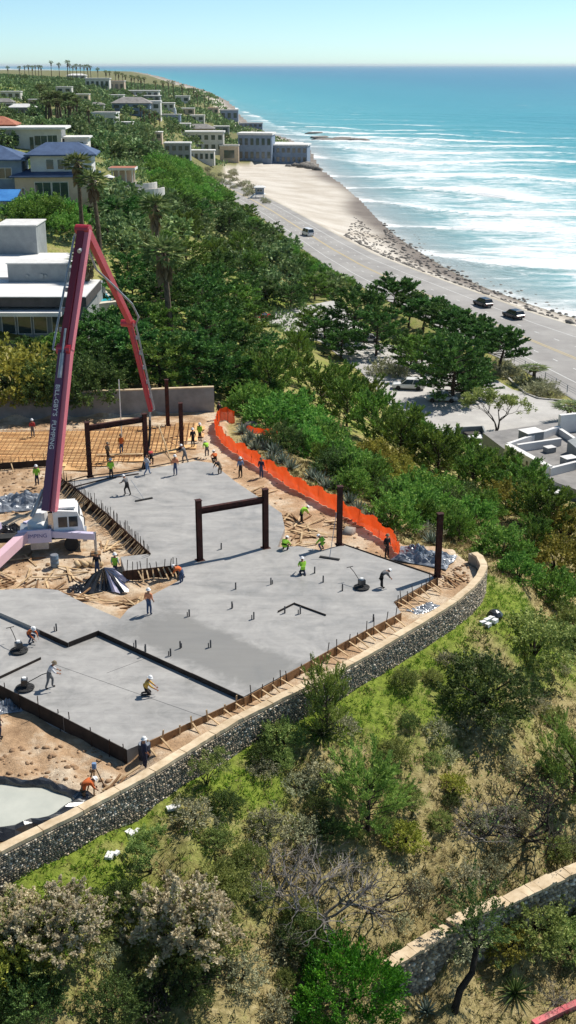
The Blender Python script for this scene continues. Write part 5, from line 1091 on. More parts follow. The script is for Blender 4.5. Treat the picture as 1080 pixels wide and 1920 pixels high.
# undergrowth that nobody could count, over the far coast
gu = np.random.default_rng(12); Yu = np.exp(gu.uniform(math.log(190), math.log(1700), 16000)); Xu = Yu * gu.uniform(-.27, .02, 16000); ku = (sea_dist(Xu, Yu) < -12) & (sdist(Xu, Yu, ROAD) > 3) & (sdist(Xu, Yu, BEACH) > 2); Xu, Yu = Xu[ku], Yu[ku]
for o in bpy.data.objects:
    if o.parent is None and o.name.split('.')[0] in ('house', 'garden_pavilion', 'garden_terrace', 'modern_house', 'swimming_pool', 'patio'):
        r_ = 9 if o.location.y < 450 else 14; k2 = (np.abs(Xu - o.location.x) > r_) | (np.abs(Yu - o.location.y) > r_ * 1.6); Xu, Yu = Xu[k2], Yu[k2]
ku = gu.uniform(size=len(Xu)) < .35 + .65 * (np.sin(Xu * .05) * np.sin(Yu * .03) > -.2); Xu, Yu = Xu[ku], Yu[ku]; Su = np.stack([Xu, Yu, hzf(Xu, Yu)], 1); su = np.clip(Yu / 420, .45, 2.4)
Cu = np.repeat(Su, 9, 0) + gu.normal(0, 1, (len(Su) * 9, 3)) * [.8, .8, .16] * np.repeat(su, 9)[:, None] + [0, 0, .25]; Vu, Fu = leaf_quads(Cu, unit(gu.normal(0, .6, Cu.shape) + [0, 0, .8]), 1.0, .75, gu)
Vu = Vu.reshape(-1, 4, 3); Vu = (Vu[:, :1] + (Vu - Vu[:, :1]) * np.repeat(su, 9)[:, None, None]).reshape(-1, 3); kind(obj('undergrowth', npmesh('undergrowth', Vu, Fu, L_far)), 'stuff', 'dull green undergrowth between the houses of the far coast')
# ------------------------------------------------------------------ vehicles
def paint(name, c, rough=.25): return Mt(name, c, tuple(x * .92 for x in c), .6, rough, spec=.6)
M_chrome = Mt('chrome', (.6, .6, .62), (.5, .5, .52), 3, .2, 0, .9)
M_lamp = Mt('lamp_lens', (.75, .74, .7), (.6, .6, .58), 3, .1); M_tail = Mt('tail_lamp', (.4, .02, .02), (.3, .02, .02), 3, .2)
def loft(secs):                              # list of closed sections with equal counts
    mb = MB(); n = len(secs[0])
    for s in secs: mb.v += [tuple(p) for p in s]
    for i in range(len(secs) - 1):
        for k in range(n): mb.f.append((i * n + k, i * n + (k + 1) % n, (i + 1) * n + (k + 1) % n, (i + 1) * n + k)); mb.m.append(0)
    mb.f += [tuple(range(n - 1, -1, -1)), tuple((len(secs) - 1) * n + k for k in range(n))]; mb.m += [0, 0]; return mb
def wheel(par, x, y, r, w):
    t = MB(); t.lathe([(r * .62, -w / 2), (r * .95, -w / 2), (r, -w / 2 + .05), (r, w / 2 - .05), (r * .95, w / 2), (r * .62, w / 2)], 16)
    me = t.mesh('tyre', M_rubber); e = obj('wheel', None, par, (x, y, r)); e.rotation_euler = (math.pi / 2, 0, 0); obj('tyre', me, e)
    rm = MB().lathe([(.05, -w * .42), (r * .6, -w * .4), (r * .63, -w * .2), (r * .63, w * .2), (r * .6, w * .4), (.05, w * .42)], 12).build('rim', M_steel, e)
def car(name, label, cat, loc, rz, col, Ln=4.7, Wd=1.9, Ht=1.65, style='suv', group=None):
    e = tag(empty(name, loc, rz), label, cat, group); hl, hw = Ln / 2, Wd / 2; m = paint(name + '_paint', col)
    def sec(x, zb, zt, w):                   # body cross section, rounded shoulders
        return [(x, -w * .92, zb), (x, -w, zb + .15), (x, -w, zt - .14), (x, -w * .93, zt), (x, w * .93, zt), (x, w, zt - .14), (x, w, zb + .15), (x, w * .92, zb)]
    zt = Ht * .56
    X = [(-hl, .42, zt * .92, .86), (-hl + .12, .32, zt, .95), (-hl * .5, .28, zt, 1), (hl * .3, .28, zt, 1), (hl * .62, .28, zt * .95, .98), (hl - .15, .3, zt * .86, .93), (hl, .4, zt * .72, .82)]
    loft([sec(x, a, b, hw * c) for x, a, b, c in X]).build('body', m, e, False)
    if style == 'pickup': c0, c1, c2, c3 = -hl * .12, -hl * .05, hl * .32, hl * .55
    elif style == 'van': c0, c1, c2, c3 = -hl * .97, -hl * .92, hl * .45, hl * .72
    elif style == 'suv': c0, c1, c2, c3 = -hl * .95, -hl * .78, hl * .12, hl * .48
    else: c0, c1, c2, c3 = -hl * .72, -hl * .38, hl * .1, hl * .5
    w0, w1 = hw * .94, hw * .76; z0, z1 = zt - .01, Ht
    def cs(x0, x1, z, w): return [(x0, -w, z), (x1, -w, z), (x1, w, z), (x0, w, z)]
    cb = MB(); a, b = cs(c0, c3, z0, w0), cs(c1, c2, z1 - .05, w1); cb.add(a + b, [(3, 2, 1, 0), (4, 5, 6, 7), (0, 1, 5, 4), (1, 2, 6, 5), (2, 3, 7, 6), (3, 0, 4, 7)]); cb.build('windows', M_dglass, e)
    rf = MB(); rf.add(cs(c1 - .08, c2 + .1, z1 - .07, w1 + .03) + cs(c1 + .06, c2 - .06, z1, w1 - .08), [(3, 2, 1, 0), (4, 5, 6, 7), (0, 1, 5, 4), (1, 2, 6, 5), (2, 3, 7, 6), (3, 0, 4, 7)]); rf.build('roof', m, e)
    pl = MB()
    for s in (-1, 1):
        for xa, xb in ((c0, c1), (c3, c2), ((c0 + c3) / 2, (c1 + c2) / 2)): pl.bar((xa, s * (w0 + .01), z0), (xb, s * (w1 + .012), z1 - .05), .09, .05)
    pl.build('pillars', m, e)
    for x in (-hl * .6, hl * .62):
        for s in (-1, 1): wheel(e, x, s * (hw - .1), .36, .25)
    for s in (-1, 1):
        MB().box((hl - .06, s * hw * .62, zt * .68), (.12, .34, .14)).build('headlight', M_lamp, e); MB().box((-hl + .02, s * hw * .72, zt * .75), (.08, .22, .22)).build('tail_light', M_tail, e)
    return e
q = P(766, 729, -14.5); car('parked_suv', 'white parked car with roof rails in the middle of the car park', 'car', q, R(172), (.8, .8, .8), 5.1, 2.0, 1.75)
q = P(828, 752, -14.5); car('parked_car', 'silver blue car half in shade under the big dark cypress', 'car', q, R(176), (.45, .5, .56), style='sedan', Ht=1.5)
q = P(490, 598, -14.5); car('red_car', 'red car at the far end of the car park', 'car', q, R(60), (.5, .02, .03), style='sedan', Ht=1.45)
q = P(905, 574, zroad(255)); car('pickup_truck', 'black pickup parked on the sea side shoulder, farther of two', 'pickup', (q[0], q[1], q[2] + .02), R(112), (.015, .015, .018), 5.4, 2.0, 1.85, 'suv', 'dark vehicles on the shoulder')
q = P(962, 596, zroad(244)); car('dark_suv', 'black car parked on the sea side shoulder, nearer of two', 'car', (q[0], q[1], q[2] + .02), R(114), (.015, .015, .018), 5.4, 2.1, 1.8, 'suv', 'dark vehicles on the shoulder')
q = P(577, 442, zroad(370)); car('white_van', 'small white van on the far highway', 'van', (q[0], q[1], q[2] + .02), R(110), (.8, .8, .8), 5.6, 2.1, 2.3, 'van')
q = P(690, 640, -14.5); car('shaded_car', 'pale car in deep shade below the broad dark cypress', 'car', q, R(170), (.6, .62, .64), style='sedan', Ht=1.45)
# ------------------------------------------------------------------ concrete pump truck
M_red = paint('boom_red', (.42, .025, .04), .35); M_redlit = paint('boom_red_sunlit', (.62, .16, .2), .4); M_purple = paint('boom_purple', (.10, .03, .085), .4); M_blueg = paint('truck_teal', (.05, .12, .15), .5); M_lil = paint('outrigger_lilac', (.62, .56, .72), .4)
gz = -.75; tq = Vector(P(28, 1030, gz)); ta = R(10)
tk = tag(empty('pump_truck', tq, ta), 'concrete pump truck with white cab and long folded red boom', 'truck')
# local frame: +x towards the cab
cb = [(3.0, 1.15), (5.05, 1.15), (5.2, 1.6), (5.05, 2.35), (4.75, 3.15), (3.2, 3.3), (3.0, 3.1)]
mb = MB(); n_ = len(cb); mb.add([(x, -1.22, z) for x, z in cb] + [(x, 1.22, z) for x, z in cb], [tuple(range(n_)), tuple(range(2 * n_ - 1, n_ - 1, -1))] + [((i + 1) % n_, i, n_ + i, n_ + (i + 1) % n_) for i in range(n_)])
cab = mb.build('cab', M_white, tk)
MB().add([(5.17, -1.05, 1.75), (5.17, 1.05, 1.75), (4.86, 1.0, 2.95), (4.86, -1.0, 2.95), (5.13, -1.05, 1.75), (5.13, 1.05, 1.75), (4.82, 1.0, 2.95), (4.82, -1.0, 2.95)], [(0, 1, 2, 3), (7, 6, 5, 4), (0, 4, 5, 1), (2, 6, 7, 3), (1, 5, 6, 2), (3, 7, 4, 0)]).build('windscreen', M_dglass, cab)
for s in (-1, 1):
    for x0, x1 in ((3.35, 4.0), (4.12, 4.75)): MB().box(((x0 + x1) / 2, s * 1.22, 2.4), (x1 - x0, .06, .8)).build('side_window', M_dglass, cab)
    MB().tube([(5.0, s * 1.3, 2.9), (5.25, s * 1.55, 2.8), (5.25, s * 1.55, 2.2)], .04, 5).build('mirror', M_rubber, cab)
MB().box((3.9, 0, 3.36), (1.5, 1.8, .12)).build('roof_fairing', M_white, cab); MB().box((5.2, 0, .9), (.3, 2.3, .35)).build('bumper', M_steel, cab); MB().box((2.8, -.9, 2.2), (.35, .35, 1.8)).build('exhaust_stack', M_chrome, tk)
MB().box((-1.5, 0, .95), (13, 1.0, .35)).build('chassis', M_rubber, tk)
for x in (4.2, -3.2, -4.6):
    for s in (-1, 1): wheel(tk, x, s * 1.02, .54, .36)
MB().box((1.6, 0, 1.35), (2.2, 2.4, .5)).build('platform', M_steel, tk); MB().lathe([(.95, 1.6), (.95, 2.1), (.6, 2.3), (.55, 2.9)], 14, (2.0, 0, 0)).build('turret', M_white, tk)
MB().box((1.6, -1.45, 1.5), (2.4, .22, 1.0)).build('side_box', M_lil, tk); MB().box((1.9, -1.2, .75), (1.3, .5, .6)).build('tool_box', M_steel, tk)
MB().box((-3.8, 0, 1.75), (4.2, 1.9, .9)).build('pump_deck', M_blueg, tk); MB().box((-3.6, 0, 2.5), (3.8, .5, .5)).build('hydraulic_tank', M_steel, tk); MB().lathe([(.3, 0), (1.0, .9), (1.05, 1.0)], 10, (-6.8, 0, 1.2)).build('hopper', M_steel, tk)
for k in range(5): MB().tube([(-5.5, -.6 + .3 * k, 2.35), (-1.6, -.6 + .3 * k, 2.3)], .06, 6).build('hydraulic_pipe', M_steel, tk)
MB().lathe([(.5, -.18), (.55, -.1), (.55, .1), (.5, .18)], 14, (-4.6, -1.1, 2.0)).build('hose_reel', paint('reel_blue', (.1, .2, .3)), tk)
ti = tk.matrix_basis.inverted() if False else (Matrix.Translation(tq) @ Matrix.Rotation(ta, 4, 'Z')).inverted()
def T(px, py, z): return ti @ Vector(P(px, py, z))
def outrigger(a, b, w, name='outrigger', mt=None):
    o = MB().bar(a, b, w, w * 1.2).build(name, mt or M_lil, tk); MB().tube([(b[0], b[1], b[2] + .3), (b[0], b[1], .12)], .1, 8).build('jack_leg', M_steel, o); MB().box((b[0], b[1], .07), (.7, .7, .14)).build('foot_pad', M_wood, o)
outrigger((2.2, -1.0, 1.55), tuple(T(178, 1005, gz + 1.45)), .4); outrigger((1.0, -1.1, 1.6), tuple(T(-30, 1075, gz + .9)), .62, 'rear_outrigger', paint('outrigger_pink', (.75, .5, .55), .4)); outrigger((.8, 1.0, 1.5), (3.4, 4.2, 1.1), .38); outrigger((-1, 1.1, 1.5), (-6.5, 4.2, 1.0), .4)
# boom: joints found in the upright plane from the turret to the pour
b0 = Vector(P(90, 958, 2.5)); tip = Vector((P(276, 884, 0)[0], P(276, 884, 0)[1], 0)); bd = Vector((tip.x - b0.x, tip.y - b0.y, 0))
def onplane(px, py):
    u = (px - 540) / FPX; v = -(py - 960) / FPX; d = Vector((u, math.cos(PITCH) + math.sin(PITCH) * v, -math.sin(PITCH) + math.cos(PITCH) * v))
    n = Vector((bd.y, -bd.x, 0)); C0 = Vector((0, 0, CAMH)); t = n.dot(b0 - C0) / n.dot(d); return C0 + d * t
J = [onplane(*p) for p in ((90, 958), (121, 655), (155, 430), (239, 606), (279, 770))]
side = Vector((bd.y, -bd.x, 0)).normalized()
def section(a, b, w0, w1, mt, name='boom_section', off=0.0, th=.34):
    a, b = ti @ (a + side * off), ti @ (b + side * off); d = (b - a).normalized(); sd = (ti.to_3x3() @ side).normalized(); u = sd.cross(d).normalized(); mb = MB(); V = []
    for p, w in ((a, w0), (a + (b - a) * .5, (w0 + w1) / 2 * 1.04), (b, w1)):
        for x, y in ((-1, -1), (1, -1), (1, 1), (-1, 1)): V.append(p + sd * x * th / 2 + u * y * w / 2)
    F = [(0, 1, 2, 3), (11, 10, 9, 8)]
    for i in range(2):
        for k in range(4): F.append((i * 4 + k, i * 4 + 4 + k, i * 4 + 4 + (k + 1) % 4, i * 4 + (k + 1) % 4))
    mb.add(V, F)
    for k in range(2, len(mb.f)): pass
    return mb.build(name, mt, tk)
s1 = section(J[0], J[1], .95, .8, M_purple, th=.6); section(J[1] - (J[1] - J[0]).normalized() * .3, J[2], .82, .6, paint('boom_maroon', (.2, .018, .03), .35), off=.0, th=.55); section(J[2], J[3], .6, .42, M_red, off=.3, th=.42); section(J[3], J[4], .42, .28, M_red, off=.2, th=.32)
# side flange of the lower sections, sunlight put into its paler red
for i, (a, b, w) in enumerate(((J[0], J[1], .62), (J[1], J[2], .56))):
    a_, b_ = ti @ (a + side * .5), ti @ (b + side * .46); MB().bar(a_, b_, .36, w * .8).build('boom_lit_flange', M_redlit, tk)
for i, j in enumerate(J[1:4]):
    c = ti @ j; s_ = (ti.to_3x3() @ side).normalized(); MB().tube([c - s_ * .5, c + s_ * .6], .42 - .06 * i, 12).build('boom_joint', M_red, tk)
def pipe(pts, r=.085): MB().tube([ti @ p for p in pts], r, 7).build('delivery_pipe', M_steel, tk)
def along(a, b, f, o=0, n=0): d = (b - a); u = side.cross(d.normalized()); return a + d * f + side * o + u * n
pipe([along(J[0], J[1], .05, -.45, -.5), along(J[0], J[1], .98, -.5, -.5), along(J[1], J[2], .0, -1.1, -.3), along(J[1], J[2], .06, -1.1, -.3), along(J[1], J[2], .95, -.75, -.3), along(J[1], J[2], 1.0, -.3, .1)])
pipe([along(J[2], J[3], .06, .1, -.5), along(J[2], J[3], .3, .3, -1.0), along(J[2], J[3], .55, .5, -.2), along(J[2], J[3], .8, 1.0, .3), along(J[2], J[3], .98, .9, .5), along(J[3], J[4], .03, .55, .3), along(J[3], J[4], .98, .5, .1)])
pipe([along(J[3], J[4], .98, .5, .1), J[4] + Vector((.1, 0, -.1)), J[4] + Vector((.05, .1, -.9))], .1)
MB().tube([ti @ (J[4] + Vector((.05, .1, -.8))), ti @ (J[4] + Vector((0, .15, -2.0))), ti @ (J[4] + Vector((-.15, .3, -3.2))), ti @ Vector((tip.x - .4, tip.y + .2, .25))], .11, 7).build('end_hose', M_rubber, tk)
clm = MB().box((0, 0, 0), (.34, .16, .3)).mesh('pipe_clamp', M_steel)
for a, b, o_, n_, k in ((J[0], J[1], -.45, -.5, 7), (J[1], J[2], -.9, -.3, 6), (J[3], J[4], .52, .2, 6)):
    for i in range(1, k): obj('pipe_clamp', clm, tk, ti @ along(a, b, i / k, o_ * .72, n_ * .9))
def cyl(a, b): MB().tube([ti @ a, ti @ ((a + b) / 2)], .16, 8).tube([ti @ ((a + b) / 2), ti @ b], .08, 8).build('hydraulic_ram', M_steel, tk)
cyl(b0 + Vector((-1.2, -.2, -.4)), along(J[0], J[1], .3, -.1, -.5)); cyl(along(J[0], J[1], .82, .1, .5), along(J[1], J[2], .16, .1, .5)); cyl(along(J[1], J[2], .8, .2, .42), along(J[2], J[3], .12, .2, .45))
def text(body, size, par, M4, mat, nm='lettering'):
    c = bpy.data.curves.new(nm, 'FONT'); c.body = body; c.size = size; c.extrude = .006; c.align_x = 'CENTER'; c.align_y = 'CENTER'; t = bpy.data.objects.new(nm, c); COL.objects.link(t)
    dg = bpy.context.evaluated_depsgraph_get(); me = bpy.data.meshes.new_from_object(t.evaluated_get(dg)); bpy.data.objects.remove(t); me.materials.clear(); me.materials.append(mat); o = obj(nm, me, par); o.matrix_local = M4; return o
# white lettering down the first boom section, on the side towards the camera
a, b = ti @ J[0], ti @ J[1]; d = (a - b).normalized(); sd = (ti.to_3x3() @ side).normalized(); camd = (ti @ Vector((0, 0, CAMH)) - (a + b) / 2).normalized()
nrm = sd.cross(d).normalized(); nrm = nrm if nrm.dot(camd) > 0 else -nrm
X_, Z_ = d, nrm; Y_ = Z_.cross(X_); c = b + (a - b) * .42 + nrm * .475
text("BILL-GBY'S  PUMPING", .5, tk, Matrix(((X_.x, Y_.x, Z_.x, c.x), (X_.y, Y_.y, Z_.y, c.y), (X_.z, Y_.z, Z_.z, c.z), (0, 0, 0, 1))), M_white)
text("PUMPING", .42, tk, Matrix(((1, 0, 0, 1.6), (0, 0, -1, -1.575), (0, 1, 0, 1.55), (0, 0, 0, 1))), paint('sign_blue', (.05, .08, .3)), 'side_lettering')

# ------------------------------------------------------------------ people
M_skin = Mt('skin', lin(176, 126, 98), lin(150, 104, 80), 6, .6); M_boot = Mt('boots', lin(60, 50, 42), lin(40, 34, 30), 5, .8)
CL = {k: Mt('cloth_' + k, lin(*c), lin(*[int(x * .8) for x in c]), 5, .9) for k, c in dict(orange=(226, 116, 60), white=(220, 220, 224), navy=(44, 50, 74), black=(36, 36, 40), lime=(168, 226, 70), grey=(120, 120, 122), blue=(120, 146, 180), jeans=(70, 88, 120), khaki=(132, 118, 98), red=(190, 70, 70), yellow=(226, 178, 84), salmon=(230, 150, 110), dark=(52, 48, 48)).items()}
M_hat = Mt('hard_hat_white', (.8, .8, .8), (.7, .7, .7), 2, .4); M_haty = Mt('hard_hat_yellow', (.75, .6, .1), (.7, .55, .1), 2, .4)
BASE = dict(pel=(0, 0, .95), chest=(0, 0, 1.3), neck=(0, 0, 1.48), head=(0, -.02, 1.58), htop=(0, -.02, 1.74), ls=(.19, 0, 1.42), le=(.25, .03, 1.14), lh=(.25, -.12, .92), rs=(-.19, 0, 1.42), re=(-.25, .03, 1.14), rh=(-.25, -.12, .92), lk=(.11, -.03, .5), la=(.11, .02, .08), lt=(.12, -.16, .04), rk=(-.11, -.03, .5), ra=(-.11, .02, .08), rt=(-.12, -.16, .04))
POSES = {'stand': {}, 'walk': dict(lk=(.1, -.2, .52), la=(.1, -.28, .08), lt=(.1, -.46, .06), rk=(-.1, .06, .5), ra=(-.1, .32, .14), rt=(-.1, .2, .03), le=(.26, .14, 1.16), lh=(.27, .08, .94), re=(-.26, -.12, 1.16), rh=(-.24, -.34, 1.08)),
 'bend': dict(pel=(0, .12, .92), chest=(0, -.2, 1.1), neck=(0, -.36, 1.12), head=(0, -.46, 1.12), htop=(0, -.58, 1.2), ls=(.19, -.3, 1.1), le=(.22, -.4, .86), lh=(.16, -.56, .66), rs=(-.19, -.3, 1.1), re=(-.22, -.4, .86), rh=(-.16, -.56, .66), lk=(.13, -.02, .5), rk=(-.13, .06, .5)),
 'push': dict(pel=(0, .1, .92), chest=(0, -.06, 1.24), neck=(0, -.16, 1.38), head=(0, -.24, 1.45), htop=(0, -.3, 1.6), ls=(.19, -.1, 1.33), le=(.25, -.26, 1.08), lh=(.2, -.5, .98), rs=(-.19, -.1, 1.33), re=(-.25, -.26, 1.08), rh=(-.2, -.5, .98), lk=(.12, -.12, .5), la=(.12, -.06, .08), lt=(.12, -.24, .04), rk=(-.12, .14, .5), ra=(-.12, .3, .1), rt=(-.12, .16, .03)),
 'kneel': dict(pel=(0, .22, .42), chest=(0, .04, .74), neck=(0, -.06, .9), head=(0, -.12, .98), htop=(0, -.17, 1.13), ls=(.19, 0, .85), le=(.24, -.2, .62), lh=(.17, -.46, .4), rs=(-.19, 0, .85), re=(-.24, -.2, .62), rh=(-.12, -.5, .36), lk=(.15, -.16, .1), la=(.14, .26, .1), lt=(.14, .4, .03), rk=(-.15, -.16, .1), ra=(-.14, .26, .1), rt=(-.14, .4, .03)),
 'crouch': dict(pel=(0, .2, .5), chest=(0, -.02, .8), neck=(0, -.16, .93), head=(0, -.24, .98), htop=(0, -.34, 1.1), ls=(.19, -.08, .88), le=(.26, -.28, .66), lh=(.18, -.44, .4), rs=(-.19, -.08, .88), re=(-.26, -.28, .66), rh=(-.16, -.5, .4), lk=(.18, -.22, .5), la=(.15, .04, .08), lt=(.16, -.14, .04), rk=(-.18, -.22, .5), ra=(-.15, .04, .08), rt=(-.16, -.14, .04))}
EDG = [('pel', 'chest'), ('chest', 'neck'), ('neck', 'head'), ('head', 'htop'), ('chest', 'ls'), ('ls', 'le'), ('le', 'lh'), ('chest', 'rs'), ('rs', 're'), ('re', 'rh'), ('pel', 'lk'), ('lk', 'la'), ('la', 'lt'), ('pel', 'rk'), ('rk', 'ra'), ('ra', 'rt')]
RAD = dict(pel=(.16, .13), chest=(.17, .13), neck=(.06, .06), head=(.095, .1), htop=(.07, .08), ls=(.08, .08), le=(.055, .055), lh=(.045, .03), rs=(.08, .08), re=(.055, .055), rh=(.045, .03), lk=(.075, .075), la=(.055, .055), lt=(.05, .04), rk=(.075, .075), ra=(.055, .055), rt=(.05, .04))
PART = {'pel': 2, 'chest': 1, 'neck': 0, 'head': 0, 'htop': 0, 'ls': 1, 'le': 1, 'lh': 0, 'rs': 1, 're': 1, 'rh': 0, 'lk': 2, 'la': 2, 'lt': 3, 'rk': 2, 'ra': 2, 'rt': 3}
BODY = {}
for nm, chg in POSES.items():
    J_ = dict(BASE); J_.update(chg); ks = list(J_); me = bpy.data.meshes.new('figure'); me.from_pydata([J_[k] for k in ks], [(ks.index(a), ks.index(b)) for a, b in EDG], []); o = obj('figure', me)
    md = o.modifiers.new('skin', 'SKIN')
    for i, k in enumerate(ks): me.skin_vertices[0].data[i].radius = RAD[k]; me.skin_vertices[0].data[i].use_root = (k == 'pel')
    sb = o.modifiers.new('sub', 'SUBSURF'); sb.levels = 1; sb.render_levels = 1
    dg = bpy.context.evaluated_depsgraph_get(); m2 = bpy.data.meshes.new_from_object(o.evaluated_get(dg)); bpy.data.objects.remove(o); m2.materials.clear()
    pts = [(Vector(J_[a]) * (1 - f) + Vector(J_[b]) * f, PART[b] if f > .45 else PART[a]) for a, b in EDG for f in (0, .25, .5, .75, 1)]
    mi = []
    for p in m2.polygons:
        c = p.center; mi.append(min(pts, key=lambda q: (q[0] - c).length_squared)[1])
    m2.polygons.foreach_set('material_index', mi); m2.polygons.foreach_set('use_smooth', [True] * len(mi)); BODY[nm] = (m2, J_)
def person(px, py, pose, face, shirt, legs, label, vest=None, hat='white', z=0.0, loc=None, scale=1.0):
    m2, J_ = BODY[pose]; me = m2.copy(); 
    for x in (M_skin, CL[shirt], CL[legs], M_boot): me.materials.append(x)
    q = loc or P(px, py, z); e = tag(empty('person', q, R(face), 1.03 * scale), label, 'person', 'workers on the building site'); obj('body', me, e)
    h, hp = Vector(J_['htop']), Vector(J_['head']); up = (h - hp).normalized(); M4 = Matrix.Translation(h - up * .07) @ up.to_track_quat('Z', 'Y').to_matrix().to_4x4()
    if hat:
        hm = MB().lathe([(.17, 0), (.165, .015), (.125, .025), (.12, .08), (.085, .13), (.03, .15)], 12); o = hm.build('hard_hat' if hat != 'cap' else 'sun_hat', M_haty if hat == 'yellow' else CL['khaki'] if hat == 'cap' else M_hat, e, True); o.matrix_local = M4
    # face: nose and eyes on the front of the head (-y)
    fd = Vector((0, -1, 0)); fd = (fd - up * fd.dot(up)).normalized(); c = hp + up * .03 + fd * .095
    fm = MB(); fm.lathe([(.018, 0), (.006, .03)], 5, (0, 0, 0)); o = fm.build('nose', M_skin, e); o.matrix_local = Matrix.Translation(c - up * .03) @ fd.to_track_quat('Z', 'Y').to_matrix().to_4x4()
    sdv = fd.cross(up); ey = MB()
    for s in (-1, 1): p = c + sdv * s * .035 - fd * .008; ey.box(p, (.02, .02, .014))
    ey.build('eyes', M_boot, e)
    for s, w, el in (('l', 'lh', 'le'), ('r', 'rh', 're')):        # five fingers each
        wv = Vector(J_[w]); d = (wv - Vector(J_[el])).normalized(); a = d.orthogonal().normalized(); b = d.cross(a); fm = MB()
        for k in range(4): o_ = a * (k - 1.5) * .022; fm.tube([wv + d * .02 + o_, wv + d * (.09 + .012 * (k in (1, 2))) + o_, wv + d * .12 + o_ + b * .03], [.011, .01, .008], 5)
        fm.tube([wv + a * .03, wv + a * .06 + d * .04, wv + a * .06 + d * .075 + b * .015], [.012, .011, .009], 5); fm.build('hand', M_skin, e)
    if vest:                                  # the shirt faces of the trunk, pushed outwards
        ch, pe, nk = Vector(J_['chest']), Vector(J_['pel']), Vector(J_['neck']); mb = MB(); ax = (nk - pe).normalized(); idx = {}
        for p in m2.polygons:
            c = p.center; t = (c - pe).dot(ax) / (nk - pe).length; rd = (c - pe - ax * (c - pe).dot(ax)).length
            if .02 < t < .98 and rd < .225 and p.material_index in (1, 2):
                f = []
                for vi in p.vertices:
                    if vi not in idx: v = m2.vertices[vi]; idx[vi] = len(mb.v); mb.v.append(tuple(v.co + v.normal * .02))
                    f.append(idx[vi])
                mb.f.append(tuple(f)); mb.m.append(0)
        mb.build('safety_vest', CL[vest], e, True)
    return e
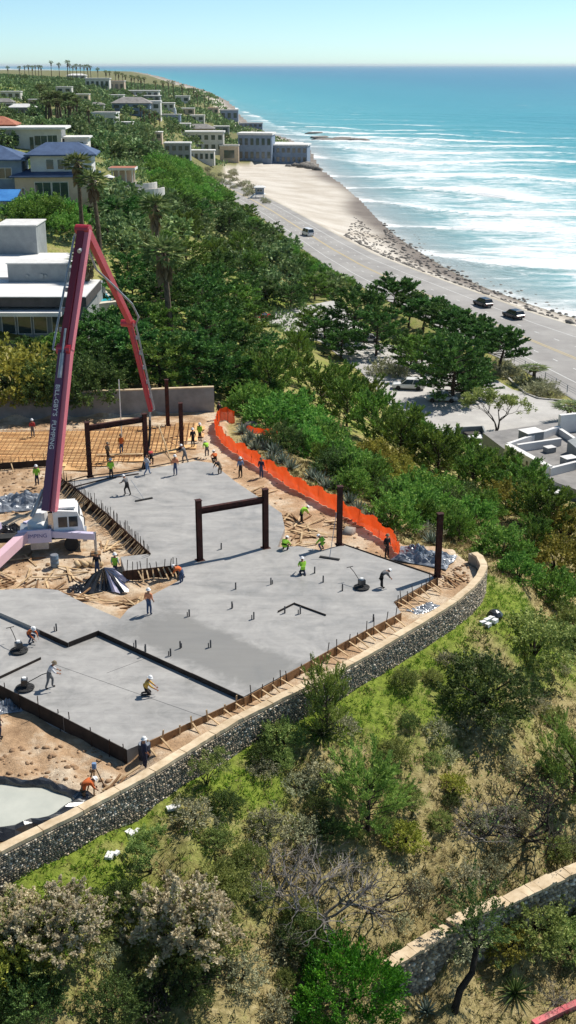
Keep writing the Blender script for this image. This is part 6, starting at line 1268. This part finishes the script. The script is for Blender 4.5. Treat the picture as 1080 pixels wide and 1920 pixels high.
W_ = [
 (280, 1152, 'stand', 160, 'salmon', 'jeans', 'worker in salmon shirt and jeans standing beside the striped sheet', None, 'white', 0),
 (96, 1290, 'push', 100, 'white', 'grey', 'bent worker in white shirt and shorts pushing the near power trowel', None, 'cap', -.28),
 (278, 1303, 'kneel', 95, 'yellow', 'dark', 'worker in yellow shirt kneeling alone on the lowered bay', None, 'white', -.28),
 (58, 1206, 'crouch', 60, 'orange', 'jeans', 'crouching worker in orange shirt beside the dark step edge', None, 'white', -.28),
 (272, 1440, 'stand', 120, 'navy', 'navy', 'worker in navy with white hat in the gap behind the stone wall', None, 'white', -.9),
 (160, 1503, 'bend', 110, 'orange', 'khaki', 'worker in orange vest and white helmet beside the tripod', 'orange', 'white', -1.1),
 (183, 1080, 'stand', 200, 'black', 'jeans', 'worker in black standing next to the lime vest worker', None, 'cap', -.7),
 (217, 1082, 'stand', 175, 'white', 'navy', 'worker in lime vest seen from behind near the low form boards', 'lime', 'white', -.7),
 (340, 1094, 'bend', 250, 'orange', 'jeans', 'worker in bright orange shirt bending at the slab edge', None, 'white', -.1),
 (567, 1076, 'kneel', 190, 'lime', 'navy', 'worker in lime shirt kneeling on the middle of the slab', 'lime', 'white', 0),
 (534, 1036, 'crouch', 150, 'lime', 'dark', 'crouching worker in lime vest beside the frame post', 'lime', 'white', -.2),
 (566, 980, 'bend', 120, 'lime', 'dark', 'bending worker in lime vest among the timber near the fence', 'lime', 'white', -.5),
 (604, 1032, 'crouch', 240, 'lime', 'jeans', 'crouching worker in lime vest left of the tall bare column', 'lime', 'white', -.1),
 (725, 1045, 'stand', 30, 'black', 'dark', 'worker in black standing at the end of the orange fence', None, 'cap', -.5),
 (451, 895, 'stand', 200, 'blue', 'dark', 'worker in pale blue shirt walking beside the orange fence', None, 'white', -.5),
 (490, 896, 'stand', 160, 'navy', 'jeans', 'worker in navy shirt leaning at the orange fence', None, 'cap', -.5),
 (412, 892, 'bend', 230, 'dark', 'khaki', 'worker in dark clothes bending at the slab corner', None, 'cap', -.2),
 (403, 870, 'crouch', 200, 'orange', 'dark', 'crouching worker in orange by the far slab corner', None, 'white', -.3),
 (362, 838, 'stand', 210, 'black', 'black', 'worker in black in the group behind the far slab edge', None, 'white', -.4),
 (375, 828, 'stand', 150, 'lime', 'dark', 'worker in lime vest at the back of the far group', 'lime', 'white', -.4),
 (388, 856, 'bend', 200, 'lime', 'grey', 'bending worker in lime vest at the front of the far group', 'lime', 'white', -.3),
 (329, 891, 'stand', 190, 'salmon', 'jeans', 'worker in salmon shirt standing on the far concrete edge', None, 'white', 0),
 (346, 868, 'push', 250, 'grey', 'grey', 'worker in grey leaning forward behind the salmon shirt worker', None, 'white', -.2),
 (276, 890, 'walk', 120, 'white', 'blue', 'worker in white and pale blue striding with a rake', None, None, 0),
 (284, 872, 'bend', 200, 'red', 'dark', 'worker in red shirt behind the striding worker', None, 'cap', -.2),
 (209, 898, 'stand', 180, 'lime', 'dark', 'worker in lime vest standing at the far concrete edge', 'lime', 'white', 0),
 (203, 866, 'stand', 140, 'khaki', 'dark', 'worker in tan beside the rebar behind the lime vest worker', None, 'cap', -.4),
 (228, 850, 'stand', 200, 'yellow', 'jeans', 'worker in yellow shirt standing on the plank over the rebar', 'orange', 'cap', -.2),
 (238, 928, 'push', 235, 'grey', 'dark', 'worker in grey pushing a long bull float on the wet slab', None, 'white', 0),
 (70, 910, 'stand', 200, 'lime', 'navy', 'worker in lime vest standing left of the boom', 'lime', 'white', -.5),
 (411, 786, 'stand', 220, 'dark', 'dark', 'dark clothed worker standing by the end of the grey wall', None, 'cap', -.5),
 (716, 1102, 'bend', 110, 'grey', 'dark', 'bending worker in grey beside the far power trowel', None, 'white', 0),
 (62, 820, 'stand', 180, 'red', 'grey', 'worker in red behind the boom at the grey wall', None, 'white', -.4),
 (0, 1385, 'stand', 90, 'navy', 'navy', 'worker in navy cut by the frame edge above the dirt pit', None, 'white', -1.1)]
for w in W_: person(w[0], w[1], w[2], w[3], w[4], w[5], w[6], w[7], w[8], w[9])

# ------------------------------------------------------------------ tools and site clutter
def power_trowel(px, py, z, ang, label):
    e = tag(empty('power_trowel', P(px, py, z), R(ang)), label, 'power trowel', 'power trowels on the slab')
    MB().lathe([(.52, .06), (.55, .08), (.55, .12), (.52, .14)], 20).build('guard_ring', M_rubber, e); MB().box((0, 0, .45), (.36, .4, .38)).build('engine', M_black, e); MB().lathe([(.12, 0), (.12, .12)], 10, (0, 0, .64)).build('air_filter', M_white, e)
    for k in range(4): a = k * math.pi / 2 + .4; MB().box((math.cos(a) * .28, math.sin(a) * .28, .03), (.4, .14, .02), a).build('blade', M_steel, e)
    for k in range(6): a = k * math.pi / 3; MB().tube([(math.cos(a) * .53, math.sin(a) * .53, .1), (math.cos(a) * .2, math.sin(a) * .2, .32)], .018, 5).build('guard_strut', M_rubber, e)
    MB().tube([(.15, 0, .4), (1.0, 0, .85), (1.5, 0, 1.0)], .025, 6).tube([(1.5, -.25, 1.0), (1.5, .25, 1.0)], .025, 6).build('handle', M_rubber, e)
power_trowel(47, 1292, -.28, 8, 'power trowel held by the white shirted worker'); power_trowel(678, 1103, 0, 120, 'power trowel standing alone near the slab corner'); power_trowel(36, 1222, -.28, 120, 'power trowel beside the crouching orange worker')
def bull_float(px, py, ang, ln, label, stand=None):
    e = tag(empty('bull_float', P(px, py, .02), R(ang)), label, 'bull float', 'long handled floats'); MB().box((0, 0, .04), (1.5, .22, .06)).build('blade', M_rubber, e)
    MB().tube([(0, 0, .06), (0, ln, stand or .9)], .025, 6).build('handle', M_steel, e)
bull_float(618, 1047, -22, 1.3, 'broad float with upright handle below the tall bare column', 3.0); bull_float(270, 937, 30, 2.6, 'long bull float in front of the grey worker')
M_tarps = dict(poly=M_poly, black=M_black, sheet=M_sheet)
def tarp(px, py, w, d, h, ang, mat, label, seed, z=-.5, n=34, cat='plastic sheet', name='plastic_sheet'):
    q = P(px, py, z); V = []; F = []
    for i in range(n):
        for j in range(n):
            u, v = i / (n - 1) * 2 - 1, j / (n - 1) * 2 - 1; rr_ = max(abs(u), abs(v)); fl = max(0, 1 - rr_ ** 2.2)
            nz = mnoise.noise((u * 2.2 + seed, v * 2.2, 0)) * .6 + abs(mnoise.noise((u * 5 + seed, v * 3.4, 3))) * .7 + abs(mnoise.noise((u * 9, v * 13 + seed, 7))) * .35
            ex = 1 + .16 * mnoise.noise((seed + math.atan2(v, u) * 1.5, 1, 2)); V.append((u * w / 2 * ex, v * d / 2 * ex, .03 + h * fl * (.25 + nz) + .05 * abs(nz)))
    for i in range(n - 1):
        for j in range(n - 1): F.append((i * n + j, (i + 1) * n + j, (i + 1) * n + j + 1, i * n + j + 1))
    mb = MB(); mb.v = V; mb.f = F; mb.m = [0] * len(F); o = mb.build(name, mat, None, False, (q[0], q[1], hz1(q[0], q[1]) if z < 0 else z), R(ang)); tag(o, label, cat); return o
tarp(795, 1048, 4.2, 2.6, 1.0, -25, M_poly, 'crumpled silver plastic sheet heaped at the end of the orange fence', 1); tarp(30, 940, 6.5, 3.6, 1.3, 10, M_poly, 'crumpled grey plastic sheet behind the pump truck', 2)
e = tag(empty('striped_sheet', P(196, 1098, -.7)), 'black and white sheet gathered in folds over a heap beside the slab', 'plastic sheet'); ap = Vector((0, .3, 1.25)); gq = random.Random(8)
mbs = (MB(), MB())
for k in range(30):
    a0 = R(-150 + k * 7); a1 = R(-150 + (k + 1) * 7); r0 = 1.7 + .5 * math.sin(k * .5) + gq.uniform(-.12, .12); r1 = 1.7 + .5 * math.sin((k + 1) * .5) + gq.uniform(-.12, .12); zz0 = .28 if k % 2 else .02; zz1 = .02 if k % 2 else .28
    pa, pb = Vector((math.cos(a0) * r0, math.sin(a0) * r0 * .8, zz0 * .3)), Vector((math.cos(a1) * r1, math.sin(a1) * r1 * .8, zz1 * .3)); ma, mb2 = ap * .55 + pa * .45 + Vector((0, 0, zz0)), ap * .55 + pb * .45 + Vector((0, 0, zz1))
    mbs[(k // 2) % 2 if k > 11 else 1].add([ap, ma, mb2, pa, pb], [(0, 1, 2), (1, 3, 4, 2)])
mbs[0].build('pale_fold', Mt('pale_plastic', lin(226, 222, 236), lin(190, 186, 210), 2, .4), e); mbs[1].build('dark_fold', M_black, e)
tarp(160, 1100, 2.4, 1.6, .6, 10, M_black, 'black plastic sheet next to the striped sheet', 4); tarp(795, 1142, 2.2, 1.0, .25, 35, M_poly, 'flat clear plastic sheet between form boards and stone wall', 5); tarp(10, 1325, 2.2, 1.4, .5, 20, M_poly, 'scrap of white plastic under the black form boards', 6, -1.1); tarp(12, 990, 3.0, 1.5, .8, 0, M_black, 'dark tarpaulin beside the truck pump deck', 8)
# washout pond: plastic lined pool of grey slurry
q = P(28, 1512, -1.0); wp = tag(empty('washout_pond', (q[0], q[1], -1.1)), 'plastic lined washout pond full of pale grey slurry', 'pond'); n_ = 40; mb = MB(); prof = [(.98, .05), (1.02, .34), (1.12, .46), (1.26, .38), (1.38, .08)]
for i in range(n_):
    a = 2 * math.pi * i / n_; k = 1 + .1 * math.sin(3 * a + 1) + .06 * math.sin(7 * a)
    for j, (r_, z_) in enumerate(prof): w_ = .035 * math.sin(i * 2.1 + j * 1.3) + .025 * math.sin(i * 5.3 + j); mb.v.append((2.5 * k * (r_ + w_ * .5) * math.cos(a), 1.75 * k * (r_ + w_ * .5) * math.sin(a), max(.02, z_ + w_ * 1.6)))
for i in range(n_):
    for j in range(4): mb.f.append((i * 5 + j, ((i + 1) % n_) * 5 + j, ((i + 1) % n_) * 5 + j + 1, i * 5 + j + 1)); mb.m.append(0)
mb.build('liner', M_black, wp); MB().prism([(2.55 * (1 + .1 * math.sin(3 * a + 1) + .06 * math.sin(7 * a)) * math.cos(a), 1.79 * (1 + .1 * math.sin(3 * a + 1) + .06 * math.sin(7 * a)) * math.sin(a)) for a in (2 * math.pi * i / n_ for i in range(n_))], .0, .16).build('slurry', M_slurry, wp)
# tripod, barrel, bucket
e = tag(empty('survey_tripod', P(180, 1488, -1.1)), 'wooden survey tripod with instrument behind the stone wall', 'tripod')
for k in range(3): a = k * 2.094 + .5; MB().bar((math.cos(a) * .55, math.sin(a) * .55, 0), (math.cos(a) * .08, math.sin(a) * .08, 1.45), .06, .05).build('leg', M_wood, e)
MB().lathe([(.11, 0), (.11, .06)], 10, (0, 0, 1.45)).build('head_plate', M_steel, e); MB().box((0, 0, 1.65), (.2, .18, .26)).build('instrument', CL['blue'], e)
def barrel(px, py, z, label, mt, r=.3, h=.9):
    e = tag(empty('barrel', P(px, py, z)), label, 'barrel'); MB().lathe([(r * .96, 0), (r, .05), (r, h * .32), (r * 1.04, h * .34), (r, h * .36), (r, h * .65), (r * 1.04, h * .67), (r, h * .69), (r, h - .04), (r * .96, h)], 16).build('drum', mt, e, True); MB().lathe([(r * .9, h + .003), (r * .9, h + .015)], 16).build('lid', M_steel, e)
barrel(103, 1062, -.7, 'blue grey drum beside the pump truck', Mt('drum_paint', lin(120, 140, 156), lin(96, 114, 130), 3, .5)); barrel(272, 1422, -.9, 'dark blue drum at the slab corner by the stone wall', Mt('dark_drum', lin(40, 48, 66), lin(30, 36, 50), 3, .5), .33)
# stacks of timber
plk = MB().box((0, 0, .03), (2.4, .14, .05)).mesh('plank', M_woodl); plk2 = MB().box((0, 0, .03), (1.7, .1, .08)).mesh('plank', M_wood)
def timber(px, py, n, spread, label, seed, z=-.5, ang=None):
    g = random.Random(seed); q = P(px, py, z); e = tag(empty('timber_pile', (q[0], q[1], hz1(q[0], q[1]))), label, 'timber', 'piles of loose timber')
    for k in range(n): o = obj('plank', g.choice((plk, plk2)), e, (g.gauss(0, spread), g.gauss(0, spread * .6), .02 + k * .012), g.uniform(0, 3.14) if ang is None else R(ang) + g.gauss(0, .35)); o.rotation_euler.y = g.gauss(0, .05)
for a in [(60, 1092, 16, 1.6, 'scattered planks along the side bay edge', 1), (140, 1122, 10, .9, 'planks lying under the black plastic sheet', 2), (575, 1000, 14, 1.1, 'timber heap between column and orange fence', 3), (520, 975, 12, 1.0, 'broken timber beside the slab near the frame', 4), (640, 985, 9, .9, 'loose boards by the orange fence behind the tall column', 5), (470, 925, 10, 1.0, 'narrow boards along the dirt strip by the fence', 6), (40, 1040, 7, 1, 'planks under the rear outrigger', 7), (255, 1128, 9, .7, 'planks along the slab corner by the salmon shirt worker', 8), (205, 1020, 8, .8, 'scrap timber beside the outrigger foot', 9), (310, 825, 8, 1.2, 'boards on the far dirt by the short column', 10), (120, 1075, 6, .7, 'planks beside the grey blue drum', 11), (555, 1030, 7, .6, 'short boards at the feet of the lime vest workers', 13), (15, 1090, 8, .8, 'planks at the frame edge beside the side bay', 14), (225, 1470, 5, .4, 'boards against the stone wall near the tripod', 15), (860, 1085, 5, .5, 'boards inside the curved wall end', 16)]: timber(*a)
e = timber(555, 1214, 3, .12, 'three short planks lying on the damp concrete', 12, 0, -12)
e = tag(empty('yellow_bag', P(166, 1062, -.7)), 'tan cement bags lying in front of the truck', 'bags')
for k in range(4): MB().lathe([(.08, -.4), (.2, -.34), (.2, 0), (.2, .34), (.08, .4)], 8).build('bag', Mt('bag_paper', lin(206, 184, 146), lin(180, 152, 116), 3, .9) if k == 0 else bpy.data.materials['bag_paper'], e, True, ((k % 4) * .5 - .8, (k // 4) * .5, .2 + (k // 4) * .2)).rotation_euler = (math.pi / 2, 0, .4 + k * .3)
stub = MB().tube([(0, 0, 0), (0, 0, .5)], .05, 8).tube([(.12, .05, 0), (.12, .05, .3)], .035, 6).mesh('pipe_stub', M_pvc)
for px, py in [(476, 1161), (442, 1105), (606, 1092), (642, 1108), (534, 1150), (563, 1151), (435, 1141), (355, 1156), (255, 1214), (273, 1222), (338, 1216), (395, 1214), (320, 1230), (106, 1183), (508, 1096), (590, 1075), (415, 1030), (700, 1165)]:
    o = obj('pipe_stub', stub, None, P(px, py, 0), rnd.uniform(0, 3)); tag(o, 'short grey pipe stub sticking out of the concrete slab', 'pipe', 'pipe stubs in the slab')
# white blocks and bag on the slope, small litter
e = tag(empty('rubble_blocks', hit(918, 1168)), 'white concrete blocks and a black bag lying on the green slope', 'blocks')
for k, (x, y) in enumerate(((-.5, -.3), (-.15, .1), (.2, .45), (-.2, -.6), (.35, 0))): MB().box((x, y, .15), (.42, .3, .25), .5 + k * .1).build('block', M_white, e)
MB().lathe([(.5, 0), (.55, .2), (.35, .45), (.08, .55)], 9, (.5, .9, 0)).build('bag', M_black, e)
for i, (px, py, lb) in enumerate(((322, 1518, 'white scrap of plastic on the grass below the stone wall'), (206, 1607, 'small pale stone on the grass left of the olive tree'), (245, 1565, 'pale round stone close below the stone wall'))):
    o = MB().box((0, 0, .1), (.5, .35, .14), .4 + i).box((.3, .15, .12), (.3, .2, .12), 1.1).build('litter', M_white, None, False, hit(px, py)); tag(o, lb, 'litter')
# guy pole by the rebar deck
e = tag(empty('level_rod', P(229, 832, -.4)), 'thin pale upright pole on the rebar deck', 'pole'); MB().tube([(0, 0, 0), (0, 0, pxh(229, 712, 832, -.4))], .05, 6).build('rod', M_white, e); MB().box((0, 0, .03), (.4, .4, .05)).build('foot', M_wood, e)
e = tag(empty('walk_plank', P(225, 852, -.25)), 'plank bridge over the rebar under the yellow shirt worker', 'plank'); MB().box((0, 0, 0), (4.2, .35, .07), R(4)).build('plank', M_woodl, e)
for s in (-1, 1): MB().box((s * 1.6, 0, -.1), (.1, .5, .13)).build('bearer', M_wood, e)
e = tag(empty('wooden_prop', P(322, 868, -.2)), 'leaning timber prop beside the short rusty column', 'prop'); MB().bar((0, 0, 0), (-1.2, 1.2, 3.2), .12, .08).build('strut', M_woodl, e); MB().bar((.1, 0, 0), (-.9, -.4, 1.6), .1, .07).build('brace', M_woodl, e)
# hoses on the far slab edge
for i, pts in enumerate(([(118, 905), (160, 893), (230, 885), (300, 872), (372, 858)], [(130, 915), (200, 897), (260, 888)])):
    mb = MB(); mb.tube([(*P(a, b, .06)[:2], .06) for a, b in pts], .05, 6); tag(mb.build('screed_rail', M_stake), ('long', 'short')[i] + ' dark screed rail along the far edge of the wet slab', 'rail')
# soil mounds and stones on the site
g = random.Random(2); V_, S_ = [], []
for i in range(520):
    px, py = g.choice(((g.uniform(0, 230), g.uniform(1380, 1480)), (g.uniform(0, 240), g.uniform(1040, 1110)), (g.uniform(420, 720), g.uniform(880, 1040)), (g.uniform(0, 110), g.uniform(880, 960)), (g.uniform(820, 880), g.uniform(1060, 1100)))); q = P(px, py, -.5); z = hz1(q[0], q[1])
    s_ = g.uniform(.05, .2)
    if inside(np.array([q[0]]), np.array([q[1]]), main)[0]: continue
    V_.append((q[0], q[1], z)); S_.append((s_, s_ * g.uniform(.7, 1.2), s_ * .6))
kind(pebbles('dirt_clods', np.array(V_), np.array(S_), Mt('clods', lin(172, 140, 108), lin(120, 96, 74), 2, .95), None, 9), 'stuff', 'clods of earth and stones on the building site')
for i, (px, py, s_, lb) in enumerate(((548, 758, 1.7, 'large pale boulder among the shrubs beside the feathery cypresses'), (470, 800, 1.0, 'pale boulder near the far end of the orange fence'), (655, 1000, .7, 'boulder in the dirt behind the tall bare column'))):
    o = pebbles('boulder', np.array([(0, 0, 0.)]), np.array([(s_, s_ * .8, s_ * .7)]), M_boulder, None, 50 + i); o.location = hit(px, py); tag(o, lb, 'boulder')
# ------------------------------------------------------------------ sea air
hb = MB().box((0, 0, 0), (1, 1, 1)); hm = bpy.data.materials.new('sea_haze'); hm.use_nodes = True; hn = hm.node_tree.nodes; hn.remove(hn['Principled BSDF'])
pv_ = hn.new('ShaderNodeVolumePrincipled'); pv_.inputs['Color'].default_value = (.85, .95, 1, 1); pv_.inputs['Density'].default_value = .00002; pv_.inputs['Anisotropy'].default_value = .2
hm.node_tree.links.new(pv_.outputs[0], hn['Material Output'].inputs['Volume'])
haze = hb.build('haze', hm, None, False, (0, 50000, 20)); haze.scale = (260000, 110000, 100); kind(haze, 'stuff', 'thin pale sea haze over the coast')
# ------------------------------------------------------------------ ground cover
def scatter(n, seed, x0, x1, y0, y1, test):
    g = np.random.default_rng(seed); X = g.uniform(x0, x1, n); Y = g.uniform(y0, y1, n); k = (np.abs(X / Y) < .48) & (sdist(X, Y, PAD) > .35) & test(X, Y); X, Y = X[k], Y[k]; return X, Y, hz(X, Y), g
def greenness(X, Y):
    v = np.maximum(.9 * np.exp(-(seg_dist(X, Y, WALL) / 1.4) ** 2), .7 * np.exp(-(seg_dist(X, Y, WALL) / 2.4) ** 2))
    for q in GREENS: v = np.maximum(v, q[3] * np.exp(-((X - q[0]) ** 2 + (Y - q[1]) ** 2) / q[2] ** 2))
    return v
GREENS = [G(930, 1120, 4), G(980, 1140, 4.5), G(650, 1330, 4, .9), G(850, 1260, 4, .9), G(750, 1290, 4, .9), G(60, 1690, 4, .9), G(180, 1640, 3.5, .8), G(430, 1470, 3.5, .8), G(860, 1300, 3, .6)]
X, Y, Z, g = scatter(36000, 1, -18, 38, 32, 105, lambda X, Y: True)
gv = greenness(X, Y) + g.normal(0, .25, len(X)); isg = gv > .42
def blades(name, X, Y, Z, per, ln, wd, mat, g, spread=.6):
    S = np.stack([X, Y, Z], 1); C = np.repeat(S, per, 0) + g.normal(0, .09, (len(S) * per, 3)) * [1, 1, 0]; D = unit(g.normal(0, spread, C.shape) + [0, 0, 1.0]); V, F = leaf_quads(C, D, ln, wd, g); return obj(name, npmesh(name, V, F, mat))
L_grass = Mleaf('grass_blades', lin(84, 110, 36), lin(126, 158, 56), lin(164, 186, 80), .4); L_dry = Mleaf('dry_brush', lin(104, 86, 58), lin(150, 130, 92), lin(184, 166, 124), .2)
L_weed = Mleaf('weeds', lin(66, 70, 40), lin(100, 102, 60), lin(132, 128, 84), .2)
kind(blades('grass', X[isg], Y[isg], Z[isg], 9, .26, .05, L_grass, g), 'stuff', 'short green grass on the slope below the stone wall')
k = ~isg & (g.uniform(size=len(X)) < .6); kind(blades('dry_brush', X[k], Y[k], Z[k], 8, .34, .035, L_dry, g, .8), 'stuff', 'dry straw coloured brush on the slope')
k = ~isg & ~k; kind(blades('weeds', X[k], Y[k], Z[k], 9, .3, .06, L_weed, g, .8), 'stuff', 'low olive weeds on the slope')
# small bushes one could count
n = 0; g = random.Random(9); spots = []
while n < 80:
    px, py = g.uniform(-20, 1090) if n < 66 else g.uniform(1110, 1500), g.uniform(1180, 1900); q = hit(px, py)
    if sdist(np.array([q[0]]), np.array([q[1]]), PAD)[0] < 1.6 or any((q[0] - a) ** 2 + (q[1] - b) ** 2 < 1.3 for a, b in spots): continue
    if (py > 1800 and px > 720) or (px < 260 and py < 1790): continue
    spots.append(q[:2]); n += 1; k = g.choice(('sage', 'sage', 'sage', 'shrub', 'shrub', 'dark_bush'))
    plant(k, q, g.uniform(.6, 1.15) if k != 'dark_bush' else g.uniform(.6, 1.0), {'sage': 'small grey green sage clump on the dry slope', 'shrub': 'small leafy green clump on the dry slope', 'dark_bush': 'small dark clump on the dry slope'}[k], 'small clumps scattered over the dry slope', 1.15)
for px, py, h, k, lb in ((1180, 1250, 3, 'shrub', 'green shrub on the slope beyond the frame edge'), (1260, 1400, 3, 'dark_bush', 'dark shrub on the slope beyond the frame edge'), (1200, 1130, 3, 'hedge', 'hedge shrub on the slope beyond the frame edge'), (1320, 1550, 3.5, 'plume', 'feathery cypress on the slope beyond the frame edge'), (1300, 1220, 4, 'plume_mid', 'low cypress on the slope beyond the frame edge'), (1180, 1780, 2.4, 'shrub', 'shrub below the low stone wall beyond the frame edge')): pp(k, px, py, h, lb)
# ------------------------------------------------------------------ labels that single out each plant of a group
ORD = ['closest', 'second closest', 'third closest', 'fourth closest', 'fifth closest', 'sixth closest', 'seventh closest', 'eighth closest', 'ninth closest', 'tenth closest'] + [w + ' closest' for w in ('eleventh', 'twelfth', 'thirteenth', 'fourteenth', 'fifteenth', 'sixteenth', 'seventeenth', 'eighteenth', 'nineteenth', 'twentieth', 'twenty-first', 'twenty-second', 'twenty-third', 'twenty-fourth', 'twenty-fifth', 'twenty-sixth', 'twenty-seventh', 'twenty-eighth', 'twenty-ninth', 'thirtieth', 'thirty-first', 'thirty-second', 'thirty-third', 'thirty-fourth', 'thirty-fifth', 'thirty-sixth', 'thirty-seventh', 'thirty-eighth', 'thirty-ninth', 'fortieth')]
def far_marks(): return [(o['label'], o.location) for o in bpy.data.objects if o.parent is None and o.get('group') in ('houses along the far coast', 'houses on the bluff', 'beach houses')]
def mk(*a): return [(t, Vector(hit(x, y))) for t, x, y in a]
site = mk(('the far end of the orange fence', 440, 790), ('the near end of the orange fence', 745, 1040), ('the tall bare column', 640, 1010), ('the middle of the orange fence', 560, 920), ('the pale boulder', 548, 758))
road_ = mk(('the white parked car', 766, 729), ('the far car park end', 560, 600), ('the white highway van', 560, 460), ('the lone olive tree', 930, 810), ('the near black roadside car', 940, 640), ('the large beach', 470, 400))
grove = mk(('the short steel column', 341, 790), ('the shaggy palm in the grove', 318, 575), ('the swimming pool', 200, 580), ('the bluff path', 330, 345), ('the end of the grey wall', 402, 771), ('the red car', 490, 600), ('the far shaggy palm', 300, 470), ('the lifeguard hut', 440, 420), ('the garden pavilion', 232, 360), ('the tall fan palm', 155, 432))
slope = mk(('the large feathery cypress', 690, 1557), ('the pinkish flowering bush', 345, 1790), ('the big dark round shrub', 905, 1325), ('the bent tree', 850, 1880), ('the slender young tree', 388, 1480), ('the dead grey thicket', 600, 1720), ('the white blocks', 918, 1168), ('the dark tangled tree', 985, 1570), ('the spiky cypress at the wall', 615, 1385), ('the olive green tree', 282, 1640), ('the bottom left corner', 40, 1880))
PL_ = {'cypresses of the dense grove': ('dark grove cypress', grove), 'trees on the wooded bluff': ('dark bluff tree', grove + road_), 'round trees beside the highway': ('round bluff bush', grove + road_), 'bushes along the road edge': ('low road edge bush', road_), 'hedge shrubs below the orange fence': ('bright green hedge shrub', site), 'feathery cypresses above the car park': ('feathery green cypress', site + road_),
 'feathery cypresses beside the restaurant': ('low feathery cypress by the restaurant', mk(('the lone olive tree', 930, 810), ('the curved wall end', 900, 1040))), 'cypresses shading the car park': ('dark car park cypress', road_), 'yellow shrubs among the cypresses': ('yellow green shrub', site), 'agaves outside the orange fence': ('spiky grey agave', site),
 'dry shrubs in the kerbed strip': ('low dry kerbed strip shrub', mk(('the short strip palm', 1000, 722))), 'trees below the terrace': ('leafy tree below the terrace', grove), 'scrub on the bluff': ('scrubby bluff bush', grove), 'dune scrub': ('low dune scrub', road_), 'shaded trees below the modern house': ('dark shaded tree below the modern house', mk(('the swimming pool', 200, 580), ('the yellow bush', 20, 745))), 'garden shrubs': ('garden shrub', mk(('the tall fan palm', 155, 432), ('the blue roofed shed', 14, 402)))}
grp = {}
for o in bpy.data.objects:
    if o.parent is None and o.get('group'): grp.setdefault(o['group'], []).append(o)
def relabel(objs, short, marks):
    cells = {}
    for o in objs:
        t = min(marks, key=lambda m_: (Vector(o.location) - Vector(m_[1])).xy.length); cells.setdefault(t[0], []).append(((Vector(o.location) - Vector(t[1])).xy.length, o))
    for t, l in cells.items():
        for i, (d, o) in enumerate(sorted(l, key=lambda a: a[0])):
            lb = '%s, %s to %s' % (short, ORD[min(i, 39)], t); o['label'] = ' '.join(lb.split()[:16])
for g_, (short, marks) in PL_.items():
    if g_ in grp: relabel(grp[g_], short, marks)
fm_ = [('the ' + ' '.join(l.split()[:6]), p) for l, p in far_marks()]
for g_, short in (('trees on the far headland', 'dull green tree'), ('trees of the middle coast', 'green tree'), ('dark trees behind the pavilion', 'large dark tree'), ('trees around the upper house', 'garden tree'), ('palms along the headland skyline', 'skyline palm'), ('shaggy palms in a clump', 'shaggy brown palm'), ('palms between coast houses', 'coast palm')):
    if g_ in grp: relabel(grp[g_], short, fm_)
for kind_, short in (('sage_bush', 'small grey sage clump'), ('leafy_shrub', 'small leafy clump'), ('dark_shrub', 'small dark clump')):
    relabel([o for o in grp.get('small clumps scattered over the dry slope', []) if o.name.startswith(kind_)], short, slope)
relabel(grp.get('pipe stubs in the slab', []), 'short grey pipe stub', [(t, Vector(P(x, y, 0))) for t, x, y in (('the worker kneeling in lime', 567, 1076), ('the small V shaped form', 552, 1135), ('the worker in salmon shirt', 280, 1152), ('the three planks on concrete', 555, 1214), ('the middle steel frame', 430, 1040), ('the lone power trowel', 678, 1103), ('the kneeling yellow shirt worker', 278, 1280))])
relabel(grp.get('boulders of the beach house sea wall', []), 'dark sea wall boulder', [('the surf', Vector(hit(600, 322)))]); relabel(grp.get('reef rocks in the surf', []), 'low dark reef rock', [('the pale beach house', Vector(hit(541, 307)))])
